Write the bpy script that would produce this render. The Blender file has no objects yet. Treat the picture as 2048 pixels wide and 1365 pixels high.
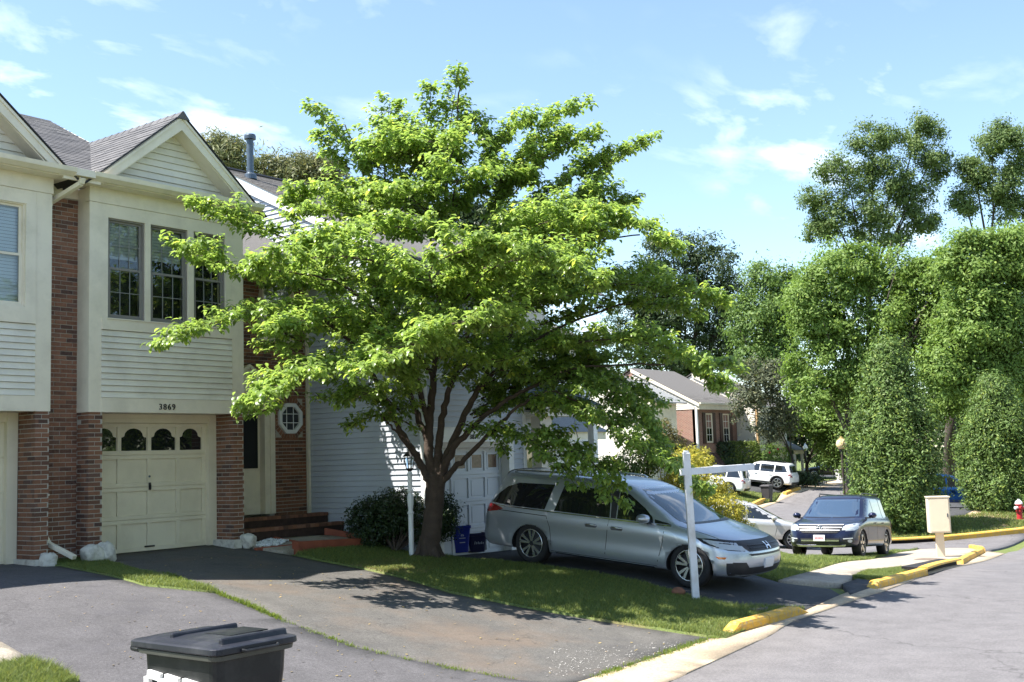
import bpy, bmesh, math, random
import numpy as np
from mathutils import Vector, Matrix, geometry
from mathutils.bvhtree import BVHTree

random.seed(7)
RNG = np.random.default_rng(11)
S = bpy.context.scene
COL = S.collection

# ------------------------------------------------------------------ camera
F, CX, CY, EYE = 2297.0, 1024.0, 682.5, 1.35

def _cam_rot():
    def d(p):
        v = np.array([(p[0] - CX) / F, (p[1] - CY) / F, 1.0])
        return v / np.linalg.norm(v)
    d1 = d((2800, 860)); d2 = d((-1980, 1010))
    d2 = d2 - d1 * d1.dot(d2); d2 /= np.linalg.norm(d2)
    d3 = np.cross(d1, d2)
    if d3[1] > 0: d3 = -d3
    return np.stack([d1, d2, d3])
RC = _cam_rot()
cam_data = bpy.data.cameras.new('camera')
cam = bpy.data.objects.new('camera', cam_data); COL.objects.link(cam)
cam_data.sensor_width = 36.0
cam_data.lens = F / 2048 * 36.0
cam_data.clip_end = 2000
_r = Vector(RC @ np.array([1, 0, 0.])); _u = Vector(RC @ np.array([0, -1, 0.])); _b = Vector(RC @ np.array([0, 0, -1.]))
cam.matrix_world = Matrix(((_r.x, _u.x, _b.x, 0), (_r.y, _u.y, _b.y, 0), (_r.z, _u.z, _b.z, EYE), (0, 0, 0, 1)))
S.camera = cam

# ------------------------------------------------------------------ world, sun, exposure
TO_SUN = Vector((-1.2, 1.0, 2.6)).normalized()
SUN_EL = math.asin(TO_SUN.z); SUN_ROT = math.atan2(TO_SUN.x, TO_SUN.y)
world = bpy.data.worlds.new('World'); S.world = world
world.use_nodes = True
wn = world.node_tree; wn.nodes.clear()
def wnode(t, **k):
    n = wn.nodes.new(t)
    for a, b in k.items(): setattr(n, a, b)
    return n
sky = wnode('ShaderNodeTexSky', sky_type='NISHITA', sun_disc=False, sun_elevation=SUN_EL, sun_rotation=SUN_ROT,
            air_density=1.0, dust_density=.1, ozone_density=1.15, altitude=100)
tc = wnode('ShaderNodeTexCoord')
# thin high cloud on the sky: noise over the direction projected to a cloud deck
sep = wnode('ShaderNodeSeparateXYZ'); wn.links.new(tc.outputs['Generated'], sep.inputs[0])
zz = wnode('ShaderNodeMath', operation='MAXIMUM'); wn.links.new(sep.outputs[2], zz.inputs[0]); zz.inputs[1].default_value = 0.0
zp = wnode('ShaderNodeMath', operation='ADD'); wn.links.new(zz.outputs[0], zp.inputs[0]); zp.inputs[1].default_value = 0.16
dv = []
for i in (0, 1):
    m = wnode('ShaderNodeMath', operation='DIVIDE'); wn.links.new(sep.outputs[i], m.inputs[0]); wn.links.new(zp.outputs[0], m.inputs[1]); dv.append(m)
cmb = wnode('ShaderNodeCombineXYZ'); wn.links.new(dv[0].outputs[0], cmb.inputs[0]); wn.links.new(dv[1].outputs[0], cmb.inputs[1])
mp = wnode('ShaderNodeMapping'); wn.links.new(cmb.outputs[0], mp.inputs[0])
mp.inputs['Location'].default_value = (20.3, 4.1, 0); mp.inputs['Rotation'].default_value = (0, 0, math.radians(35)); mp.inputs['Scale'].default_value = (1.0, 1.5, 1)
n1 = wnode('ShaderNodeTexNoise'); n1.inputs['Scale'].default_value = 4.2; n1.inputs['Detail'].default_value = 7; n1.inputs['Roughness'].default_value = 0.55; n1.inputs['Distortion'].default_value = 0.25
n2 = wnode('ShaderNodeTexNoise'); n2.inputs['Scale'].default_value = 0.9; n2.inputs['Detail'].default_value = 3
wn.links.new(mp.outputs[0], n1.inputs['Vector']); wn.links.new(mp.outputs[0], n2.inputs['Vector'])
r1 = wnode('ShaderNodeMapRange'); r1.inputs[1].default_value = 0.50; r1.inputs[2].default_value = 0.70; wn.links.new(n1.outputs[0], r1.inputs[0])
r2 = wnode('ShaderNodeMapRange'); r2.inputs[1].default_value = 0.42; r2.inputs[2].default_value = 0.62; wn.links.new(n2.outputs[0], r2.inputs[0])
mm = wnode('ShaderNodeMath', operation='MULTIPLY'); wn.links.new(r1.outputs[0], mm.inputs[0]); wn.links.new(r2.outputs[0], mm.inputs[1])
m2 = wnode('ShaderNodeMath', operation='MULTIPLY'); wn.links.new(mm.outputs[0], m2.inputs[0]); m2.inputs[1].default_value = 0.6
hzm = wnode('ShaderNodeMapRange'); hzm.inputs[1].default_value = 0.0; hzm.inputs[2].default_value = 0.06; wn.links.new(sep.outputs[2], hzm.inputs[0])
m2b = wnode('ShaderNodeMath', operation='MULTIPLY'); wn.links.new(m2.outputs[0], m2b.inputs[0]); wn.links.new(hzm.outputs[0], m2b.inputs[1])
# general thin veil
m3 = wnode('ShaderNodeMath', operation='ADD', use_clamp=True); wn.links.new(m2b.outputs[0], m3.inputs[0]); m3.inputs[1].default_value = 0.03
mix = wnode('ShaderNodeMixRGB'); wn.links.new(m3.outputs[0], mix.inputs[0]); wn.links.new(sky.outputs[0], mix.inputs[1]); mix.inputs[2].default_value = (8.2, 8.5, 8.8, 1)
tint = wnode('ShaderNodeMixRGB', blend_type='MULTIPLY'); tint.inputs[0].default_value = 1; tint.inputs[2].default_value = (.965, 1.015, 1.03, 1); wn.links.new(sky.outputs[0], tint.inputs[1]); wn.links.new(tint.outputs[0], mix.inputs[1])
bg = wnode('ShaderNodeBackground'); bg.inputs[1].default_value = 0.094
wn.links.new(mix.outputs[0], bg.inputs[0])
wo = wnode('ShaderNodeOutputWorld'); wn.links.new(bg.outputs[0], wo.inputs[0])

sun_data = bpy.data.lights.new('sun', 'SUN'); sun_data.energy = 4.8; sun_data.angle = math.radians(0.53); sun_data.color = (1.0, 0.955, 0.88)
sun = bpy.data.objects.new('sun', sun_data); COL.objects.link(sun)
sun.rotation_euler = TO_SUN.to_track_quat('Z', 'Y').to_euler(); sun.location = (-20, 12, 40)
S.view_settings.view_transform = 'Standard'; S.view_settings.look = 'None'; S.view_settings.gamma = 1.0
S.view_settings.use_curve_mapping = False
S.view_settings.exposure = 1.52
S.cycles.max_bounces = 7; S.cycles.diffuse_bounces = 3; S.cycles.glossy_bounces = 3; S.cycles.transmission_bounces = 4; S.cycles.transparent_max_bounces = 8
S.cycles.use_denoising = True
S.cycles.sample_clamp_indirect = 6

# ------------------------------------------------------------------ pixel rays and terrain
C0 = np.array([0, 0, EYE])
def ray(px, py): return RC @ np.array([(px - CX) / F, (py - CY) / F, 1.0])
def atd(px, py, d): return C0 + ray(px, py) * d
def onX(px, py, X): r = ray(px, py); return C0 + r * (X / r[0])
def onY(px, py, Y): r = ray(px, py); return C0 + r * (Y / r[1])
def depth(P): return float((RC.T @ (np.array(P, float) - C0))[2])

_CP = [(-30,16,.9),(-10,16,.5),(4,16.3,.1),(9,16.3,.03),(11.5,16.3,.03),(12.5,16.3,.03),(14,16,.05),(15.3,15.8,.03),(16.2,14,-.42),(18,14,-.45),(20,14,-.5),(14.3,12.85,-.38),
(11.5,13,-.25),(11.5,10,-.6),(11.5,7.4,-.95),(7.8,13,-.02),(7.8,10,-.42),(7,7.2,-.93),(16,12,-.46),(16,8.9,-.76),(18,12,-.5),(18,8.9,-.8),(5,6.6,-.95),(9.8,6.75,-.97),(13,7,-.99),(16.4,7.2,-1.02),(20.5,7.6,-1.10),
(5,3,-.9),(12,3,-.98),(10,-2,-.95),(20,3,-1.12),(20,-5,-1.1),(0,0,-.75),(0,-8,-.7),(-15,5,-.4),(-15,-5,-.3),(-40,0,.2),(30,4,-1.62),(30,-5,-1.6),(40,3,-2.1),(55,5,-2.6),(55,-10,-2.6),
(24,12,-1.0),(26,16,-1.15),(30,20,-1.2)]
_PD = [(1590,1107,34.5),(1725,1112,33.5),(1778,1102,38),(1970,1105,34),(1882,1115,32),(1800,1083,42),(2048,1064,43),(1920,1076,42.5),(2040,1038,46),(1800,1050,45),(1990,1022,49),(1690,1036,49),(1560,1020,57),(1500,1016,60),(1535,1002,68),(1700,960,86),(1600,972,77),(1555,976,71),(1480,985,68),(1640,955,90),(1900,985,66)]
_P3 = [(48,36,-.9),(56,40,-.6),(62,34,-.7),(40,28,-1.1),(80,60,-.2),(110,80,.5),(120,30,-1),(100,0,-2),(60,90,1),(20,60,1),(-30,60,1.5),(150,120,1),(60,-60,-2),(-60,-60,0)]
CP = np.array(_CP + [tuple(atd(*p)) for p in _PD] + _P3, float)
def _U(r2): return np.where(r2 > 1e-12, .5 * r2 * np.log(r2 + 1e-12), 0)
def _fit():
    n = len(CP); K = _U(((CP[:, None, :2] - CP[None, :, :2]) ** 2).sum(-1)) + .5 * np.eye(n)
    Q = np.c_[np.ones(n), CP[:, :2]]
    A = np.zeros((n + 3, n + 3)); A[:n, :n] = K; A[:n, n:] = Q; A[n:, :n] = Q.T
    return np.linalg.solve(A, np.r_[CP[:, 2], 0, 0, 0])
TW = _fit()
def h(x, y):
    x = np.asarray(x, float); y = np.asarray(y, float)
    r2 = (x[..., None] - CP[:, 0]) ** 2 + (y[..., None] - CP[:, 1]) ** 2
    z = _U(r2) @ TW[:len(CP)] + TW[-3] + TW[-2] * x + TW[-1] * y
    r = np.hypot(x - 40, y - 20); k = np.clip((r - 90) / 60, 0, 1)
    return z * (1 - k) + k * (-1.0)
def hz(x, y): return float(h(np.array([x]), np.array([y]))[0])
_TS = np.concatenate([np.arange(3, 40, .1), np.arange(40, 160, .5)])
def G(px, py, off=0.0):
    r = ray(px, py); P = C0 + _TS[:, None] * r; d = P[:, 2] - h(P[:, 0], P[:, 1]) - off
    k = int(np.argmax(d < 0)); a, b = _TS[k - 1], _TS[k]
    for _ in range(18):
        m = (a + b) / 2; p = C0 + m * r
        if p[2] - hz(p[0], p[1]) - off < 0: b = m
        else: a = m
    return C0 + b * r
def gxy(px, py): p = G(px, py); return (float(p[0]), float(p[1]))

# ------------------------------------------------------------------ mesh builder and object helpers
class MB:
    def __init__(s): s.v = []; s.f = []; s.mi = []
    def add(s, vs, fs, mi=0):
        o = len(s.v); s.v += [tuple(map(float, p)) for p in vs]
        s.f += [tuple(i + o for i in f) for f in fs]; s.mi += [mi] * len(fs); return s
    def box(s, x0, y0, z0, x1, y1, z1, mi=0):
        v = [(x0,y0,z0),(x1,y0,z0),(x1,y1,z0),(x0,y1,z0),(x0,y0,z1),(x1,y0,z1),(x1,y1,z1),(x0,y1,z1)]
        return s.add(v, [(0,3,2,1),(4,5,6,7),(0,1,5,4),(1,2,6,5),(2,3,7,6),(3,0,4,7)], mi)
    def hexa(s, b, t, mi=0):
        return s.add(list(b) + list(t), [(3,2,1,0),(4,5,6,7),(0,1,5,4),(1,2,6,5),(2,3,7,6),(3,0,4,7)], mi)
    def bar(s, p, q, w, d, up=(0,0,1), mi=0):
        p = Vector(p); q = Vector(q); a = (q - p).normalized(); u = Vector(up)
        x = a.cross(u).normalized() * (w / 2); y = x.cross(a).normalized() * (d / 2)
        return s.hexa([p-x-y, p+x-y, p+x+y, p-x+y], [q-x-y, q+x-y, q+x+y, q-x+y], mi)
    def prism(s, poly, axis, a, b, mi=0):
        n = len(poly)
        def P(p, c):
            return {'x': (c, p[0], p[1]), 'y': (p[0], c, p[1]), 'z': (p[0], p[1], c)}[axis]
        v = [P(p, a) for p in poly] + [P(p, b) for p in poly]
        f = [tuple(range(n))[::-1], tuple(range(n, 2 * n))] + [(i, (i + 1) % n, n + (i + 1) % n, n + i) for i in range(n)]
        return s.add(v, f, mi)
    def tube(s, pts, rad, n=8, cap=True, mi=0):
        pts = [Vector(p) for p in pts]; m = len(pts)
        if not hasattr(rad, '__len__'): rad = [rad] * m
        ref = Vector((0.31, 0.17, 0.93)); vs = []; prev = None
        for i, p in enumerate(pts):
            t = (pts[min(i + 1, m - 1)] - pts[max(i - 1, 0)]).normalized()
            x = t.cross(ref if prev is None else prev)
            if x.length < 1e-4: x = t.cross(Vector((1, 0, 0)))
            x.normalize(); y = x.cross(t).normalized()
            prev = y if prev is None else y
            x = t.cross(y).normalized()
            for k in range(n):
                a = 2 * math.pi * k / n; vs.append(p + (x * math.cos(a) + y * math.sin(a)) * rad[i])
        fs = []
        for i in range(m - 1):
            for k in range(n):
                fs.append((i*n+k, i*n+(k+1) % n, (i+1)*n+(k+1) % n, (i+1)*n+k))
        if cap: fs += [tuple(range(n))[::-1], tuple(range((m-1)*n, m*n))]
        return s.add(vs, fs, mi)
    def lathe(s, prof, c=(0, 0, 0), axis='z', n=20, mi=0, cap=True):
        vs = []; m = len(prof)
        for r, z in prof:
            for k in range(n):
                a = 2 * math.pi * k / n; u, w = r * math.cos(a), r * math.sin(a)
                vs.append({'z': (c[0]+u, c[1]+w, c[2]+z), 'y': (c[0]+u, c[1]+z, c[2]+w), 'x': (c[0]+z, c[1]+u, c[2]+w)}[axis])
        fs = [(i*n+k, i*n+(k+1) % n, (i+1)*n+(k+1) % n, (i+1)*n+k) for i in range(m-1) for k in range(n)]
        if cap: fs += [tuple(range(n))[::-1], tuple(range((m-1)*n, m*n))]
        return s.add(vs, fs, mi)
    def mesh(s, name, mats, smooth=False, recalc=True):
        me = bpy.data.meshes.new(name); me.from_pydata(s.v, [], s.f)
        for m in (mats if isinstance(mats, (list, tuple)) else [mats]): me.materials.append(m)
        if any(s.mi): me.polygons.foreach_set('material_index', s.mi)
        if recalc:
            bm = bmesh.new(); bm.from_mesh(me); bmesh.ops.recalc_face_normals(bm, faces=bm.faces); bm.to_mesh(me); bm.free()
        if smooth:
            me.polygons.foreach_set('use_smooth', [True] * len(me.polygons))
        me.update(); return me
    def build(s, name, mats, parent=None, smooth=False, kind=None, label=None, recalc=True, bevel=0):
        return obj(name, s.mesh(name, mats, smooth, recalc), parent, kind, label, bevel=bevel)

def is_root(o): return o.type == 'EMPTY' and o.parent is None
def obj(name, me, parent=None, kind=None, label=None, bevel=0, local=False):
    o = bpy.data.objects.new(name, me); COL.objects.link(o)
    if parent is not None:
        o.parent = parent
        if parent.parent is None and not local and not parent.get('_local'): o.matrix_parent_inverse = parent.matrix_basis.inverted()
    if kind: o['kind'] = kind
    if label: o['label'] = label
    if bevel:
        m = o.modifiers.new('bevel', 'BEVEL'); m.width = bevel; m.segments = 2; m.limit_method = 'ANGLE'; m.angle_limit = math.radians(35)
    return o
def thing(name, label, cat, loc=(0, 0, 0), rot=(0, 0, 0), group=None, local=False):
    o = bpy.data.objects.new(name, None); COL.objects.link(o)
    o.location = loc; o.rotation_euler = rot; o.empty_display_size = .2
    o['label'] = label; o['category'] = cat
    if group: o['group'] = group
    if local: o['_local'] = 1
    return o
def tag(o, label, cat, group=None):
    o['label'] = label; o['category'] = cat
    if group: o['group'] = group
    return o
def np_mesh(name, V, Fq, mat, smooth=False):
    """fast mesh from numpy verts (n,3) and faces (m,k)"""
    me = bpy.data.meshes.new(name); n, (m, k) = len(V), Fq.shape
    me.vertices.add(n); me.vertices.foreach_set('co', np.ascontiguousarray(V, np.float32).ravel())
    me.loops.add(m * k); me.loops.foreach_set('vertex_index', np.ascontiguousarray(Fq, np.int32).ravel())
    me.polygons.add(m); me.polygons.foreach_set('loop_start', np.arange(0, m * k, k, dtype=np.int32))
    if smooth: me.polygons.foreach_set('use_smooth', np.ones(m, bool))
    me.materials.append(mat); me.update(calc_edges=True); me.validate(); return me

# ------------------------------------------------------------------ materials
MATS = {}
def nt(name):
    m = bpy.data.materials.new(name); m.use_nodes = True
    t = m.node_tree; b = t.nodes['Principled BSDF']; return m, t, b
def ramp(t, src, stops):
    r = t.nodes.new('ShaderNodeValToRGB'); e = r.color_ramp.elements
    e[0].position, e[0].color = stops[0][0], (*stops[0][1], 1); e[1].position, e[1].color = stops[-1][0], (*stops[-1][1], 1)
    for p, c in stops[1:-1]:
        k = e.new(p); k.color = (*c, 1)
    t.links.new(src, r.inputs[0]); return r.outputs[0]
def noise(t, scale, detail=4, rough=.55, coord='Object', vec=None):
    n = t.nodes.new('ShaderNodeTexNoise'); n.inputs['Scale'].default_value = scale; n.inputs['Detail'].default_value = detail; n.inputs['Roughness'].default_value = rough
    if vec is None:
        c = t.nodes.new('ShaderNodeTexCoord'); vec = c.outputs[coord]
    t.links.new(vec, n.inputs['Vector']); return n.outputs[0]
def mixc(t, fac, a, b, mode='MIX'):
    m = t.nodes.new('ShaderNodeMixRGB'); m.blend_type = mode
    for i, s in ((0, fac), (1, a), (2, b)):
        if isinstance(s, (int, float)): m.inputs[i].default_value = s
        elif isinstance(s, tuple): m.inputs[i].default_value = (*s, 1)
        else: t.links.new(s, m.inputs[i])
    return m.outputs[0]
def bump(t, b, src, strength=.3, dist=.01):
    n = t.nodes.new('ShaderNodeBump'); n.inputs['Strength'].default_value = strength; n.inputs['Distance'].default_value = dist
    t.links.new(src, n.inputs['Height']); t.links.new(n.outputs[0], b.inputs['Normal'])
def M(name, col, rough=.6, var=.12, scale=4.0, fine=None, bmp=0, bscale=60, metal=0, spec=.35, coat=0, rnd=None, dirt=None):
    """painted / mineral surface: base colour with broad noise, optional per-piece variation"""
    if name in MATS: return MATS[name]
    m, t, b = nt(name); c = col
    b.inputs['Roughness'].default_value = rough; b.inputs['Metallic'].default_value = metal; b.inputs['Specular IOR Level'].default_value = spec
    b.inputs['Coat Weight'].default_value = coat; b.inputs['Coat Roughness'].default_value = .04
    lo = tuple(x * (1 - var) for x in col); hi = tuple(min(1, x * (1 + var)) for x in col)
    out = ramp(t, noise(t, scale), [(.3, lo), (.7, hi)])
    if fine:
        out = mixc(t, fine, out, ramp(t, noise(t, scale * 22, 3), [(.35, tuple(x * .45 for x in col)), (.65, tuple(min(1, x * 1.5) for x in col))]))
    if rnd:
        kind, amt = rnd
        if kind == 'object':
            n = t.nodes.new('ShaderNodeObjectInfo'); o = n.outputs['Random']
        else:
            n = t.nodes.new('ShaderNodeNewGeometry'); o = n.outputs['Random Per Island']
        out = mixc(t, 1.0, out, ramp(t, o, [(0, (1 - amt,) * 3), (1, (1 + amt,) * 3)]), 'MULTIPLY')
    if dirt:
        out = mixc(t, ramp(t, noise(t, dirt[1], 6, .65), [(.48, (0, 0, 0)), (.68, (dirt[2],) * 3)]), out, dirt[0])
    t.links.new(out, b.inputs['Base Color'])
    if bmp: bump(t, b, noise(t, bscale, 3), bmp)
    MATS[name] = m; return m

CREAM = M('cream_trim', (.80, .72, .575), .5, .05, 2.5, dirt=((.45, .40, .30), 3, .25))
CREAM2 = M('cream_siding', (.78, .73, .62), .5, .06, 2, rnd=('object', .025), dirt=((.42, .38, .30), 1.7, .3))
DOORC = M('garage_cream', (.77, .69, .51), .45, .05, 1.5, dirt=((.45, .38, .27), 1.2, .3))
WHITE = M('white_trim', (.80, .80, .78), .45, .04, 3, dirt=((.5, .48, .42), 4, .2))
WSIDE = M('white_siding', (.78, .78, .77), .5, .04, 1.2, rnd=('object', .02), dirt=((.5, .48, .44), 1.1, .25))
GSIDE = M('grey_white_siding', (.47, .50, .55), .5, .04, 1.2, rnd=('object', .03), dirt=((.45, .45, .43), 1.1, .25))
MORTAR = M('mortar', (.44, .40, .34), .9, .15, 9, bmp=.4, bscale=120)
def brick_mat(name, src):
    m, t, b = nt(name)
    if src == 'object': o = t.nodes.new('ShaderNodeObjectInfo').outputs['Random']
    else: o = t.nodes.new('ShaderNodeNewGeometry').outputs['Random Per Island']
    c = ramp(t, o, [(0, (.05, .034, .030)), (.14, (.14, .068, .042)), (.4, (.24, .108, .058)), (.7, (.295, .132, .070)), (.88, (.33, .165, .098)), (1, (.09, .058, .05))])
    c = mixc(t, .35, c, ramp(t, noise(t, 35, 4), [(.3, (.07, .04, .035)), (.7, (.29, .16, .12))]))
    t.links.new(c, b.inputs['Base Color']); b.inputs['Roughness'].default_value = .85; b.inputs['Specular IOR Level'].default_value = .2
    bump(t, b, noise(t, 90, 3), .5, .006); return m
BRICK_O = brick_mat('brick_single', 'object'); BRICK_I = brick_mat('brick_joined', 'island')
def shingle_mat(name, src, a, b_, c_):
    m, t, b = nt(name)
    if src == 'object': o = t.nodes.new('ShaderNodeObjectInfo').outputs['Random']
    else: o = t.nodes.new('ShaderNodeNewGeometry').outputs['Random Per Island']
    c = ramp(t, o, [(0, a), (.5, b_), (1, c_)])
    c = mixc(t, .45, c, ramp(t, noise(t, 160, 2), [(.3, tuple(x * .35 for x in b_)), (.7, tuple(min(1, x * 1.9) for x in b_))]))
    t.links.new(c, b.inputs['Base Color']); b.inputs['Roughness'].default_value = .9; b.inputs['Specular IOR Level'].default_value = .25
    bump(t, b, noise(t, 220, 2), .6, .004); return m
SH_O = shingle_mat('shingle_single', 'object', (.075, .075, .08), (.11, .108, .112), (.155, .15, .15))
SH_I = shingle_mat('shingle_joined', 'island', (.075, .075, .08), (.11, .108, .112), (.155, .15, .15))
SHB_I = shingle_mat('blue_shingle', 'island', (.06, .07, .09), (.085, .10, .13), (.11, .125, .155))
SHG_I = shingle_mat('grey_shingle', 'island', (.17, .175, .18), (.22, .225, .225), (.27, .27, .265))
SHN_I = shingle_mat('brown_shingle', 'island', (.09, .085, .082), (.12, .113, .108), (.15, .142, .136))
TAUPE = M('taupe_window', (.235, .215, .195), .45, .05, 3)
PAINTED_SHADOW = M('painted_shadow', (.02, .02, .022), .9, .2, 2)  # near-black colour standing in for shade behind windows and in kerb inlets
BLIND = M('window_blind', (.62, .63, .60), .7, .05, 3)
BLACK = M('black_metal', (.02, .02, .022), .45, .1, 8)
DKPLAST = M('black_plastic', (.032, .033, .036), .42, .15, 6, bmp=.08, bscale=200)
GALV = M('galvanised', (.09, .115, .14), .4, .2, 5, metal=.5)
def glass_mat(name, tint=(1, 1, 1), base=.05):
    m = bpy.data.materials.new(name); m.use_nodes = True; t = m.node_tree; t.nodes.clear()
    tr = t.nodes.new('ShaderNodeBsdfTransparent'); tr.inputs[0].default_value = (*tint, 1)
    gl = t.nodes.new('ShaderNodeBsdfGlossy'); gl.inputs['Roughness'].default_value = .02; gl.inputs[0].default_value = (.95, .97, 1, 1)
    fr = t.nodes.new('ShaderNodeFresnel'); fr.inputs[0].default_value = 1.42
    ad = t.nodes.new('ShaderNodeMath'); ad.operation = 'ADD'; ad.use_clamp = True; ad.inputs[1].default_value = base; t.links.new(fr.outputs[0], ad.inputs[0])
    mx = t.nodes.new('ShaderNodeMixShader'); t.links.new(ad.outputs[0], mx.inputs[0]); t.links.new(tr.outputs[0], mx.inputs[1]); t.links.new(gl.outputs[0], mx.inputs[2])
    o = t.nodes.new('ShaderNodeOutputMaterial'); t.links.new(mx.outputs[0], o.inputs[0]); return m
GLASS = glass_mat('window_glass', (.9, .92, .92), .0)
def carglass(name, col=(.012, .014, .016), rough=.03):
    m, t, b = nt(name); b.inputs['Base Color'].default_value = (*col, 1); b.inputs['Roughness'].default_value = rough
    b.inputs['Specular IOR Level'].default_value = .8; b.inputs['Coat Weight'].default_value = .6; b.inputs['Coat Roughness'].default_value = .01; return m
DGLASS = carglass('dark_glass')
def paint(name, col, metal=.6, rough=.32):
    m, t, b = nt(name); n = noise(t, 900, 2)
    c = ramp(t, n, [(.3, tuple(x * .9 for x in col)), (.7, tuple(min(1, x * 1.1) for x in col))])
    d = mixc(t, ramp(t, noise(t, 2.2, 5, .6), [(.5, (0, 0, 0)), (.8, (.12,) * 3)]), c, (.25, .23, .2))
    t.links.new(d, b.inputs['Base Color']); b.inputs['Metallic'].default_value = metal; b.inputs['Roughness'].default_value = rough
    b.inputs['Coat Weight'].default_value = .5; b.inputs['Coat Roughness'].default_value = .03; return m
def lens(name, col, rough=.12):
    m, t, b = nt(name); b.inputs['Base Color'].default_value = (*col, 1); b.inputs['Roughness'].default_value = rough; b.inputs['Coat Weight'].default_value = 1; b.inputs['Coat Roughness'].default_value = .02; return m
RED_L = lens('red_lens', (.22, .008, .01)); CLEAR_L = lens('clear_lens', (.42, .46, .50), .10); AMBER_L = lens('amber_lens', (.7, .17, .02))
CHROME = M('chrome', (.72, .73, .75), .12, .02, 4, metal=1)
ALLOY = M('alloy', (.62, .63, .65), .25, .04, 8, metal=.9)
RUBBER = M('rubber', (.022, .022, .023), .75, .2, 12, bmp=.2, bscale=150)

def ground_mat(name, stops, fine, rough=.92, bs=220, bstr=.5, patches=None, crack=None, extra=None):
    m, t, b = nt(name)
    c = t.nodes.new('ShaderNodeTexCoord').outputs['Object']
    o = ramp(t, noise(t, .35, 6, .6, vec=c), stops)
    o = mixc(t, fine, o, ramp(t, noise(t, 130, 2, vec=c), [(.32, tuple(x * .35 for x in stops[0][1])), (.5, stops[0][1]), (.70, tuple(min(1, x * 2.2) for x in stops[-1][1]))]))
    o = mixc(t, 1.0, o, ramp(t, noise(t, 34, 6, .75, vec=c), [(.30, (.72,) * 3), (.5, (1.0,) * 3), (.70, (1.32,) * 3)]), 'MULTIPLY')
    o = mixc(t, 1.0, o, ramp(t, noise(t, 2.6, 5, .6, vec=c), [(.3, (.86,) * 3), (.7, (1.12,) * 3)]), 'MULTIPLY')
    if patches:
        for col, sc, lo, hi, amt in patches:
            o = mixc(t, ramp(t, noise(t, sc, 5, .6, vec=c), [(lo, (0, 0, 0)), (hi, (amt,) * 3)]), o, col)
    if crack:
        v = t.nodes.new('ShaderNodeTexVoronoi'); v.feature = 'DISTANCE_TO_EDGE'; v.inputs['Scale'].default_value = crack[0]
        w = t.nodes.new('ShaderNodeVectorMath'); w.operation = 'ADD'; t.links.new(c, w.inputs[0])
        nn = t.nodes.new('ShaderNodeTexNoise'); nn.inputs['Scale'].default_value = 2.5; nn.inputs['Detail'].default_value = 5; t.links.new(c, nn.inputs['Vector'])
        t.links.new(nn.outputs['Color'], w.inputs[1]); t.links.new(w.outputs[0], v.inputs['Vector'])
        o = mixc(t, ramp(t, v.outputs[0], [(0, (crack[1],) * 3), (.006, (0, 0, 0))]), o, tuple(x * .4 for x in stops[0][1]))
    t.links.new(o, b.inputs['Base Color']); b.inputs['Roughness'].default_value = rough; b.inputs['Specular IOR Level'].default_value = .25
    bump(t, b, noise(t, bs, 3, vec=c), bstr, .008); return m
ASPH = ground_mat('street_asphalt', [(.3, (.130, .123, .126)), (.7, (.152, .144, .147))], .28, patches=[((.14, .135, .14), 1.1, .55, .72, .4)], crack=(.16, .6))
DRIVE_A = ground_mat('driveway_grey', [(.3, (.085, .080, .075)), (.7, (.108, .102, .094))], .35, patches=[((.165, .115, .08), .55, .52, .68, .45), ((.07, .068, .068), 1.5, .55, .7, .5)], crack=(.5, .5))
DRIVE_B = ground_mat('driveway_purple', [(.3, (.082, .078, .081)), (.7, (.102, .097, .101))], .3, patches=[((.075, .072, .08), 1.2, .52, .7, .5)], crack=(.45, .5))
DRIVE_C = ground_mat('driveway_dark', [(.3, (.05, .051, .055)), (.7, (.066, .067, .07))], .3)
CONC = ground_mat('concrete', [(.3, (.29, .25, .20)), (.7, (.36, .315, .255))], .25, patches=[((.30, .25, .19), 1.6, .5, .72, .5)], bstr=.25)
GUTT = ground_mat('gutter_concrete', [(.3, (.37, .29, .20)), (.7, (.46, .37, .26))], .22, patches=[((.24, .19, .14), 2.2, .5, .7, .6)], crack=(.6, .6), bstr=.3)
SOIL = ground_mat('grass_soil', [(.3, (.095, .125, .035)), (.7, (.14, .17, .055))], .45, patches=[((.20, .15, .075), .7, .56, .72, .7)], bs=60, bstr=1)
YELL = M('yellow_paint', (.62, .36, .045), .75, .16, 3, dirt=((.33, .27, .19), 15, .95), bmp=.6, bscale=35, fine=.12)
def leaf_mat(name, col, trans, rough=.45, var=.35, spec=.35, src='island', tw=.4):
    m = bpy.data.materials.new(name); m.use_nodes = True; t = m.node_tree; b = t.nodes['Principled BSDF']
    if src == 'island': o = t.nodes.new('ShaderNodeNewGeometry').outputs['Random Per Island']
    else: o = t.nodes.new('ShaderNodeObjectInfo').outputs['Random']
    def cr(c): return ramp(t, o, [(0, tuple(x * (1 - var) for x in c)), (.8, tuple(x * (1 + var * .5) for x in c)), (1, (c[0] * (1 + var * 1.8), c[1] * (1 + var * .9), c[2]))])
    t.links.new(cr(col), b.inputs['Base Color']); b.inputs['Roughness'].default_value = rough; b.inputs['Specular IOR Level'].default_value = spec
    tr = t.nodes.new('ShaderNodeBsdfTranslucent'); t.links.new(cr(trans), tr.inputs[0])
    mx = t.nodes.new('ShaderNodeMixShader'); mx.inputs[0].default_value = tw
    t.links.new(b.outputs[0], mx.inputs[1]); t.links.new(tr.outputs[0], mx.inputs[2])
    t.links.new(mx.outputs[0], t.nodes['Material Output'].inputs[0]); MATS[name] = m; return m
BARK = M('bark', (.070, .050, .038), .9, .35, 7, bmp=1.0, bscale=28, fine=.4)
BARK2 = M('bark_grey', (.075, .062, .052), .9, .3, 5, bmp=1.0, bscale=18)

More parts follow.
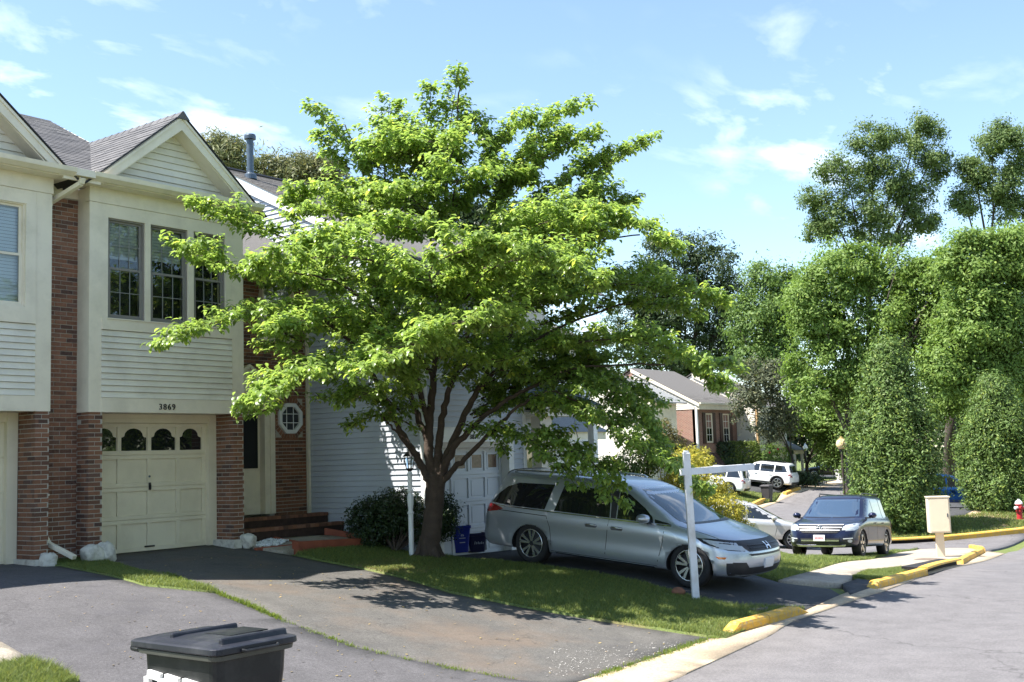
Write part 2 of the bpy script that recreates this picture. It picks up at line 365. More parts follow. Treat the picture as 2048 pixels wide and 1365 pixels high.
# ================================================================== GROUND
def struct(o, kind='structure'): o['kind'] = kind; return o
def dens(poly, step):
    out = []
    for i in range(len(poly)):
        a = np.array(poly[i], float); b = np.array(poly[(i + 1) % len(poly)], float)
        n = max(1, int(np.ceil(np.linalg.norm(b - a) / step)))
        out += [tuple(a + (b - a) * k / n) for k in range(n)]
    return out
def in_poly(P, poly):
    x, y = P[:, 0], P[:, 1]; c = np.zeros(len(P), bool); n = len(poly)
    for i in range(n):
        x1, y1 = poly[i]; x2, y2 = poly[(i + 1) % n]
        k = ((y1 > y) != (y2 > y)) & (x < (x2 - x1) * (y - y1) / (y2 - y1 + 1e-12) + x1); c ^= k
    return c
def cdt(poly, step, grid=True):
    out = dens(poly, step); A = np.array(out)
    lo, hi = A.min(0), A.max(0)
    pts = list(out)
    if grid:
        gx, gy = np.meshgrid(np.arange(lo[0] + step / 2, hi[0], step), np.arange(lo[1] + step / 2, hi[1], step))
        Gp = np.c_[gx.ravel(), gy.ravel()]; Gp = Gp[in_poly(Gp, out)]
        d = np.sqrt(((Gp[:, None] - A[None]) ** 2).sum(-1)).min(1) if len(Gp) * len(A) < 4e7 else np.full(len(Gp), 9.)
        pts += [tuple(p) for p in Gp[d > step * .3]]
    n = len(out)
    v, e, f, *_ = geometry.delaunay_2d_cdt([Vector(p) for p in pts], [(i, (i + 1) % n) for i in range(n)], [], 1, 1e-5)
    return np.array([(p.x, p.y) for p in v]), [tuple(t) for t in f]
def sheet(name, poly, off, mat, step=.6, kind='structure'):
    v, f = cdt(poly, step)
    z = h(v[:, 0], v[:, 1]) + off
    me = bpy.data.meshes.new(name); me.from_pydata(np.c_[v, z].tolist(), [], f); me.materials.append(mat)
    bm = bmesh.new(); bm.from_mesh(me); bmesh.ops.recalc_face_normals(bm, faces=bm.faces)
    if sum(q.normal.z for q in bm.faces) < 0: bmesh.ops.reverse_faces(bm, faces=bm.faces)
    r_ = bmesh.ops.extrude_edge_only(bm, edges=[e for e in bm.edges if len(e.link_faces) == 1])
    for q in r_['geom']:
        if isinstance(q, bmesh.types.BMVert): q.co.z -= .09
    bm.to_mesh(me); bm.free(); me.polygons.foreach_set('use_smooth', [True] * len(me.polygons))
    o = obj(name, me); o['kind'] = kind; return o

# base ground: one sheet to the horizon, finer near the camera
def axis(lo, hi, a, b, s):
    g = list(np.arange(a, b + .01, s)); x = a; d = s
    while x > lo: d *= 1.25; x -= d; g.insert(0, x)
    x = b; d = s
    while x < hi: d *= 1.25; x += d; g.append(x)
    return np.array(g)
gx = axis(-700, 900, -12, 92, 1.0); gy = axis(-700, 900, -14, 60, 1.0)
GX, GY = np.meshgrid(gx, gy); GZ = h(GX, GY) - .06
nx, ny = len(gx), len(gy); idx = np.arange(nx * ny).reshape(ny, nx)
Fq = np.stack([idx[:-1, :-1], idx[:-1, 1:], idx[1:, 1:], idx[1:, :-1]], -1).reshape(-1, 4)
struct(obj('ground', np_mesh('ground', np.stack([GX, GY, GZ], -1).reshape(-1, 3), Fq, SOIL, True)))

low = [gxy(1340, 1364), gxy(1540, 1272), gxy(1588, 1242), gxy(1763, 1185), gxy(2010, 1108)]
upp = [gxy(1165, 1364), gxy(1390, 1290), gxy(1615, 1221), gxy(1760, 1168), gxy(1930, 1121)]
corner = [gxy(1968, 1104), gxy(1962, 1100)]
far_kerb = [gxy(1775, 1087), gxy(1900, 1079), gxy(2044, 1067)]
sheet('street', [(-45, 6.1), (5, 6.15)] + low + [(45, 11.0), far_kerb[2], (56, 6), (64, -6), (66, -30), (-45, -30)], 0, ASPH, 1.2)
side = [gxy(1968, 1102), gxy(1838, 1097), gxy(1700, 1112), gxy(1610, 1116), gxy(1545, 1098), gxy(1490, 1060), gxy(1492, 1026), gxy(1560, 1001), gxy(1640, 976), gxy(1706, 958),
        gxy(1718, 957), gxy(1713, 1000), gxy(1716, 1060)] + far_kerb + [(45.5, 11.1)]
sheet('side_street', side, .004, ASPH, 1.0)
gut = [(-45, 6.7), (5, 6.62)] + upp + [corner[0]] + [low[4]] + low[3::-1] + [(5, 6.10), (-45, 6.1)]
sheet('gutter', gut, .012, GUTT, .5)
# left side-street gutter far away
fl = [gxy(1495, 1017), gxy(1560, 992), gxy(1640, 968), gxy(1703, 955)]
fr = [gxy(1706, 960), gxy(1640, 977), gxy(1560, 1002), gxy(1495, 1026)]
sheet('far_gutter', fl + fr, .012, GUTT, 1.0)

# driveways
seam = [gxy(228, 1134), gxy(330, 1152), gxy(430, 1186), gxy(560, 1240), gxy(700, 1293), gxy(880, 1334), gxy(1040, 1362)]
right1 = [gxy(1443, 1277), gxy(1330, 1262), gxy(1200, 1242), gxy(1040, 1214), gxy(900, 1186), gxy(800, 1155), gxy(715, 1136), gxy(640, 1122), gxy(575, 1110), gxy(500, 1098)]
gapL = seam[2]
sheet('driveway', [(10.18, 16.28), (10.2, 15.6)] + [gxy(222, 1130), gxy(320, 1158), gxy(400, 1180)] + seam[2:] + [gxy(1100, 1368), gxy(1165, 1362)] + [gxy(1390, 1288)] + right1 + [(12.62, 15.75), (12.62, 16.28)], .0, DRIVE_A, .4)
sheet('neighbour_driveway', [(9.03, 16.28), (9.03, 15.75)] + [gxy(120, 1134), gxy(180, 1146), gxy(290, 1174)] + seam[2:] + [gxy(1100, 1367), gxy(1162, 1366), (5, 6.66), (1.5, 6.68), (3.5, 9.2), (5.3, 10.6), (5.7, 11.2), (6.2, 16.28)], .006, DRIVE_B, .4)
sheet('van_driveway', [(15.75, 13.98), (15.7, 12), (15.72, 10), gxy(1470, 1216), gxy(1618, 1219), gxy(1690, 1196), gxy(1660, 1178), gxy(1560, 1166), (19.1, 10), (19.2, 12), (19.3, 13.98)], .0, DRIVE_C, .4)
# sidewalk and inlet apron
walk = [gxy(1556, 1165), gxy(1648, 1139), gxy(1719, 1124), gxy(1780, 1112), gxy(1838, 1101), gxy(1900, 1098), gxy(1945, 1098), gxy(1964, 1102), gxy(1938, 1114), gxy(1925, 1118), gxy(1860, 1134), gxy(1800, 1139), gxy(1737, 1144), gxy(1705, 1157), gxy(1684, 1171)]
sheet('sidewalk', walk, .03, CONC, .4)
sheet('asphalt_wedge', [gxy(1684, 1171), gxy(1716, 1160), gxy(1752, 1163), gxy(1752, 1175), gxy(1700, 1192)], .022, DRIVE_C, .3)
# concrete slab at lower left
sheet('concrete_apron', [gxy(2, 1290), gxy(62, 1325), gxy(30, 1330), gxy(2, 1337), (4.6, 10.2), (4.5, 11.0)], .03, CONC, .3)
# entry walk with red timber edging
sheet('entry_walk', [gxy(492, 1094), gxy(560, 1080), gxy(640, 1074), gxy(700, 1076), gxy(720, 1082), gxy(590, 1102), gxy(560, 1107)], .03, CONC, .25)
# further driveways under the far cars
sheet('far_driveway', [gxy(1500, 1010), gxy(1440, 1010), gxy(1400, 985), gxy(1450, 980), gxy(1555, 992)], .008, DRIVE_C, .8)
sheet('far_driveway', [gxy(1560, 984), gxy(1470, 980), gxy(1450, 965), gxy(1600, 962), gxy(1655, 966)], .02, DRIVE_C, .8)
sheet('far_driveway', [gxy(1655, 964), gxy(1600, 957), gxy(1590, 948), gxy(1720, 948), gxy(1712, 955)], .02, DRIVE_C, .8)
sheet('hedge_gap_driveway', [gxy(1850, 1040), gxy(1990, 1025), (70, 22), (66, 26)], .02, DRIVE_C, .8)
sheet('bare_path', [gxy(1930, 1032), gxy(2000, 1015), gxy(2044, 1050), gxy(1985, 1062)], .03, ground_mat('bare_earth', [(.3, (.30, .22, .14)), (.7, (.38, .29, .19))], .3), .8)

# ---- lawns as slightly raised sheets, each with blades
lawnA = [gxy(1452, 1279), gxy(1440, 1279)] + [gxy(1330, 1263), gxy(1200, 1243), gxy(1040, 1215), gxy(900, 1187), gxy(800, 1156), gxy(715, 1137), gxy(640, 1123), gxy(590, 1112)] + [gxy(750, 1092), (15.3, 13.9), (15.72, 13.9), (15.7, 12), (15.72, 10), gxy(1470, 1218), gxy(1610, 1220), gxy(1590, 1228)]
lawnB = [gxy(1565, 1163), gxy(1648, 1138), gxy(1719, 1123), gxy(1780, 1111), gxy(1836, 1100), gxy(1700, 1113), gxy(1600, 1117), gxy(1545, 1098), (24, 14), (20.2, 13.5), (19.2, 12.8), (19.1, 10)]
lawnC = [gxy(1705, 1157), gxy(1737, 1144), gxy(1800, 1139), gxy(1850, 1138), gxy(1800, 1152), gxy(1754, 1165), gxy(1716, 1160)]
lawnD = [gxy(120, 1134), gxy(180, 1146), gxy(290, 1174), gxy(430, 1188), gxy(425, 1182), gxy(400, 1178), gxy(320, 1157), gxy(222, 1128), (10.17, 15.72), (9.9, 16.0), (9.3, 16.0), (9.28, 15.72), (9.05, 15.7)]
lawnE = [gxy(2, 1338), gxy(60, 1330), gxy(110, 1344), gxy(160, 1368), (5.2, 9.4), (4.4, 9.4), (4.3, 10.0)]
fk = far_kerb
lawnF = [fk[0], fk[1], fk[2], (55, 8), (66, 6), (72, 18), gxy(2040, 1012), gxy(1960, 1030), gxy(1780, 1052), gxy(1718, 1058)]
lawnG = [gxy(1480, 1014), gxy(1560, 988), gxy(1470, 980), gxy(1400, 990), gxy(1420, 1018)]
lawnH = [gxy(1652, 963), gxy(1700, 955), gxy(1590, 955), gxy(1560, 960)]
for nm, p, st in (('lawn', lawnA, .35), ('lawn', lawnB, .5), ('lawn', lawnC, .3), ('lawn', lawnD, .3), ('lawn', lawnE, .3), ('lawn', lawnF, 1.0), ('lawn', lawnG, 1.0), ('lawn', lawnH, 1.0)):
    sheet(nm, p, .028, SOIL, st)
GRASS = leaf_mat('grass_blade', (.165, .215, .065), (.26, .32, .08), .5, .35, .3, tw=.45)
DRYG = leaf_mat('dry_grass_blade', (.20, .19, .07), (.24, .24, .09), .6, .3, .2, tw=.4)
def blades(name, poly, n, hgt, wid, mat, off=.02, clump=0, edge=None):
    A = np.array(poly); lo, hi = A.min(0), A.max(0); P = np.zeros((0, 2))
    while len(P) < n:
        q = RNG.uniform(lo, hi, (n * 2, 2)); P = np.r_[P, q[in_poly(q, poly)]]
    P = P[:n]
    hv = .75 + .55 * np.clip(np.sin(P[:, 0] * 2.3 + np.sin(P[:, 1] * 1.7) * 2) * np.sin(P[:, 1] * 2.9 + 1) + .3, 0, 1.2)
    if clump:
        k = max(8, n // clump); cen = P[RNG.integers(0, n, k)]; P = cen[RNG.integers(0, k, n)] + RNG.normal(0, .03, (n, 2))
    z = h(P[:, 0], P[:, 1]) + off
    a = RNG.uniform(0, 2 * np.pi, n); H = hgt * RNG.uniform(.5, 1.35, n) * hv; Wd = wid * RNG.uniform(.7, 1.3, n)
    lean = RNG.normal(0, .55, (n, 2)) * H[:, None]
    base = np.c_[P, z]; sx = np.c_[np.cos(a) * Wd / 2, np.sin(a) * Wd / 2, np.zeros(n)]
    mid = base + np.c_[lean * .35, H * .6]; tip = base + np.c_[lean, H]
    V = np.stack([base - sx, base + sx, mid + sx * .8, mid - sx * .8, tip + sx * .1, tip - sx * .1], 1).reshape(-1, 3)
    i = np.arange(n)[:, None] * 6
    Fq = np.concatenate([i + np.array([[0, 1, 2, 3]]), i + np.array([[3, 2, 4, 5]])])
    o = obj(name, np_mesh(name, V, Fq, mat)); o['kind'] = 'stuff'; return o
blades('grass', lawnA, 90000, .055, .008, GRASS)
blades('grass', lawnB, 70000, .06, .012, GRASS)
blades('grass', lawnC, 16000, .05, .008, GRASS)
blades('grass', lawnD, 14000, .045, .007, GRASS)
blades('grass', lawnE, 16000, .06, .006, GRASS)
blades('grass', lawnF, 60000, .09, .03, GRASS)
blades('grass', lawnF, 25000, .07, .03, DRYG)
blades('grass', lawnG, 9000, .09, .04, GRASS)
blades('dry_grass', lawnA, 5000, .04, .008, DRYG)
dirt = [gxy(700, 1133), gxy(760, 1122), gxy(850, 1118), gxy(905, 1128), gxy(850, 1150), gxy(790, 1152)]
sheet('bare_soil', dirt, .036, ground_mat('bare_soil_mat', [(.3, (.22, .15, .09)), (.7, (.31, .22, .13))], .4), .25)
blades('dry_grass', dirt, 2500, .04, .007, DRYG, .03)
# weeds in the driveway seam and along the gutter
def strip(pts, w):
    L = []; R_ = []
    for i, p in enumerate(pts):
        a = np.array(pts[max(i - 1, 0)]); b = np.array(pts[min(i + 1, len(pts) - 1)]); t = (b - a) / np.linalg.norm(b - a); n = np.array([-t[1], t[0]])
        L.append(tuple(np.array(p) + n * w)); R_.append(tuple(np.array(p) - n * w))
    return L + R_[::-1]
blades('weeds', strip(seam[2:], .022), 1500, .026, .006, leaf_mat('weed_blade', (.13, .19, .03), (.25, .33, .05), .5, .3, .3), .0, clump=14)
blades('weeds', strip(seam[1:4], .05), 1500, .045, .007, MATS['weed_blade'], .0)
blades('weeds', strip([gxy(1190, 1356), gxy(1300, 1320), gxy(1390, 1288), gxy(1440, 1275)], .05), 1800, .03, .006, MATS['weed_blade'], .01, clump=12)
# fallen leaves on the asphalt
def litter(name, poly, n, mat, sz):
    A = np.array(poly); q = RNG.uniform(A.min(0), A.max(0), (n * 5, 2)); q = q[in_poly(q, poly)][:n]; n = len(q)
    z = h(q[:, 0], q[:, 1]) + .014; a = RNG.uniform(0, 6.28, n); s = sz * RNG.uniform(.5, 1.3, n)
    c = np.c_[q, z]; u = np.c_[np.cos(a), np.sin(a), RNG.normal(0, .15, n)] * s[:, None]; w = np.c_[-np.sin(a), np.cos(a), RNG.normal(0, .25, n)] * (s * .5)[:, None]
    V = np.stack([c - u, c - w, c + u, c + w], 1).reshape(-1, 3); Fq = np.arange(n * 4).reshape(-1, 4)
    o = obj(name, np_mesh(name, V, Fq, mat)); o['kind'] = 'stuff'; return o
LIT = leaf_mat('fallen_leaf', (.38, .30, .14), (.3, .22, .1), .7, .4, .2)
litter('leaf_litter', [gxy(230, 1136), gxy(450, 1095), gxy(700, 1140), gxy(1400, 1280), gxy(1170, 1362), gxy(700, 1290)], 160, LIT, .022)
litter('leaf_litter', [gxy(5, 1180), gxy(200, 1160), gxy(700, 1300), gxy(1000, 1362), gxy(200, 1362)], 110, LIT, .018)
litter('seed_litter', [gxy(1100, 1300), gxy(1350, 1285), gxy(1400, 1292), gxy(1200, 1352), gxy(1080, 1355)], 500, M('pale_seed', (.6, .58, .54), .8, .1), .008)

litter('lawn_litter', lawnA, 260, LIT, .024)
litter('lawn_litter', lawnB, 160, LIT, .03)
# ---- kerbs
def kerb(pts, hgt=.15, w=.17, mat=YELL, z0=-.03, taper=(0, 0), lift=0, name='kerb', smooth=.06):
    P = []
    for i in range(len(pts) - 1):
        a = np.array(pts[i]); b = np.array(pts[i + 1]); n = max(1, int(np.linalg.norm(b - a) / .25))
        P += [a + (b - a) * k / n for k in range(n)]
    P.append(np.array(pts[-1])); mb = MB(); vs = []; N = len(P); L = np.r_[0, np.cumsum([np.linalg.norm(P[i + 1] - P[i]) for i in range(N - 1)])]
    prof = [(0, z0 + lift), (0, hgt - .05), (.018, hgt - .015), (.055, hgt), (w - .03, hgt), (w, hgt - .02), (w, z0 + lift)]
    for i, p in enumerate(P):
        a = P[max(i - 1, 0)]; b = P[min(i + 1, N - 1)]; t = (b - a) / np.linalg.norm(b - a); n = np.array([-t[1], t[0]]); k = 1.0
        if taper[0] and L[i] < taper[0]: k = .12 + .88 * (L[i] / taper[0]) ** .7
        if taper[1] and L[-1] - L[i] < taper[1]: k = min(k, .12 + .88 * ((L[-1] - L[i]) / taper[1]) ** .7)
        z = hz(*p)
        for d, zz_ in prof:
            q = p + n * d; vs.append((q[0], q[1], z + (zz_ * k if zz_ > 0 else zz_)))
    m = len(prof); fs = [(i*m+k, i*m+(k+1) % m, (i+1)*m+(k+1) % m, (i+1)*m+k) for i in range(N-1) for k in range(m)]
    fs += [tuple(range(m)), tuple(range((N-1)*m, N*m))]
    mb.add(vs, fs); return struct(mb.build(name, mat, smooth=False))
ka = [np.array(gxy(1463, 1272)), np.array(gxy(1540, 1250))]; kb = np.array(gxy(1618, 1227))
kerb([ka[0], ka[1]], .14, .17, taper=(.12, 0)); d_ = (kb - ka[1]) / np.linalg.norm(kb - ka[1]); kerb([ka[1] + d_ * .015, kb], .14, .17, taper=(0, .35))
k1 = [gxy(1753, 1180), gxy(1800, 1167), gxy(1856, 1151)]; kerb(k1, .14, .18, taper=(.1, 0))
k2 = [np.array(gxy(1857, 1151)), np.array(gxy(1925, 1131))]; kerb(k2, .165, .2, lift=.115, z0=0, name='inlet_lid')
inl = MB(); a_, b_ = k2; t_ = (b_ - a_) / np.linalg.norm(b_ - a_); n_ = np.array([-t_[1], t_[0]])
q = [a_ + n_ * .12, b_ + n_ * .12, b_ + n_ * .5, a_ + n_ * .5]
inl.hexa([(p[0], p[1], hz(*p) - .05) for p in q], [(p[0], p[1], hz(*p) + .135) for p in q]); struct(inl.build('inlet_shadow', PAINTED_SHADOW))  # solid block coloured dark for the shade inside the inlet opening
kerb([gxy(1927, 1130), gxy(1941, 1121), gxy(1957, 1113), gxy(1971, 1106)], .14, .18, taper=(.1, .25))
kerb([gxy(1971, 1105), gxy(1968, 1101), gxy(1950, 1098)], .14, .2)
kerb([gxy(1781, 1089), gxy(1840, 1086), gxy(1872, 1084)][::-1][::-1], .2, .3, lift=.12, z0=0)
kk = MB(); qa, qb = np.array(gxy(1783, 1088)), np.array(gxy(1870, 1083)); t_ = (qb - qa) / np.linalg.norm(qb - qa); n_ = np.array([-t_[1], t_[0]])
kk.hexa([(p[0], p[1], hz(*p) - .04) for p in (qa + n_ * .08, qb + n_ * .08, qb + n_ * .4, qa + n_ * .4)], [(p[0], p[1], hz(*p) + .115) for p in (qa + n_ * .08, qb + n_ * .08, qb + n_ * .4, qa + n_ * .4)]); struct(kk.build('inlet_shadow', PAINTED_SHADOW))  # dark solid fills the opening, shade put into its colour
kerb([gxy(1874, 1084), gxy(1930, 1079), gxy(1990, 1073), gxy(2046, 1067), (56, 6.2)], .2, .25)
kerb([gxy(1488, 1020), gxy(1532, 1003)], .18, .25); kerb([gxy(1573, 991), gxy(1602, 980)], .18, .25)
# manhole lid on the inlet slab
c = G(1858, 1123); man = MB(); man.lathe([(.02, .05), (.33, .05), (.36, .045), (.37, .0)], (c[0], c[1], hz(c[0], c[1]) + .0), n=28)
struct(man.build('manhole_lid', M('rusty_iron', (.16, .12, .09), .7, .3, 9)))
c = G(1508, 1222); man = MB(); man.lathe([(.02, .05), (.2, .05), (.22, .0)], (c[0], c[1], hz(c[0], c[1])), n=24); struct(man.build('meter_lid', M('meter_iron', (.13, .10, .10), .6, .3, 9)))

# ================================================================== HOUSES
def P3(pl, c, u, d, z): return (u, c - d, z) if pl == 'y' else (c - d, u, z)
BOARD = {}
def board_row(root, pl, c, b, t, z, pitch, mat, d0=.024, d1=.002, name='siding_board'):
    """one lap board: b=(u0,u1) along its bottom edge, t=(u0,u1) along its top edge"""
    mb = MB()
    mb.hexa([P3(pl, c, b[0], -.01, z), P3(pl, c, b[1], -.01, z), P3(pl, c, b[1], d0, z), P3(pl, c, b[0], d0, z)],
            [P3(pl, c, t[0], -.01, z + pitch - .0055), P3(pl, c, t[1], -.01, z + pitch - .0055), P3(pl, c, t[1], d1, z + pitch - .0055), P3(pl, c, t[0], d1, z + pitch - .0055)])
    return mb.build(name, mat, root)
def siding(root, pl, c, u0, u1, z0, z1, mat, pitch=.1016, ext=None):
    z = z0
    while z < z1 - .02:
        p = min(pitch, z1 - z)
        b = ext(z) if ext else (u0, u1); t = ext(z + p) if ext else (u0, u1)
        if b[1] - b[0] > .05:
            if t[1] - t[0] < .02: m_ = (t[0] + t[1]) / 2; t = (m_ - .01, m_ + .01)
            board_row(root, pl, c, b, t, z, p, mat)
        z += pitch
def block(root, name, mat, *boxes, bevel=0, kind=None, label=None):
    mb = MB()
    for b in boxes: mb.box(*b)
    return mb.build(name, mat, root, bevel=bevel, kind=kind, label=label)

_bm = MB().box(-.5, -.004, 0, .5, .05, .056); BRICK_ME = _bm.mesh('brick', BRICK_O)
class Bricks:
    def __init__(s): s.L = []
    def field(s, pl, c, u0, u1, z0, z1, holes=(), pri=0):
        n = 0; z = z0 + .005
        while z < z1 - .03:
            u = u0 - (.1016 if n % 2 else 0)
            while u < u1 - .02:
                a = u0 if u <= u0 else u + .005; b = u1 if u + .2032 >= u1 else u + .1982
                segs = [(a, b)]
                for (h0, h1, k0, k1) in holes:
                    if z + .057 > k0 and z < k1:
                        ns = []
                        for (p, q) in segs:
                            if q <= h0 or p >= h1: ns.append((p, q))
                            else:
                                if p < h0 - .03: ns.append((p, h0))
                                if q > h1 + .03: ns.append((h1, q))
                        segs = ns
                for (p, q) in segs:
                    if q - p > .03: s.L.append((pri, pl, c, (p + q) / 2, q - p, z))
                u += .2032
            z += .0677; n += 1
    def emit(s, part, limit=300):
        s.L.sort(key=lambda e: e[0]); mb = MB()
        for i, (_, pl, c, u, ln, z) in enumerate(s.L):
            if i < limit:
                o = bpy.data.objects.new('brick', BRICK_ME); COL.objects.link(o); o.parent = part
                j = RNG.normal(0, .0012)
                o.location = (u, c + j, z) if pl == 'y' else (c + j, u, z)
                o.rotation_euler = (0, 0, 0 if pl == 'y' else -math.pi / 2); o.scale = (ln, 1, 1)
            else:
                a, b = u - ln / 2, u + ln / 2; j = float(RNG.normal(0, .0012))
                if pl == 'y': mb.box(a, c - .007 + j, z, b, c + .05, z + .057)
                else: mb.box(c - .007 + j, a, z, c + .05, b, z + .057)
        if mb.v: mb.build('brick_courses', BRICK_I, part, kind='stuff', recalc=False)

def pane_window(root, pl, c, u0, u1, z0, z1, fmat, cols=3, rows=2, blind=0.0, name='window', fw=.05, deep=.05, single=False, sash_mat=None, mun=.016, blind_mat=None, room=True, double=True, mun_mat=None):
    """double-hung window: frame > sashes, panes, muntins, blind. Front of the frame at plane c, glass set back by deep"""
    sash_mat = sash_mat or fmat
    def bx(mb, a, b, d0, d1, y0, y1):
        p, q = P3(pl, c, a, d0, y0), P3(pl, c, b, d1, y1)
        mb.box(min(p[0], q[0]), min(p[1], q[1]), y0, max(p[0], q[0]), max(p[1], q[1]), y1)
    mb = MB(); bx(mb, u0, u0 + fw * .5, -deep - .06, 0, z0, z1); bx(mb, u1 - fw * .5, u1, -deep - .06, 0, z0, z1)
    bx(mb, u0 + fw * .5, u1 - fw * .5, -deep - .06, 0, z1 - fw * .5, z1); bx(mb, u0 + fw * .5, u1 - fw * .5, -deep - .06, .01, z0, z0 + fw * .5)
    fr = mb.build(name, fmat, root)
    a, b = u0 + fw * .5, u1 - fw * .5; y0, y1 = z0 + fw * .5, z1 - fw * .5; ym = (y0 + y1) / 2
    parts = [(ym - .02, y1, -deep + .012), (y0, ym + .02, -deep + .034)] if double else [(y0, y1, -deep + .02)]
    for (q0, q1, d) in parts:
        s = MB(); w = .045
        bx(s, a, a + w, d - .03, d, q0, q1); bx(s, b - w, b, d - .03, d, q0, q1)
        bx(s, a + w, b - w, d - .03, d, q1 - w * .8, q1); bx(s, a + w, b - w, d - .03, d, q0, q0 + w)
        s.build('sash', sash_mat, fr)
        g = MB(); bx(g, a + w, b - w, d - .02, d - .014, q0 + w, q1 - w * .8); g.build('pane', GLASS, fr)
        if cols:
            m = MB()
            for i in range(1, cols):
                x = a + w + (b - a - 2 * w) * i / cols; bx(m, x - mun / 2, x + mun / 2, d - .0135, d - .006, q0 + w, q1 - w * .8)
            for i in range(1, rows):
                x = q0 + w + (q1 - w * 1.8 - q0) * i / rows; bx(m, a + w, b - w, d - .0132, d - .0063, x - mun / 2, x + mun / 2)
            m.build('muntin', mun_mat or WHITE, fr)
    if blind:
        k = MB(); top = y1; n = int((y1 - y0) * blind / .05)
        for i in range(max(1, n)):
            z = top - i * .05; p = [P3(pl, c, a, -deep - .06, z), P3(pl, c, b, -deep - .06, z), P3(pl, c, b, -deep - .052, z - .048), P3(pl, c, a, -deep - .052, z - .048)]
            k.add(p, [(0, 1, 2, 3)])
        k.build('blind', blind_mat or BLIND, fr, recalc=False)
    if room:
        r = MB(); bx(r, a - .02, b + .02, -deep - .16, -deep - .14, y0 - .02, y1 + .02); r.build('room_shadow', PAINTED_SHADOW, fr)  # dark sheet behind the glass, its colour stands in for the unlit room
    return fr

_tab = {}
def shingle_field(part, origin, ux, us, nrm, width, length, mat_o, mat_i, limit=0, tab=.30, expo=.14, clip=None, pri=None, name='shingle'):
    """asphalt shingle tabs: ux runs along the course, us up the slope"""
    O, ux, us, nrm = Vector(origin), Vector(ux).normalized(), Vector(us).normalized(), Vector(nrm).normalized()
    L = []; r = 0; v = 0.0
    while v < length - .02:
        u = -((r % 2) * tab * .5) - (r * .037) % tab
        while u < width:
            a, b = max(0, u + .003), min(width, u + tab - .003)
            if b - a > .03 and (clip is None or clip((a + b) / 2, v)): L.append((a, b, v))
            u += tab
        v += expo; r += 1
    if pri: L.sort(key=lambda e: pri(e[0], e[2]))
    mb = MB(); R_ = Matrix((ux, us, nrm)).transposed().to_4x4()
    key = mat_o.name
    if key not in _tab:
        q = MB().hexa([(-.5, 0, -.004), (.5, 0, -.004), (.5, expo + .05, -.006), (-.5, expo + .05, -.006)], [(-.5, 0, .010), (.5, 0, .010), (.5, expo + .05, -.001), (-.5, expo + .05, -.001)]); _tab[key] = q.mesh('shingle', mat_o)
    for i, (a, b, v) in enumerate(L):
        k = random.uniform(.0, .004)
        if i < limit:
            o = bpy.data.objects.new(name, _tab[key]); COL.objects.link(o); o.parent = part
            p = O + ux * ((a + b) / 2) + us * v + nrm * k
            o.matrix_local = Matrix.Translation(p) @ R_ @ Matrix.Diagonal((b - a, 1, 1, 1))
        else:
            B = [O + ux * x + us * y + nrm * (z + k) for x, y, z in ((a, v, -.004), (b, v, -.004), (b, v + expo + .05, -.006), (a, v + expo + .05, -.006), (a, v, .010), (b, v, .010), (b, v + expo + .05, -.001), (a, v + expo + .05, -.001))]
            mb.hexa(B[:4], B[4:])
    if mb.v: mb.build('shingle_courses', mat_i, part, kind='stuff', recalc=False)

def text_mesh(body, size, mat, depth_=.012):
    cu = bpy.data.curves.new('lettering', 'FONT'); cu.body = body; cu.size = size; cu.extrude = depth_ / 2; cu.align_x = 'CENTER'
    o = bpy.data.objects.new('lettering', cu); COL.objects.link(o); dg = bpy.context.evaluated_depsgraph_get()
    me = bpy.data.meshes.new_from_object(o.evaluated_get(dg)); bpy.data.objects.remove(o); me.materials.clear(); me.materials.append(mat); me.name = 'lettering'; return me
def house_number(root, txt, x, y, z, size, step):
    board = block(root, 'house_number', BLACK, (x - step * len(txt) / 2 - .01, y - .003, z + size * .34, x - step * len(txt) / 2 - .004, y - .001, z + size * .36))
    for i, ch in enumerate(txt):
        o = obj('digit', text_mesh(ch, size, BLACK), board)
        o.matrix_local = Matrix.Translation((x + (i - (len(txt) - 1) / 2) * step, y - .008, z)) @ Matrix.Rotation(math.pi / 2, 4, 'X')

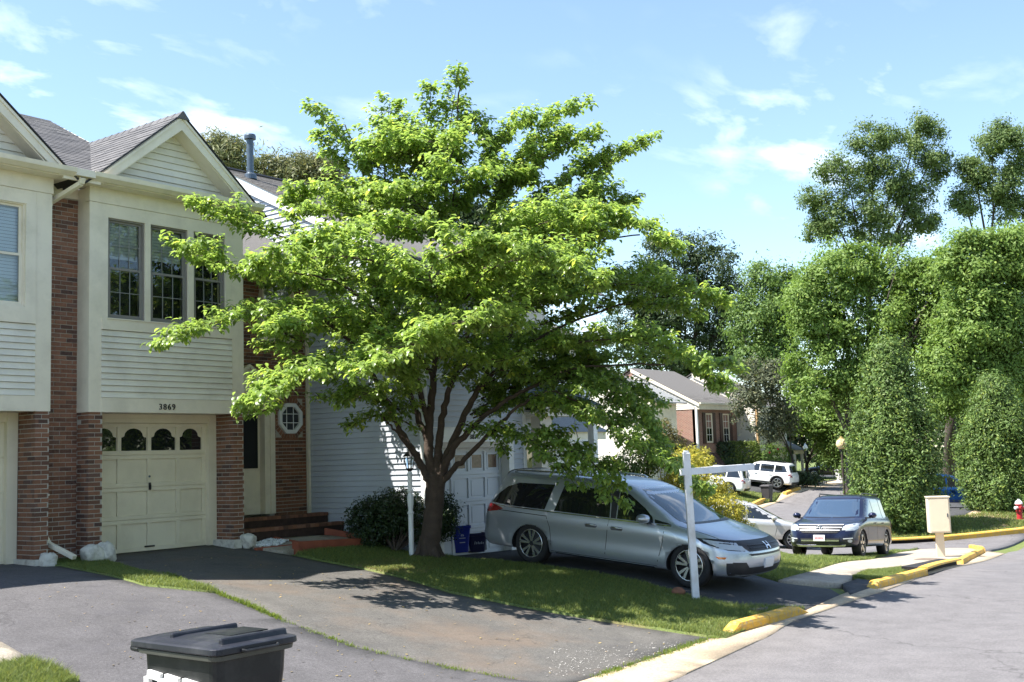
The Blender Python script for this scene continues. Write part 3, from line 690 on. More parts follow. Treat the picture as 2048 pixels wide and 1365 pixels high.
def garage_door(root, x0, x1, z0, z1, Y, mat, arch=True, cols=4, rows=4, raised=False):
    slab = MB().box(x0, Y, z0, x1, Y + .05, z1); d = slab.build('garage_door', mat, root)
    H = (z1 - z0) / rows; W = (x1 - x0) / cols; st = .07
    rails = MB()
    for r in range(rows):
        a = z0 + r * H
        rails.box(x0, Y - .028, a + .004, x1, Y, a + .065); rails.box(x0, Y - .028, a + H - .065, x1, Y, a + H - .004)
        for c in range(cols + 1):
            u = x0 + c * W; w = st / 2 if 0 < c < cols else st
            u0, u1 = (max(x0, u - w), min(x1, u + w)); rails.box(u0, Y - .0275, a + .065, u1, Y, a + H - .065)
    rails.build('rail', mat, d)
    pan = {}
    for r in range(rows):
        for c in range(cols):
            u0, u1 = x0 + c * W + (st if c == 0 else st / 2) + .006, x0 + (c + 1) * W - (st if c == cols - 1 else st / 2) - .006
            a, b = z0 + r * H + .071, z0 + (r + 1) * H - .071
            if r == rows - 1 and arch:
                m_ = (u0 + u1) / 2; w = u1 - u0; q = [(u0 + .004, a), (u1 - .004, a), (u1 - .004, a + (b - a) * .56), (u1 - w * .12, a + (b - a) * .60)]
                for k in range(9):
                    t = math.pi * k / 8; q.append((m_ + math.cos(t) * w * .36, a + (b - a) * .63 + math.sin(t) * (b - a) * .33))
                q += [(u0 + w * .12, a + (b - a) * .60), (u0 + .004, a + (b - a) * .56)]
                MB().prism(q, 'y', Y - .004, Y - .001).build('window_pane', DGLASS, d)
                s = MB(); s.box(u0, Y - .012, a - .012, u1, Y - .0005, a - .001); s.build('pane_sill', mat, d)
            elif r == rows - 1 and not arch and c in (1, 2, 3):
                MB().box(u0 + .06, Y - .006, a + .05, u1 - .06, Y - .001, b - .06).build('window_pane', M('amber_pane', (.16, .10, .07), .25, .4, 12), d)
                f = MB(); f.box(u0 + .03, Y - .012, a + .02, u1 - .03, Y - .0005, a + .05); f.box(u0 + .03, Y - .012, b - .06, u1 - .03, Y - .0005, b - .03); f.box(u0 + .03, Y - .012, a + .05, u0 + .06, Y - .0005, b - .06); f.box(u1 - .06, Y - .012, a + .05, u1 - .03, Y - .0005, b - .06); f.build('pane_frame', mat, d)
            else:
                q = .0045 if not raised else .012
                MB().box(u0 + (.03 if raised else 0), Y - q, a + (.03 if raised else 0), u1 - (.03 if raised else 0), Y - .0008, b - (.03 if raised else 0)).build('panel', mat, d, bevel=.004)
    m_ = (x0 + x1) / 2
    if arch:
        hm = MB().box(m_ - .015, Y - .055, z0 + .98, m_ + .015, Y - .028, z0 + 1.10); hm.box(m_ - .01, Y - .07, z0 + 1.0, m_ + .01, Y - .055, z0 + 1.07); hm.build('handle', BLACK, d)
        MB().lathe([(.018, 0), (.018, .012)], (m_, Y - .040, z0 + 1.20), 'y', 12).build('lock', GALV, d)
    MB().box(m_ - .09, Y - .05, z0 + .06, m_ + .09, Y - .028, z0 + .085).build('lift_handle', BLACK, d)
    return d

def gable_bay(root, bx0, bx1, Yf, z_eave=5.72, apex=7.15, siding_mat=CREAM2, deck_back=18.1, win=True):
    """the projecting upper storey with its street gable"""
    cxm = (bx0 + bx1) / 2; k = .83; hw = (bx1 - bx0) / 2 + .24; ze = apex - k * hw
    yo = Yf - .30
    # boards of the front, from the measured lines
    w0, w1 = bx0 + .215, bx1 - .25
    block(root, 'corner_board', CREAM, (bx0, Yf, 2.24, w0, Yf + .09, 5.50)); block(root, 'corner_board', CREAM, (w1, Yf, 2.24, bx1, Yf + .09, 5.50))
    block(root, 'return_board', CREAM, (bx0 + .001, Yf + .09, 2.24, bx0 + .03, Yf + .36, 5.72))
    block(root, 'frieze_board', CREAM, (bx0 - .012, Yf - .014, 5.503, bx1 + .012, Yf + .09, 5.74))
    block(root, 'header_board', CREAM, (w0, Yf - .006, 2.24, w1, Yf + .09, 2.465))
    block(root, 'sill_board', CREAM, (w0, Yf - .02, 3.52, w1, Yf + .09, 3.70))
    block(root, 'head_board', CREAM, (w0, Yf + .003, 5.292, w1, Yf + .09, 5.50))
    siding(root, 'y', Yf + .01, w0, w1, 2.468, 3.518, CREAM2, .0955)
    block(root, 'soffit', CREAM, (bx0, Yf + .09, 2.243, bx1, Yf + .62, 2.30))
    block(root, 'bay_core', CREAM, (bx0 + .03, Yf + .30, 2.31, bx1 - .03, Yf + 1.35, 5.72))
    # gable triangle
    def ext(z):
        d = (apex - .20 - z) / k; return (cxm - d, cxm + d)
    MB().prism([(cxm - (apex - .2 - 5.80) / k, 5.80), (cxm + (apex - .2 - 5.80) / k, 5.80), (cxm, apex - .2)], 'y', Yf + .02, Yf + .1).build('gable_wall', CREAM2, root)
    siding(root, 'y', Yf + .012, 0, 0, 5.93, apex - .22, CREAM2, .112, ext)
    # rake fascia, soffit, gutter
    for s in (-1, 1):
        e = (cxm + s * hw, ze)
        n = Vector((-s * k, 0, -1)).normalized()
        def pt(x, z, off): return (x + n.x * off, z + n.z * off)
        a0, a1 = (cxm, apex), e
        zc = 5.79; poly = [(a0[0], a0[1] - .025), (cxm + s * (apex - .025 - zc) / k, zc), (cxm + s * (apex - .275 - zc) / .79, zc), (a0[0], a0[1] - .275)]
        MB().prism(poly, 'y', yo, yo + .03).build('rake_board', CREAM, root)
        poly2 = [(a0[0], a0[1] - .045), (cxm + s * (apex - .045 - zc) / k, zc), (cxm + s * (apex - .095 - zc) / k, zc), (a0[0], a0[1] - .095)]
        MB().prism(poly2, 'y', yo - .018, yo - .002).build('rake_moulding', CREAM, root)
        sp = [(a0[0], a0[1] - .235), (cxm + s * (apex - .235 - 5.80) / k, 5.80), (cxm + s * (apex - .262 - 5.80) / k, 5.80), (a0[0], a0[1] - .262)]
        MB().prism(sp, 'y', yo + .03, Yf + .02).build('soffit', CREAM, root)
    g = MB()
    g.prism([(yo - .02, 5.75), (yo - .10, 5.80), (yo - .115, 5.865), (yo - .10, 5.865), (yo - .085, 5.81), (yo, 5.77), (yo + .02, 5.865), (yo + .03, 5.865), (yo + .03, 5.75)], 'x', bx0 - .16, bx1 + .16)
    # prism on x takes (y,z)
    g.build('gutter', CREAM, root)
    block(root, 'gutter_soffit', CREAM, (bx0 - .14, yo + .03, 5.735, bx1 + .14, Yf + .0, 5.76))
    # roof deck
    dk = MB(); t = .022
    for s in (-1, 1):
        e = (cxm + s * (hw + .03), apex - k * (hw + .03))
        dk.prism([(cxm, apex), e, (e[0], e[1] - t), (cxm, apex - t)], 'y', yo - .03, deck_back)
    roof = dk.build('gable_roof', SHN_I if False else BLACK, root)
    L = math.hypot(hw + .03, k * (hw + .03)); e = Vector((cxm - hw - .03, deck_back, apex - k * (hw + .03)))
    return roof, e, L, k, cxm, yo

# ---------------- 3869: the nearest garage townhouse
H = thing('townhouse', 'cream gabled townhouse with brick piers, house number 3869 over its tan garage door', 'house', (12.5, 16.3, 0), group='row of townhouses on the left')
BX0, BX1, YF = 9.90, 12.87, 15.72
roof, e, L, k, cxm, yo = gable_bay(H, BX0, BX1, YF)
nl = Vector((-k, 0, 1)).normalized()
shingle_field(roof, e + nl * .004, (0, -1, 0), (1, 0, k), nl, 18.1 - yo + .03, L - .05, SH_O, SH_I, limit=190)
cap = MB(); 
for i in range(14): cap.hexa([(cxm - .13, yo - .04 + i * .2, 7.15 - .10), (cxm + .13, yo - .04 + i * .2, 7.15 - .10), (cxm + .13, yo + .20 + i * .2, 7.15 - .108), (cxm - .13, yo + .20 + i * .2, 7.15 - .108)], [(cxm - .012, yo - .04 + i * .2, 7.185), (cxm + .012, yo - .04 + i * .2, 7.185), (cxm + .012, yo + .20 + i * .2, 7.172), (cxm - .012, yo + .20 + i * .2, 7.172)])
cap.build('ridge_cap', SH_I, roof)
for (a, b, bl) in ((10.225, 10.895, .42), (10.998, 11.722, .36), (11.838, 12.49, .30)):
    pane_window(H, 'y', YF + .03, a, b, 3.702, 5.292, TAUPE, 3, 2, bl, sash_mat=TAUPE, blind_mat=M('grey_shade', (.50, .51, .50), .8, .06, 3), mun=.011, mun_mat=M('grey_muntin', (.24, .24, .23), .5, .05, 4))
for a, b in ((10.116, 10.224), (10.896, 10.997), (11.723, 11.837), (12.491, 12.619)): block(H, 'mullion', CREAM, (a, YF + .002, 3.70, b, YF + .09, 5.292))
block(H, 'window_ledge', CREAM, (10.2, YF - .035, 3.685, 12.52, YF + .03, 3.703))
garage_door(H, 10.24, 12.48, .03, 2.10, 16.30, DOORC)
block(H, 'door_casing', DOORC, (12.48, 16.18, .03, 12.64, 16.30, 2.24)); block(H, 'door_casing', DOORC, (10.14, 16.18, .03, 10.24, 16.30, 2.24)); block(H, 'door_head', DOORC, (10.24, 16.20, 2.10, 12.48, 16.30, 2.24), (10.24, 16.185, 2.17, 12.48, 16.20, 2.24))
house_number(H, '3869', 11.30, YF - .006, 2.292, .135, .083)
wall = block(H, 'brick_wall', MORTAR, (9.912, 15.732, -.2, 10.138, 16.3, 2.238), (12.642, 15.732, -.2, 12.858, 17.0, 2.238), (9.30, 16.052, -.2, 9.912, 16.4, 5.56), (12.858, 17.012, -.2, 13.38, 17.3, 5.2), (14.52, 17.012, -.2, 15.49, 17.3, 5.2), (13.38, 17.012, 2.47, 14.52, 17.3, 5.2), (9.912, 16.3, 2.3, 9.95, 17, 5.6))
B = Bricks()
B.field('y', 15.732, 9.908, 10.142, .03, 2.238, pri=0); B.field('x', 9.912, 15.729, 16.05, .03, 2.238, pri=1); B.field('y', 15.732, 12.638, 12.862, .03, 2.238, pri=0); B.field('x', 12.642, 15.729, 16.18, .03, 2.238, pri=1)
B.field('y', 16.052, 9.42, 9.908, .0, 5.56, pri=2)
oct_h = [(14.70, 15.36, 1.90, 2.60)]
B.field('y', 17.012, 14.64, 15.44, .05, 3.2, oct_h, pri=3); B.field('y', 17.012, 12.87, 13.48, .0, 2.9, pri=6); B.field('y', 17.012, 12.87, 15.44, 2.9 if False else 3.2, 5.2, [(14.3, 15.1, 3.72, 5.05)], pri=5); B.field('y', 17.012, 12.87, 14.64, 2.95, 3.2, pri=5)
B.emit(wall)
block(H, 'recess_board', CREAM, (9.29, 16.03, 5.565, 9.899, 16.08, 5.80)); block(H, 'recess_soffit', CREAM, (9.2, 15.42, 5.74, 9.95, 16.05, 5.765))
# entry: door, jamb, pediment, octagon window, steps
dr = block(H, 'front_door', CREAM, (13.50, 17.14, .44, 14.40, 17.18, 2.36))
for (a, b, c, d) in ((13.58, 13.92, .55, 1.2), (13.98, 14.32, .55, 1.2), (13.58, 13.92, 1.3, 1.62), (13.98, 14.32, 1.3, 1.62)): MB().box(a, 17.130, c, b, 17.14, d).build('door_panel', CREAM, dr, bevel=.004)
MB().box(13.56, 17.124, 1.30, 14.34, 17.1295, 2.30).build('door_glass', M('storm_glass', (.015, .017, .018), .35, .1, 3, spec=.2), dr)
block(H, 'door_jamb', CREAM, (14.40, 16.99, .44, 14.52, 17.2, 2.45), (13.38, 16.99, .44, 13.50, 17.2, 2.45), (13.38, 16.985, 2.36, 14.52, 17.2, 2.47)); block(H, 'door_casing', CREAM, (14.52, 16.965, .44, 14.63, 17.012, 2.62), (13.27, 16.965, .44, 13.38, 17.012, 2.62), (13.38, 16.966, 2.47, 14.52, 17.012, 2.62))
MB().prism([(13.1, 2.62), (14.8, 2.62), (14.8, 2.70), (13.95, 3.22), (13.1, 2.70)], 'y', 16.90, 17.012).build('pediment', CREAM, H)
for s in (-1, 1): MB().prism([(13.95, 3.24), (13.95 + s * .92, 2.68), (13.95 + s * .92, 2.62), (13.95, 3.17)], 'y', 16.86, 16.898).build('pediment_moulding', CREAM, H)
oc = Vector((15.03, 0, 2.24)); R8 = .315
def octp(r, n=8): return [(oc.x + r * math.cos(math.pi / 8 + i * math.pi / 4), oc.z + r * math.sin(math.pi / 8 + i * math.pi / 4)) for i in range(n)]
ow = MB(); o1, o2 = octp(R8), octp(R8 - .075)
for i in range(8):
    j = (i + 1) % 8; q = [o1[i], o1[j], o2[j], o2[i]]
    ow.hexa([(p[0], 17.05, p[1]) for p in q], [(p[0], 16.955, p[1]) for p in q])
ow = ow.build('octagon_window', WHITE, H)
MB().prism(octp(R8 - .07), 'y', 16.998, 17.003).build('pane', DGLASS, ow)
mm_ = MB()
for d in (-.085, .085): mm_.box(oc.x + d - .007, 16.988, oc.z - .23, oc.x + d + .007, 16.997, oc.z + .23); mm_.box(oc.x - .23, 16.9885, oc.z + d - .007, oc.x + .23, 16.9965, oc.z + d + .007)
mm_.build('muntin', WHITE, ow)
ring = Bricks()
rb = MB(); o1, o2 = octp(R8 + .115), octp(R8 + .01)
for i in range(8):
    j = (i + 1) % 8
    for s in range(4):
        f = lambda p, q, t: (p[0] + (q[0] - p[0]) * t, p[1] + (q[1] - p[1]) * t)
        t0, t1 = s / 4 + .02, (s + 1) / 4 - .02; q = [f(o1[i], o1[j], t0), f(o1[i], o1[j], t1), f(o2[i], o2[j], t1), f(o2[i], o2[j], t0)]
        c_ = MB().hexa([(p[0], 17.03, p[1]) for p in q], [(p[0], 17.0, p[1]) for p in q]); c_.build('brick', BRICK_O, wall)
block(H, 'mortar_patch', MORTAR, (14.68, 17.006, 1.87, 15.38, 17.011, 2.62))
pane_window(H, 'y', 16.90, 14.3, 15.08, 3.80, 5.02, CREAM, 3, 2, .5, room=False)
block(H, 'stone_sill', CREAM, (14.24, 16.9, 3.70, 15.14, 17.01, 3.80))
RBR = M('dark_step_brick', (.06, .036, .028), .9, .25, 12, bmp=.4, bscale=50)
sw = block(H, 'entry_step', RBR, (12.87, 16.45, -.1, 15.47, 17.0, .36)); 
def cap_row(part, x0, x1, y0, y1, z, h_=.06):
    n = int((x1 - x0) / .105)
    for i in range(n):
        o = bpy.data.objects.new('brick', STEPB); COL.objects.link(o); o.parent = part; o.location = (x0 + (i + .5) * (x1 - x0) / n, (y0 + y1) / 2, z)
        o.scale = ((x1 - x0) / n - .008, y1 - y0, h_)
STEPB = MB().box(-.5, -.5, 0, .5, .5, 1).mesh('brick', brick_mat('step_brick', 'object'))
cap_row(sw, 12.9, 15.47, 16.43, 16.64, .362); 
sw2 = block(H, 'entry_step', RBR, (12.87, 16.02, -.1, 15.47, 16.45, .19)); cap_row(sw2, 12.9, 15.47, 16.0, 16.21, .192)
# lower roof over the entry
MB().prism([(16.45, 5.16), (19.5, 6.70), (22, 5.4), (22, 5.3), (19.5, 6.62), (16.45, 5.08)], 'x', 11.46, 15.47).build('entry_roof', SHN_I, H)
block(H, 'entry_gutter', CREAM, (12.95, 16.36, 5.06, 15.47, 16.46, 5.17)); block(H, 'entry_frieze', CREAM, (12.87, 16.46, 4.95, 15.47, 17.02, 5.08))
block(H, 'rear_wall', CREAM2, (10.0, 17.05, 2.35, 15.45, 21.5, 5.25), (10.0, 17.5, 0, 15.45, 21.5, 2.35))

# ---------------- 3867: left neighbour, cut by the frame
H7 = thing('townhouse', 'cream townhouse with window blinds at the left edge, beside a cream downspout on brick', 'house', (7.8, 16.3, 0), group='row of townhouses on the left')
roof7, e7, L7, k7, c7, y7 = gable_bay(H7, 6.31, 9.276, YF)
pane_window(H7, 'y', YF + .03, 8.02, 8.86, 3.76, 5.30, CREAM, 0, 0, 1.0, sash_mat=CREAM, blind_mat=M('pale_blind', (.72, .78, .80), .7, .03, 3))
block(H7, 'window_casing', CREAM, (8.86, YF - .012, 3.60, 9.02, YF + .09, 5.30), (6.5, YF - .003, 3.7, 8.02, YF + .09, 5.292), (8.0, YF - .012, 3.70, 8.86, YF + .09, 3.757))
garage_door(H7, 6.63, 8.87, .03, 2.10, 16.30, DOORC)
block(H7, 'door_casing', DOORC, (8.87, 16.18, .03, 9.035, 16.30, 2.24)); block(H7, 'door_head', DOORC, (6.63, 16.20, 2.10, 8.87, 16.30, 2.24), (6.63, 16.185, 2.17, 8.87, 16.20, 2.24))
wall7 = block(H7, 'brick_wall', MORTAR, (9.047, 15.732, -.2, 9.264, 16.3, 2.238), (9.264, 16.052, -.2, 9.29, 16.4, 5.56), (6.31, 15.732, -.2, 6.5, 16.3, 2.238))
B7 = Bricks(); B7.field('y', 15.732, 9.043, 9.268, .03, 2.238); B7.field('x', 9.047, 15.729, 16.18, .03, 2.238); B7.field('y', 16.052, 9.27, 9.42, 0, 5.56); B7.emit(wall7)
# the long slope between the two gables
sl = .51; mr = MB().prism([(15.46, 5.81), (19.5, 5.78 + sl * 4.1), (23.6, 5.78), (23.6, 5.74), (19.5, 5.74 + sl * 4.1), (15.46, 5.775)], 'x', 2.0, 11.44)
mroof = mr.build('main_roof', BLACK, H7)
nm = Vector((0, -sl, 1)).normalized(); Lm = 4.1 * math.sqrt(1 + sl * sl)
shingle_field(mroof, Vector((8.2, 15.44, 5.80)) + nm * .004, (1, 0, 0), (0, 1, sl), nm, 3.26, Lm - .02, SH_O, SH_I, limit=270, pri=lambda u, v: -u)
MB().prism([(15.46, 5.84), (19.5, 5.79 + sl * 4.1), (19.5, 5.72 + sl * 4.1), (15.46, 5.775)], 'x', 11.441, 11.46).build('rake_trim', CREAM, H7)
mb = MB(); mb.tube([(0, 0, 0)] * 0 or [(2.0, 19.5, 5.79 + sl * 4.1), (11.46, 19.5, 5.75 + sl * 4.1)], .05, 6); mb.build('ridge_cap', SH_I, mroof)
block(H7, 'gutter', CREAM, (9.43, 15.315, 5.757, 9.745, 15.42, 5.862)); block(H7, 'fascia', CREAM, (9.28, 15.422, 5.70, 9.90, 15.462, 5.868))
block(H7, 'gable_end_wall', CREAM2, (2.1, 16.4, 0, 9.25, 23, 5.7))
ds = MB(); pts = [(9.55, 15.36, 5.74), (9.55, 15.40, 5.66), (9.36, 15.93, 5.42), (9.345, 15.975, 5.30), (9.345, 15.975, .42), (9.37, 15.90, .30), (9.52, 15.45, .10)]
for a, b in zip(pts[:-1], pts[1:]): ds.bar(a, b, .085, .065, (0, 1, 0) if abs(b[2] - a[2]) > .3 else (0, 0, 1))
dsp = ds.build('downspout', CREAM, H7, bevel=.008)
for z in (1.0, 2.5, 4.0): MB().box(9.29, 15.93, z, 9.40, 16.02, z + .03).build('strap', CREAM, dsp)

# ---------------- 3871: white-sided neighbour
H1 = thing('townhouse', 'white sided townhouse behind the tree, house number 3871 over its white garage door', 'house', (18, 14, -.45), group='row of townhouses on the left')
XS, YG, rk = 15.5, 13.95, .485
def rz(y): return 6.803 + rk * (y - 17.75)
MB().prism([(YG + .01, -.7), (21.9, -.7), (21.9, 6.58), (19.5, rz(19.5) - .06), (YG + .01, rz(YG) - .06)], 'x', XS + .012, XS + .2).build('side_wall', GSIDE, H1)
def ext1(z):
    lo = YG + .09 if z < rz(YG) - .1 else 17.75 + (z + .1 - 6.803) / rk
    hi = 16.99 if z < 5.0 else 19.5 + max(0, (rz(19.5) - z - .1) / rk)
    return (lo, hi)
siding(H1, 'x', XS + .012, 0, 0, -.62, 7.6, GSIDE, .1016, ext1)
block(H1, 'corner_board', WHITE, (XS - .012, YG - .012, -.62, XS + .10, YG + .09, rz(YG) - .05)); block(H1, 'corner_board', CREAM, (XS - .06, 16.93, -.0, XS - .005, 16.99, 5.0))
MB().prism([(YG - .35, rz(YG - .35) + .02), (19.5, rz(19.5) + .02), (19.5, rz(19.5) - .24), (YG - .35, rz(YG - .35) - .18)], 'x', XS - .05, XS - .02).build('rake_board', WHITE, H1)
rf1 = MB().prism([(YG - .37, rz(YG - .37) + .055), (19.5, rz(19.5) + .055), (24, rz(19.5) - 2.1), (24, rz(19.5) - 2.15), (19.5, rz(19.5) + .022), (YG - .37, rz(YG - .37) + .022)], 'x', XS - .07, 21.2).build('roof', SHN_I, H1)
n1_ = Vector((0, -rk, 1)).normalized()
shingle_field(rf1, Vector((XS - .07, YG - .37, rz(YG - .37) + .055)) + n1_ * .004, (1, 0, 0), (0, 1, rk), n1_, 5.7, (19.5 - YG + .37) * math.sqrt(1 + rk * rk), SH_O, SHN_I, limit=0, clip=lambda u, v: v > 3.4)
MB().tube([(XS - .07, 19.5, rz(19.5) + .07), (21.2, 19.5, rz(19.5) + .07)], .05, 6).build('ridge_cap', BLACK, rf1)
vp = MB(); vy, vx = 19.0, 15.772; vz = rz(vy) + .03
vp.lathe([(.14, 0), (.13, .1), (.08, .14), (.072, .18), (.072, .86), (.075, .87), (.125, .88), (.125, .95), (.115, .98), (.02, 1.0)], (vx, vy, vz), n=20); vp.build('vent_pipe', GALV, H1, smooth=False)
# front
block(H1, 'front_wall', WSIDE, (XS + .02, YG + .012, 1.67, 18.55, YG + .2, 4.9), (18.0, YG + .012, -.7, 18.55, YG + .2, 1.67), (XS + .02, YG + .012, -.7, 15.92, YG + .2, 1.67))
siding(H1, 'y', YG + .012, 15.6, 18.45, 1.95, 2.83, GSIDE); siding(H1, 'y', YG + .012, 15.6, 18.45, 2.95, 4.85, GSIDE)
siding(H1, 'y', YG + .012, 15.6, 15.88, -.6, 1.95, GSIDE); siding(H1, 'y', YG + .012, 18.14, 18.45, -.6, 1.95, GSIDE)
block(H1, 'header_board', WHITE, (15.88, YG - .012, 1.67, 18.14, YG + .1, 1.90)); block(H1, 'band_board', WHITE, (15.6, YG - .02, 2.84, 18.45, YG + .1, 2.94)); block(H1, 'corner_board', WHITE, (18.45, YG - .012, -.62, 18.56, YG + .1, 4.85))
block(H1, 'door_casing', WHITE, (15.88, YG - .006, -.6, 15.98, YG + .28, 1.67)); block(H1, 'door_casing', WHITE, (17.98, YG - .006, -.6, 18.14, YG + .28, 1.67)); block(H1, 'door_head', M('beige_head_trim', (.55, .50, .44), .6, .05, 2), (15.98, YG + .02, 1.56, 17.98, YG + .25, 1.67))
garage_door(H1, 15.98, 17.98, -.47, 1.56, YG + .22, M('white_door', (.62, .645, .69), .45, .04, 2), arch=False, cols=4, rows=4, raised=True)
house_number(H1, '3871', 16.91, YG - .013, 1.725, .125, .072)
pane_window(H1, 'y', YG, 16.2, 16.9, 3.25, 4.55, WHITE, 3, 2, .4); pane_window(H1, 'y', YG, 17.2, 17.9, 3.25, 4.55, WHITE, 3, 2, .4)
for x in (16.1, 17.91): block(H1, 'shutter', M('red_shutter', (.20, .04, .035), .5, .1, 5), (x - .18, YG - .025, 3.2, x + .0, YG - .002, 4.6))
block(H1, 'eave_gutter', WHITE, (XS - .05, YG - .48, 4.78, 18.7, YG - .37, 4.90)); block(H1, 'eave_soffit', WHITE, (XS, YG - .37, 4.80, 18.6, YG + .05, 4.84))
# porch
block(H1, 'porch_wall', WSIDE, (18.56, 15.2, -.7, 21.1, 15.4, 5.2)); siding(H1, 'y', 15.2, 18.6, 21.1, -.5, 3.0, GSIDE, .115)
pd = MB(); pd.add([(18.5, 13.55, 2.42), (20.75, 13.55, 2.42), (20.05, 14.9, 3.1), (18.5, 14.9, 3.1), (18.5, 13.55, 2.38), (20.75, 13.55, 2.38), (20.75, 15.2, 2.38), (20.75, 15.2, 2.42), (18.5, 15.2, 3.1), (20.05, 15.2, 3.1), (18.5, 15.2, 2.38)], [(0, 1, 2, 3), (1, 7, 9, 2), (4, 5, 1, 0), (5, 6, 7, 1), (3, 2, 9, 8), (4, 10, 6, 5)])
pr = pd.build('porch_roof', SHB_I, H1)
np_ = Vector((0, -.68, 1.35)).normalized(); shingle_field(pr, Vector((18.5, 13.55, 2.42)) + np_ * .004, (1, 0, 0), (0, 1.35, .68), np_, 2.25, 1.5, SH_O, SHB_I, clip=lambda u, v: u < 2.25 - v * .46)
block(H1, 'porch_fascia', M('beige_fascia', (.62, .56, .46), .6, .05, 2), (18.5, 13.5, 2.16, 20.78, 13.56, 2.41)); block(H1, 'porch_ceiling', CREAM, (18.5, 13.56, 2.2, 20.7, 15.2, 2.25))
block(H1, 'porch_column', M('beige_fascia', (.62, .56, .46)), (18.62, 13.62, -.6, 19.02, 13.86, 2.16)); block(H1, 'porch_column', WHITE, (20.5, 13.6, -.7, 20.65, 13.75, 2.16))
dd = block(H1, 'front_door', WHITE, (19.6, 15.15, -.3, 20.5, 15.19, 1.8)); MB().box(19.7, 15.142, .9, 20.4, 15.15, 1.7).build('door_glass', DGLASS, dd)
pane_window(H1, 'y', 15.16, 18.9, 19.4, .6, 1.9, WHITE, 2, 2, .3)
# hanging basket on the porch
hb = thing('hanging_basket', 'dark hanging flower basket under the porch of the white house', 'plant pot', tuple(onY(1152, 900, 13.7)))
c = onY(1152, 900, 13.7); pot = MB(); pot.lathe([(.02, -.12), (.12, -.12), (.17, .06), (.18, .07), (.16, .07), (.02, .05)], tuple(c), n=16); pot.build('pot', BLACK, hb)
wr = MB()
for a in range(3): wr.tube([(c[0] + .16 * math.cos(a * 2.1), c[1] + .16 * math.sin(a * 2.1), c[2] + .06), (c[0], c[1], c[2] + .5)], .004, 4)
wr.tube([(c[0], c[1], c[2] + .5), (c[0], c[1], 2.17)], .004, 4); wr.build('wire', BLACK, hb)

# ---------------- 3873: set back beyond the porch
H3 = thing('townhouse', 'white sided townhouse set back beyond the blue shingled porch', 'house', (24, 18, -.9), group='row of townhouses on the left')
block(H3, 'front_wall', WSIDE, (21.12, 17.8, -1.2, 26.7, 18.0, 4.5)); 
cs = MB(); z = -1.0
while z < 4.4: cs.hexa([(21.15, 17.8, z), (26.7, 17.8, z), (26.7, 17.786, z), (21.15, 17.786, z)], [(21.15, 17.8, z + .1), (26.7, 17.8, z + .1), (26.7, 17.797, z + .1), (21.15, 17.797, z + .1)]); z += .1016
cs.build('siding_courses', WSIDE, H3, kind='stuff')
MB().prism([(17.4, 4.35), (21.5, 6.4), (25, 4.6), (25, 4.55), (21.5, 6.34), (17.4, 4.29)], 'x', 21.05, 26.8).build('roof', SHN_I, H3)
MB().prism([(17.75, 4.5), (21.5, 6.33), (25, 4.55)], 'x', 21.08, 21.16).build('gable_wall', WSIDE, H3)
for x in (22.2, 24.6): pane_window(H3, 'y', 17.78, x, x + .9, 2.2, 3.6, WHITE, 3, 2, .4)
block(H3, 'porch_fascia', CREAM, (22.5, 16.6, 1.75, 25.6, 16.66, 1.95)); MB().prism([(16.5, 1.95), (17.8, 2.5), (17.8, 1.95)], 'x', 22.4, 25.7).build('porch_roof', SHG_I, H3)
pane_window(H3, 'y', 17.78, 23.2, 24.1, .2, 1.5, WHITE, 3, 2, .6)

# ================================================================== VEHICLES
def eval_mesh(o):
    dg = bpy.context.evaluated_depsgraph_get(); return bpy.data.meshes.new_from_object(o.evaluated_get(dg))
def ring_mesh(levels, N=9):
    """stack of horizontal outlines. level: z, tail x, nose x, half width, tail corner, nose corner, nose width share, tail width share"""
    vs = []; n_half = None
    for (z, xt, xn, w, ct, cn, fn, ft) in levels:
        P = [(xn, 0), (xn - cn * .04, w * fn * .45), (xn - cn * .16, w * fn * .82), (xn - cn * .5, w * (fn * .45 + .52)), (xn - cn, w * .985)]
        for k in range(1, N):
            t = k / N; P.append((xn - cn + (xt + ct - xn + cn) * t, w * (1.0 if .12 < t < .88 else .997)))
        P += [(xt + ct, w * .985), (xt + ct * .5, w * (ft * .45 + .52)), (xt + ct * .16, w * ft * .82), (xt + ct * .04, w * ft * .45), (xt, 0)]
        ring = [(x, y, z) for x, y in P] + [(x, -y, z) for x, y in P[-2:0:-1]]
        vs.append(ring)
    n = len(vs[0]); V = [p for r in vs for p in r]; Fc = []
    for i in range(len(vs) - 1):
        for k in range(n): Fc.append((i*n+k, i*n+(k+1) % n, (i+1)*n+(k+1) % n, (i+1)*n+k))
    half = n // 2
    for base, flip in ((0, True), ((len(vs) - 1) * n, False)):
        for k in range(half):
            q = [base + k, base + k + 1, base + (n - k - 1) % n, base + (n - k) % n]
            q = list(dict.fromkeys(q))
            if len(q) > 2: Fc.append(tuple(q[::-1] if flip else q))
    mb = MB(); mb.add(V, Fc); return mb
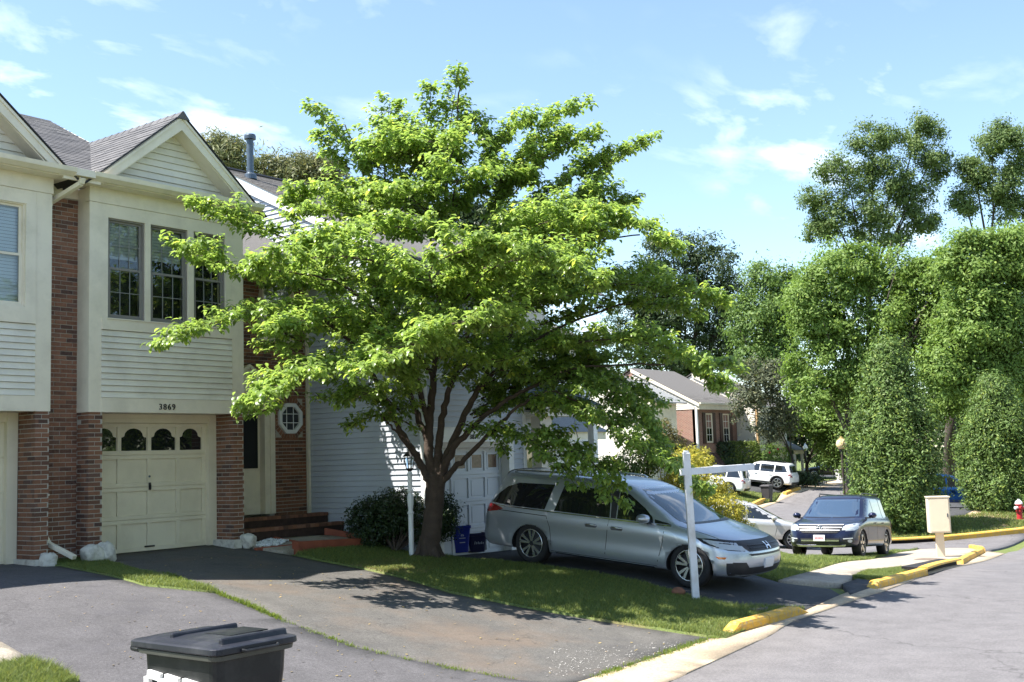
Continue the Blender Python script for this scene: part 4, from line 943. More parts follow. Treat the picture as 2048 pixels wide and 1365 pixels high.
def make_body(levels, wheels, wr, hw, mats):
    me = ring_mesh(levels).mesh('body', mats)
    tmp = bpy.data.objects.new('tmp', me); COL.objects.link(tmp)
    s = tmp.modifiers.new('s', 'SUBSURF'); s.levels = s.render_levels = 2
    bpy.context.view_layer.update(); base = eval_mesh(tmp)
    bvh = BVHTree.FromPolygons([v.co for v in base.vertices], [tuple(p.vertices) for p in base.polygons])
    tmp.modifiers.clear(); tmp.data = base
    cut = MB()
    for x in wheels:
        for s_ in (-1, 1):
            cut.lathe([(wr, 0), (wr, .36)], (x, s_ * (hw + .12) - .18 * (1 + s_) , wr * .93), 'y', 36) if False else cut.lathe([(wr, min(s_ * (hw - .30), s_ * (hw + .2))), (wr, max(s_ * (hw - .30), s_ * (hw + .2)))], (x, 0, wr - .055), 'y', 40)
    cm = cut.mesh('cut', BLACK); co = bpy.data.objects.new('cut', cm); COL.objects.link(co)
    b = tmp.modifiers.new('b', 'BOOLEAN'); b.operation = 'DIFFERENCE'; b.object = co; b.solver = 'EXACT'
    bpy.context.view_layer.update(); out = eval_mesh(tmp)
    bpy.data.objects.remove(tmp); bpy.data.objects.remove(co)
    # wheel wells dark, paint smooth
    out.materials.clear()
    out.materials.append(mats); out.materials.append(DKPLAST)
    for p in out.polygons:
        c = p.center; p.use_smooth = True
        for x in wheels:
            r = math.hypot(c.x - x, c.z - (wr - .055))
            if r < wr - .003 and abs(c.y) > hw - .33 and abs(c.y) < hw - .05 and c.z < wr * 2: p.material_index = 1
            elif abs(r - wr) < .004 and abs(c.y) < hw: p.material_index = 1; p.use_smooth = False
    return out, bvh
def decal(bvh, poly, axis, mat, name, parent, off=.004, side=1, step=.07, skirt=.02, smooth=True, label=None):
    v, f = cdt(poly, step); pts = []; ok = []
    for a, b in v:
        if axis == 'y': o, d = Vector((a, side * 3, b)), Vector((0, -side, 0))
        elif axis == 'x': o, d = Vector((side * 8, a, b)), Vector((-side, 0, 0))
        else: o, d = Vector((a, b, 5)), Vector((0, 0, -1))
        hit = bvh.ray_cast(o, d)[0]; ok.append(hit is not None)
        pts.append(hit - d * off if hit is not None else o)
    f = [t for t in f if all(ok[i] for i in t)]
    if not f: return None
    dv = {'y': Vector((0, -side, 0)), 'x': Vector((-side, 0, 0)), 'z': Vector((0, 0, -1))}[axis]
    n = len(pts); cnt = {}
    for t in f:
        for i in range(len(t)):
            e = tuple(sorted((t[i], t[(i + 1) % len(t)]))); cnt[e] = cnt.get(e, 0) + 1
    allp = pts + [p + dv * skirt for p in pts]
    fs = list(f) + [(a, b, b + n, a + n) for (a, b), c in cnt.items() if c == 1]
    me = bpy.data.meshes.new(name); me.from_pydata([tuple(p) for p in allp], [], fs); me.materials.append(mat)
    bm = bmesh.new(); bm.from_mesh(me); bmesh.ops.delete(bm, geom=[q for q in bm.verts if not q.link_faces], context='VERTS'); bmesh.ops.recalc_face_normals(bm, faces=bm.faces)
    if smooth:
        for q in bm.faces: q.smooth = True
        for e in bm.edges:
            if len(e.link_faces) == 2 and e.calc_face_angle(0) > .7: e.smooth = False
    bm.to_mesh(me); bm.free(); return obj(name, me, parent, label=label, local=True)
def ribbon(pts, w, closed=False):
    """outline of a thin strip along a polyline"""
    L, R_ = [], []
    for i, p in enumerate(pts):
        a = np.array(pts[max(i - 1, 0)], float); b = np.array(pts[min(i + 1, len(pts) - 1)], float); t = (b - a) / (np.linalg.norm(b - a) + 1e-9); n = np.array([-t[1], t[0]]) * w / 2
        L.append(tuple(np.array(p) + n)); R_.append(tuple(np.array(p) - n))
    return L + R_[::-1]
def seam(bvh, pts, side, parent, w=.010, mat=None, name='door_seam', axis='y', off=.0015):
    return decal(bvh, ribbon(pts, w), axis, mat or BLACK, name, parent, off, side, .12, .004, smooth=False)
RIMDARK = M('rim_dark', (.03, .03, .032), .35, .1, 6, metal=.5)
def wheel_parts(r, rim, wdt, style, alloy):
    """tyre + rim + spokes; axle along y, outer face at -y"""
    t = MB(); h_ = wdt / 2
    t.lathe([(rim, -h_ + .015), (rim + .012, -h_), (r - .03, -h_ + .004), (r - .008, -h_ + .03), (r, -h_ + .06), (r, h_ - .06), (r - .008, h_ - .03), (r - .03, h_), (rim, h_ - .01)], n=44, axis='y', cap=False)
    q = MB(); q.lathe([(.001, -h_ + .05), (rim * .25, -h_ + .048), (rim * .9, -h_ + .075), (rim * .93, -h_ + .02), (rim * .99, -h_ + .012), (rim, -h_ + .02), (rim, h_ - .02)], n=44, axis='y', cap=False)
    sp = MB()
    def spoke(a, w0, w1, tw=0):
        c, s = math.cos(a), math.sin(a); c2, s2 = math.cos(a + tw), math.sin(a + tw)
        i, o = rim * .16, rim * .93
        def P(r_, off, y, cc, ss): return (cc * r_ - ss * off, y, ss * r_ + cc * off)
        f0, f1 = -h_ + .022, -h_ + .016
        sp.hexa([P(i, -w0, f0 + .03, c, s), P(o, -w1, f1 + .05, c2, s2), P(o, w1, f1 + .05, c2, s2), P(i, w0, f0 + .03, c, s)], [P(i, -w0, f0, c, s), P(o, -w1, f1, c2, s2), P(o, w1, f1, c2, s2), P(i, w0, f0, c, s)])
    if style == 'five_pair':
        for k in range(5):
            for d in (-.19, .19): spoke(k * 2 * math.pi / 5 + .3 + d * .75, .014, .026, d * .55)
    elif style == 'five':
        for k in range(5): spoke(k * 2 * math.pi / 5 + .2, .03, .04)
    else:
        for k in range(10): spoke(k * 2 * math.pi / 10, .012, .018)
    lip = MB(); lip.lathe([(rim * .93, -h_ + .012), (rim * 1.0, -h_ + .006), (rim * 1.0, -h_ + .02), (rim * .93, -h_ + .03)], n=44, axis='y', cap=False)
    hub = MB(); hub.lathe([(.001, -h_ + .012), (rim * .13, -h_ + .012), (rim * .17, -h_ + .03), (rim * .17, -h_ + .06)], n=16, axis='y')
    return [('tyre', t.mesh('tyre', RUBBER, True)), ('rim', q.mesh('rim', RIMDARK)), ('spokes', sp.mesh('spokes', alloy)), ('rim_lip', lip.mesh('rim_lip', alloy, True)), ('hub_cap', hub.mesh('hub_cap', BLACK))]
def add_wheels(car, xs, hw, r, rim, style, alloy=None, wdt=.235, steer=0):
    P = wheel_parts(r, rim, wdt, style, alloy or ALLOY)
    for xi, x in enumerate(xs):
        for s_ in (-1, 1):
            w = obj('wheel', P[0][1], car, local=True)
            w.location = (x, s_ * (hw - wdt / 2 - .03), r); w.rotation_euler = (0, random.uniform(0, 6), math.pi if s_ > 0 else 0)
            if s_ > 0: w.rotation_euler = (0, random.uniform(0, 6), 0); w.rotation_euler.rotate_axis('Z', 0); w.matrix_local = Matrix.Translation((x, s_ * (hw - wdt / 2 - .03), r)) @ Matrix.Rotation(math.pi, 4, 'Z') @ Matrix.Rotation(random.uniform(0, 6), 4, 'Y')
            for nm, me in P[1:]: obj(nm, me, w)
def mirror_mesh(mat, s=1.0):
    mb = MB(); L = []
    for (x, a, b) in ((-.09, .02, .02), (-.08, .10, .065), (-.02, .125, .085), (.06, .10, .07), (.10, .03, .03)):
        L.append([(x * s, math.cos(t) * a * s, math.sin(t) * b * s) for t in [2 * math.pi * k / 12 for k in range(12)]])
    V = [p for r in L for p in r]; n = 12
    mb.add(V, [(i*n+k, i*n+(k+1) % n, (i+1)*n+(k+1) % n, (i+1)*n+k) for i in range(4) for k in range(n)] + [tuple(range(n))[::-1], tuple(range(4*n, 5*n))]); return mb.mesh('mirror', mat, True)
def box_part(car, name, mat, *b, bevel=.004):
    mb = MB()
    for q in b: mb.box(*q)
    return obj(name, mb.mesh(name, mat), car, bevel=bevel, local=True)
def place_car(name, label, cat, p_rear, p_front, up=None, group='parked cars'):
    """root at the rear axle on the ground, nose towards p_front"""
    a, b = Vector(p_rear), Vector(p_front); x = (b - a).normalized(); z = Vector((0, 0, 1)); y = z.cross(x).normalized(); z = x.cross(y)
    t = thing(name, label, cat, group=group, local=True); t.matrix_world = Matrix(((x.x, y.x, z.x, a.x), (x.y, y.y, z.y, a.y), (x.z, y.z, z.z, a.z), (0, 0, 0, 1))); return t
def on_ground(x, y, off=0.01): return (x, y, hz(x, y) + off)
def mirrored(poly): return [(-a, b) for a, b in poly]

# ---------- silver minivan
SILV = paint('silver_paint', (.50, .54, .60), .65, .30)
van = place_car('minivan', 'silver minivan parked nose down beside the tree on the dark driveway', 'car', on_ground(16.95, 12.02), on_ground(16.95, 8.95))
HWv = 1.0
LV = [(.24, -1.02, 3.78, .88, .30, .5, .9, .95), (.27, -1.12, 3.88, .95, .25, .55, .9, .95), (.38, -1.19, 3.955, .985, .25, .62, .86, .92), (.50, -1.205, 3.975, .985, .25, .62, .85, .92), (.60, -1.20, 3.97, .978, .25, .62, .84, .92), (.72, -1.19, 3.945, .985, .25, .62, .82, .92),
      (.82, -1.18, 3.88, .995, .25, .66, .80, .92), (.90, -1.17, 3.74, .995, .25, .72, .80, .92), (.97, -1.15, 3.45, .985, .25, .60, .86, .92), (1.03, -1.13, 3.12, .965, .25, .45, .90, .92), (1.09, -1.11, 2.86, .945, .24, .36, .92, .92),
      (1.20, -1.06, 2.66, .91, .24, .34, .92, .92), (1.36, -.99, 2.40, .865, .24, .34, .92, .92), (1.52, -.93, 2.12, .81, .24, .34, .9, .92), (1.62, -.90, 1.90, .765, .25, .34, .9, .92), (1.685, -.92, 1.66, .70, .3, .36, .9, .9), (1.725, -.80, 1.30, .58, .3, .4, .9, .9), (1.735, -.5, .95, .35, .3, .4, .9, .9)]
me, bv = make_body(LV, (0, 3.07), .40, HWv, SILV); obj('body', me, van, local=True)
add_wheels(van, (0, 3.07), HWv, .352, .245, 'five_pair')
ZS = .9
van.matrix_world = van.matrix_world @ Matrix.Diagonal((1, 1, ZS, 1))
for w_ in [c for c in van.children if c.name.startswith('wheel')]:
    l_ = w_.location.copy(); back = w_.location.y > 0
    w_.rotation_euler = (0, 0, math.pi if back else 0); w_.location = (l_.x, l_.y, .352 / ZS); w_.scale = (1, 1, 1 / ZS)
for s in (-1, 1):
    decal(bv, [(-.93, 1.09), (-.80, 1.27), (-.62, 1.42), (-.40, 1.50), (.36, 1.535), (.26, 1.06), (-.4, 1.06)], 'y', DGLASS, 'side_window', van, .004, s, .08)
    decal(bv, [(.46, 1.06), (.56, 1.54), (1.50, 1.535), (1.58, 1.05)], 'y', DGLASS, 'side_window', van, .004, s, .08)
    decal(bv, [(1.60, 1.05), (1.52, 1.535), (1.66, 1.53), (1.70, 1.05)], 'y', DKPLAST, 'door_pillar', van, .005, s, .08)
    decal(bv, [(1.72, 1.05), (1.68, 1.53), (1.86, 1.49), (2.20, 1.28), (2.36, 1.14), (2.40, 1.05)], 'y', DGLASS, 'side_window', van, .004, s, .08)
    decal(bv, [(2.43, 1.05), (2.41, 1.115), (2.62, 1.075), (2.72, 1.05)], 'y', DGLASS, 'quarter_window', van, .004, s, .06)
    decal(bv, ribbon([(-.95, 1.045), (.3, 1.035), (1.6, 1.03), (2.72, 1.03)], .018), 'y', CHROME, 'window_trim', van, .006, s, .1)
    seam(bv, [(.34, 1.03), (.33, .92), (.40, .75), (.44, .42), (.44, .30)], s, van); seam(bv, [(1.58, 1.03), (1.55, .7), (1.52, .30)], s, van); seam(bv, [(2.62, 1.0), (2.60, .75), (2.52, .40), (2.50, .30)], s, van); seam(bv, [(.44, .31), (2.5, .31)], s, van); seam(bv, [(-.85, .96), (.33, .945)], s, van, .014)
    decal(bv, ribbon([(.52, .285), (1.5, .28), (2.45, .28)], .03), 'y', CHROME, 'rocker_trim', van, .012, s, .1)
    decal(bv, [(.45, .265), (2.55, .265), (2.6, .235), (.4, .235)], 'y', DKPLAST, 'rocker_panel', van, .006, s, .1)
    for x in (1.24, 1.74):
        decal(bv, [(x - .10, .84), (x + .10, .84), (x + .12, .875), (x + .10, .905), (x - .10, .905), (x - .12, .875)], 'y', M('handle_recess', (.10, .105, .11), .4, .05, 5), 'handle_recess', van, .002, s, .06)
        y = s * .995; hb_ = MB().tube([(x - .11, y + s * .005, .885), (x - .06, y + s * .03, .893), (x + .06, y + s * .03, .893), (x + .11, y + s * .005, .885)], .014, 8); obj('door_handle', hb_.mesh('door_handle', CHROME, True), van, local=True)
    m = obj('door_mirror', mirror_mesh(SILV, 1.0), van, local=True); m.location = (2.30, s * 1.09, 1.12)
    obj('mirror_base', MB().box(2.26, min(s * .90, s * 1.04), 1.03, 2.36, max(s * .90, s * 1.04), 1.07).mesh('mirror_base', DKPLAST), m.parent, local=True)
    decal(bv, [(-1.14, .93), (-1.12, 1.08), (-.82, 1.055), (-.62, .99), (-.75, .94), (-.95, .91)], 'y', RED_L, 'tail_light', van, .012, s, .06)
    decal(bv, [(3.40, .80), (3.26, .868), (3.5, .852), (3.72, .825), (3.95, .80), (3.95, .715), (3.66, .735)], 'y', CLEAR_L, 'headlight', van, .006, s, .05)
    decal(bv, [(3.30, .80), (3.16, .885), (3.5, .868), (3.72, .842), (3.97, .815), (3.97, .695), (3.66, .715)], 'y', BLACK, 'headlight_housing', van, .0035, s, .05)
    decal(bv, [(3.28, .885), (3.5, .885), (3.72, .865), (3.88, .845), (3.88, .825), (3.70, .84), (3.45, .855)], 'y', BLACK, 'headlight_brow', van, .010, s, .05)
    decal(bv, [(3.50, .60), (3.66, .60), (3.64, .565), (3.55, .56)], 'y', AMBER_L, 'side_marker', van, .006, s, .05)
    decal(bv, [(3.66, .28), (3.66, .50), (3.80, .51), (3.84, .30)], 'y', DKPLAST, 'fog_lamp_pocket', van, .005, s, .05)
for s in (-1, 1): decal(bv, [(s * .60, .71), (s * .92, .735), (s * .95, .83), (s * .62, .79)], 'x', CLEAR_L, 'headlight', van, .014, 1, .05)
decal(bv, [(-.64, .87), (.64, .87), (.66, .79), (.52, .70), (-.52, .70), (-.66, .79)], 'x', BLACK, 'grille', van, .012, 1, .07)
for z in (.75, .80): decal(bv, ribbon([(-.5, z), (0, z + .004), (.5, z)], .014), 'x', RIMDARK, 'grille_bar', van, .022, 1, .1)
emb = decal(bv, [(-.07, .725), (-.045, .725), (-.035, .765), (.035, .765), (.045, .725), (.07, .725), (.055, .835), (.03, .835), (.035, .785), (-.035, .785), (-.03, .835), (-.055, .835)], 'x', CHROME, 'emblem', van, .032, 1, .03)
decal(bv, [(-.55, .66), (.55, .66), (.50, .625), (-.50, .625)], 'x', BLACK, 'bumper_slot', van, .006, 1, .08)
decal(bv, [(-.80, .52), (-.62, .52), (-.55, .43), (.55, .43), (.62, .52), (.80, .52), (.80, .31), (.5, .30), (-.5, .30), (-.80, .31)], 'x', DKPLAST, 'lower_intake', van, .008, 1, .07)
decal(bv, [(-.15, .40), (.15, .40), (.15, .56), (-.15, .56)], 'x', M('plate_white', (.75, .75, .76), .4, .03, 5), 'number_plate', van, .02, 1, .08)
decal(bv, [(-.74, 1.10), (-.66, 1.45), (-.50, 1.62), (.50, 1.62), (.66, 1.45), (.74, 1.10), (.4, 1.075), (-.4, 1.075)], 'x', carglass('van_windscreen', (.03, .05, .055), .02), 'windscreen', van, .004, 1, .09)
decal(bv, [(-.72, 1.09), (.72, 1.09), (.70, 1.065), (-.70, 1.065)], 'x', DKPLAST, 'wiper_cowl', van, .008, 1, .09)
decal(bv, [(-.78, 1.08), (-.64, 1.50), (.64, 1.50), (.78, 1.08)], 'x', DGLASS, 'rear_window', van, .004, -1, .09)
decal(bv, [(-.8, .30), (.8, .30), (.8, .42), (-.8, .42)], 'x', DKPLAST, 'rear_bumper_trim', van, .005, -1, .09)
seam(bv, [(2.84, .89), (3.2, .84), (3.5, .79), (3.78, .70)], 1, van, .009, axis='z', name='bonnet_seam'); seam(bv, [(2.84, -.89), (3.2, -.84), (3.5, -.79), (3.78, -.70)], 1, van, .009, axis='z', name='bonnet_seam')
for s in (-1, 1):
    rb_ = MB().tube([(-.62, s * .66, 1.69), (-.55, s * .66, 1.735), (.3, s * .66, 1.755), (1.25, s * .64, 1.735), (1.32, s * .64, 1.70)], .018, 8); obj('roof_rail', rb_.mesh('roof_rail', CHROME, True), van, local=True)
decal(bv, [(-1.05, -.6), (-1.05, .6), (-.78, .66), (-.78, -.66)], 'z', BLACK, 'spoiler', van, .02, 1, .1)

# ---------- generic smaller vehicle, used for every other parked car
def car(name, label, rear, front, kind, col, H=1.7, hw=.93, wb=None, r=.36, rim=.235, style='five', metal=.6, detail='', alloy=None, cat='car', ws=None):
    c = place_car(name, label, cat, rear, front); P = paint(name + '_paint_' + kind + str(round(sum(col), 3)), col, metal, .3)
    wb = wb or 2.75; fo, ro = .92, (.95 if kind != 'sedan' else 1.0); N, T = wb + fo, -ro; zb = .27; e = .36 if kind == 'suv' else .30
    hb = H * .585; cowl = N - 1.12
    if kind == 'suv': rt, wt, tl = T + .30, wb * .60, T + .10
    elif kind == 'hatch': rt, wt, tl = T + .48, wb * .58, T + .12
    else: rt, wt, tl = .25, wb * .55, T + .75
    def L(z, xt, xn, w, cn=.55, ct=.25): return (z, xt, xn, w, ct, cn, .86, .93)
    LVL = [L(zb, T + .12, N - .14, hw * .90), L(zb + .04, T + .05, N - .06, hw * .96), L(.42, T, N, hw), L(.56, T, N, hw * .99), L(.70, T + .01, N - .02, hw * .995), L(hb * .84, T + .02, N - .10, hw), L(hb * .90, T + .03, N - .28, hw * .995), L(hb * .96, T + .05, N - .62, hw * .985, .5), L(hb, T + .07 if kind != 'sedan' else T + .12, N - .9, hw * .965, .42)]
    if kind == 'sedan': LVL.append(L(hb + .035, T + .45, cowl, hw * .93, .36))
    else: LVL.append(L(hb + .035, T + .09, cowl, hw * .945, .36))
    G0 = hb + .035; n = 5
    for i in range(1, n + 1):
        t = i / n; zz_ = G0 + (H - .10 - G0) * t
        xt = (tl if kind != 'sedan' else T + .45) + (rt - (tl if kind != 'sedan' else T + .45)) * t ** (1.0 if kind != 'sedan' else .9); xn = cowl + (wt - cowl) * t ** .95
        LVL.append(L(zz_, xt, xn, hw * (.93 - .16 * t), .34))
    LVL += [L(H - .04, rt + .02, wt - .25, hw * .68, .35, .3), L(H - .008, rt + .15, wt - .55, hw * .5, .35, .3), L(H, rt + .4, wt - .8, hw * .28, .3, .3)]
    me, bv = make_body(LVL, (0, wb), r + .035, hw, P); obj('body', me, c, local=True)
    add_wheels(c, (0, wb), hw, r, rim, style, alloy)
    top = H - .14; q0 = hb + .06
    xr0 = (tl + .16 if kind != 'sedan' else T + .95); xr1 = rt + (.22 if kind != 'sedan' else .12)
    mid = wb * .42
    for s in (-1, 1):
        if kind == 'suv':
            decal(bv, [(xr0 + .1, q0 + .05), (xr1 + .05, top - .03), (.18, top), (.20, q0)], 'y', DGLASS, 'quarter_window', c, .004, s, .09)
            decal(bv, [(.27, q0), (.25, top), (mid - .04, top), (mid - .02, q0)], 'y', DGLASS, 'side_window', c, .004, s, .09)
        else:
            decal(bv, [(xr0, q0), (xr1 + .12, top - .05), (xr1 + .45, top), (mid - .04, top), (mid - .02, q0)], 'y', DGLASS, 'side_window', c, .004, s, .09)
        decal(bv, [(mid + .05, q0), (mid + .03, top), (wt - .12, top - .02), (cowl - .42, q0 + .06), (cowl - .36, q0)], 'y', DGLASS, 'side_window', c, .004, s, .09)
        seam(bv, [(mid + .01, q0), (mid, .6), (mid - .02, .34)], s, c); seam(bv, [(cowl - .34, q0 - .03), (cowl - .36, .6), (cowl - .42, .34)], s, c)
        if kind != 'hatch': seam(bv, [(.26, q0 - .03), (.34, .72), (.50, .45)], s, c)
        for x in (mid + .12, .36): obj('door_handle', MB().box(x, min(s * hw, s * (hw + .03)), hb - .10, x + .18, max(s * hw, s * (hw + .03)), hb - .07).mesh('door_handle', P), c, local=True, bevel=.008)
        m = obj('door_mirror', mirror_mesh(P if 'chromemir' not in detail else CHROME, .95), c, local=True); m.location = (cowl - .46, s * (hw + .09), hb + .12)
        obj('mirror_base', MB().box(cowl - .50, min(s * (hw - .12), s * (hw + .04)), hb + .03, cowl - .42, max(s * (hw - .12), s * (hw + .04)), hb + .07).mesh('mirror_base', DKPLAST), c, local=True)
        if 'clad' in detail:
            decal(bv, [(.44, .40), (wb - .44, .40), (wb - .44, .27), (.44, .27)], 'y', DKPLAST, 'sill_cladding', c, .008, s, .1)
            for xw in (0, wb):
                ar = [(xw + (r + .035 + k) * math.cos(a), r - .02 + (r + .035 + k) * math.sin(a)) for k, seq in ((.002, range(0, 15)), (.055, range(14, -1, -1))) for a in [math.pi * j / 14 for j in seq]]
                decal(bv, ar, 'y', DKPLAST, 'arch_cladding', c, .010, s, .1)
        if 'rails' in detail: obj('roof_rail', MB().tube([(rt + .2, s * hw * .62, H - .05), (rt + .28, s * hw * .63, H + .015), (wt - .35, s * hw * .62, H + .01), (wt - .27, s * hw * .61, H - .05)], .018, 8).mesh('roof_rail', DKPLAST, True), c, local=True)
        # lamps
        decal(bv, [(N - .62, hb * .80), (N - .58, hb * .88), (N - .25, hb * .84), (N - .1, hb * .78), (N - .1, hb * .70), (N - .35, hb * .72)], 'y', CLEAR_L, 'headlight', c, .006, s, .06)
        if 'vlamp' in detail:
            decal(bv, [(T + .02, hb * .93), (T + .30, hb * .93), (T + .28, hb * .99), (T + .17, hb * 1.03), (T + .25, H * .80), (T + .17, H * .84), (T + .06, hb * 1.06)], 'y', RED_L, 'tail_light', c, .012, s, .05)
        else: decal(bv, [(T + .03, hb * .80), (T + .26, hb * .82), (T + .24, hb * .96), (T + .05, hb * .98)], 'y', RED_L, 'tail_light', c, .010, s, .05)
        decal(bv, [(s * hw * .60, hb * .72), (s * hw * .90, hb * .74), (s * hw * .90, hb * .86), (s * hw * .62, hb * .80)], 'x', CLEAR_L, 'headlight', c, .010, 1, .05)
        decal(bv, [(s * hw * .72, hb * .80), (s * hw * .92, hb * .80), (s * hw * .90, hb * .97), (s * hw * .74, hb * .95)], 'x', RED_L, 'tail_light', c, .010, -1, .05)
    zt = H - .16; wsm = ws or DGLASS
    decal(bv, [(-hw * .78, hb + .09), (-hw * .64, zt), (hw * .64, zt), (hw * .78, hb + .09), (0, hb + .06)], 'x', wsm, 'windscreen', c, .004, 1, .1)
    decal(bv, [(-hw * .76, hb + .12), (-hw * .62, zt), (hw * .62, zt), (hw * .76, hb + .12)], 'x', DGLASS, 'rear_window', c, .004, -1, .1)
    decal(bv, [(-.26, .62), (.26, .62), (.26, .76), (-.26, .76)], 'x', M('plate_white', (.75, .75, .76)), 'number_plate', c, .012, -1, .08)
    decal(bv, [(-hw * .8, .30), (hw * .8, .30), (hw * .8, .46), (-hw * .8, .46)], 'x', DKPLAST, 'rear_bumper_trim', c, .008, -1, .09)
    if 'front' not in detail:
        decal(bv, [(-hw * .5, hb * .66), (hw * .5, hb * .66), (hw * .55, hb * .78), (-hw * .55, hb * .78)], 'x', BLACK, 'grille', c, .008, 1, .08); decal(bv, [(-hw * .6, .30), (hw * .6, .30), (hw * .62, .44), (-hw * .62, .44)], 'x', DKPLAST, 'lower_intake', c, .006, 1, .08)
    c['_dims'] = [N, T, hb, hw]; return c, bv, (N, T, hb, hw)

BRIGHT = M('bright_trim', (.82, .82, .84), .3, .03, 4, metal=.45)
# ---------- dark blue SUV facing us behind the verge
WSB = carglass('blue_windscreen', (.035, .06, .10), .02)
a12 = math.radians(187.5); nose_mid = (G(1594, 1114) + G(1724, 1118)) / 2
fx = np.array([math.cos(a12), math.sin(a12)]); ax_f = np.array([nose_mid[0], nose_mid[1]]) + np.array([-fx[1], fx[0]]) * 0; ax_r = ax_f - fx * 2.79
suv, bs, (N, T, hb, hw) = car('sport_utility_vehicle', 'dark blue SUV with a chrome grille and roof rails facing the verge', on_ground(*ax_r), on_ground(*ax_f), 'suv', (.012, .017, .05), 1.74, .955, 2.79, .375, .245, 'five', .5, 'rails front', ws=WSB)
z0, z1 = .70, .90
decal(bs, [(-.46, .66), (.46, .66), (.58, .76), (.60, .895), (-.60, .895), (-.58, .76)], 'x', BLACK, 'grille', suv, .012, 1, .06)
for z, w in ((.885, .60), (.81, .575), (.735, .53)): decal(bs, ribbon([(-w, z), (0, z - .005), (w, z)], .022), 'x', BRIGHT, 'grille_bar', suv, .030, 1, .08)
ov = lambda rx, rz_, cx, cz, n=20: [(cx + rx * math.cos(2 * math.pi * k / n), cz + rz_ * math.sin(2 * math.pi * k / n)) for k in range(n)]
def oval_ring(rx, rz_, cx, cz, t, parent):
    mb = MB(); x0 = bs.ray_cast(Vector((8, cx, cz)), Vector((-1, 0, 0)))[0].x + .045
    mb.tube([(x0, a, b) for a, b in ov(rx, rz_, cx, cz)] + [(x0, cx + rx, cz)], t, 6); return obj('emblem', mb.mesh('emblem', CHROME, True), parent, local=True)
oval_ring(.075, .05, 0, .80, .009, suv); oval_ring(.03, .047, 0, .80, .006, suv); oval_ring(.05, .02, 0, .825, .006, suv)
for s in (-1, 1):
    decal(bs, [(s * .64, .78), (s * .63, .87), (s * .86, .92), (s * .92, .90), (s * .86, .83)], 'x', CLEAR_L, 'headlight', suv, .014, 1, .05)
    decal(bs, [(s * .56, .50), (s * .84, .53), (s * .86, .42), (s * .70, .40)], 'x', DKPLAST, 'fog_lamp_pocket', suv, .008, 1, .05); decal(bs, [(s * .60, .52), (s * .82, .54), (s * .82, .515), (s * .62, .50)], 'x', BRIGHT, 'fog_lamp_trim', suv, .016, 1, .05); decal(bs, ov(.05, .045, s * .76, .455, 12), 'x', CLEAR_L, 'fog_lamp', suv, .016, 1, .04)
    decal(bs, ribbon([(.44, .33), (2.35, .33)], .05), 'y', CHROME, 'side_trim', suv, .010, s, .1)
decal(bs, [(-.62, .30), (.62, .30), (.66, .36), (.5, .335), (-.5, .335), (-.66, .36)], 'x', BRIGHT, 'bumper_lip', suv, .02, 1, .06)
decal(bs, [(-.5, .38), (.5, .38), (.52, .52), (-.52, .52)], 'x', DKPLAST, 'lower_intake', suv, .008, 1, .07); decal(bs, ribbon([(-.5, .46), (.5, .46)], .04), 'x', ALLOY, 'intake_bar', suv, .015, 1, .08)
pl = decal(bs, [(-.15, .45), (.15, .45), (.15, .61), (-.15, .61)], 'x', M('plate_white', (.75, .75, .76)), 'number_plate', suv, .035, 1, .08)
pxm = bs.ray_cast(Vector((8, 0, .55)), Vector((-1, 0, 0)))[0].x
for i in range(6): box_part(pl, 'plate_mark', M('plate_red', (.55, .12, .14), .5, .1, 5), (pxm + .036, -.105 + i * .036, .50, pxm + .038, -.082 + i * .036, .555), bevel=0)
stw = MB(); 
for k in range(16):
    pass
stw.tube([(N - 1.75, .36 + .17 * math.cos(2 * math.pi * k / 16), hb + .13 + .15 * math.sin(2 * math.pi * k / 16)) for k in range(17)], .012, 6); obj('steering_wheel', stw.mesh('steering_wheel', BLACK, True), suv, local=True)
box_part(suv, 'wiper', BLACK, (N - 1.06, -.65, hb + .055, N - 1.04, .05, hb + .07), (N - 1.06, .1, hb + .055, N - 1.04, .7, hb + .07))

# ---------- pale sedan parked beyond the verge
pf = G(1586, 1100); a = math.radians(-58); fx = np.array([math.cos(a), math.sin(a)]); q = np.array([pf[0] + .9, pf[1] + .5])
sd, bvs, _ = car('sedan', 'pale silver car parked beyond the verge, partly hidden by the blue SUV', on_ground(*(q - fx * 2.65)), on_ground(*q), 'sedan', (.62, .60, .57), 1.47, .88, 2.65, .33, .22, 'ten', .5)
# ---------- far driveway cars
def far_car(px, py, d_deg, **k):
    p = G(px, py); a = math.radians(d_deg); fx = np.array([math.cos(a), math.sin(a)]); r_ = np.array([p[0], p[1]]) - np.array([-fx[1], fx[0]]) * 0
    wb = k.get('wb', 2.7); return car(rear=on_ground(*r_), front=on_ground(*(r_ + fx * wb)), **k)
far_car(1562, 977, 97, name='compact_suv', label='white compact SUV with black lower cladding parked on the far driveway', kind='suv', col=(.78, .78, .77), H=1.58, hw=.92, wb=2.7, r=.37, rim=.26, style='five', metal=0, detail='clad vlamp rails')
far_car(1464, 989, 103, name='crossover', label='white crossover with tall red tail lights half hidden by the yellow bush', kind='suv', col=(.76, .76, .75), H=1.58, hw=.92, wb=2.66, r=.35, rim=.23, style='ten', metal=0, detail='clad vlamp')
far_car(1706, 958, 112, name='sedan', label='black car in the shade at the end of the court', kind='sedan', col=(.008, .009, .012), H=1.5, hw=.92, wb=2.85, r=.34, rim=.23, style='ten', metal=.4)
far_car(1838, 1018, 300, name='hatchback', label='bright blue car parked between the two tall hedge trees', kind='hatch', col=(.012, .06, .22), H=1.6, hw=.9, wb=2.6, r=.34, rim=.22, style='five', metal=.5)

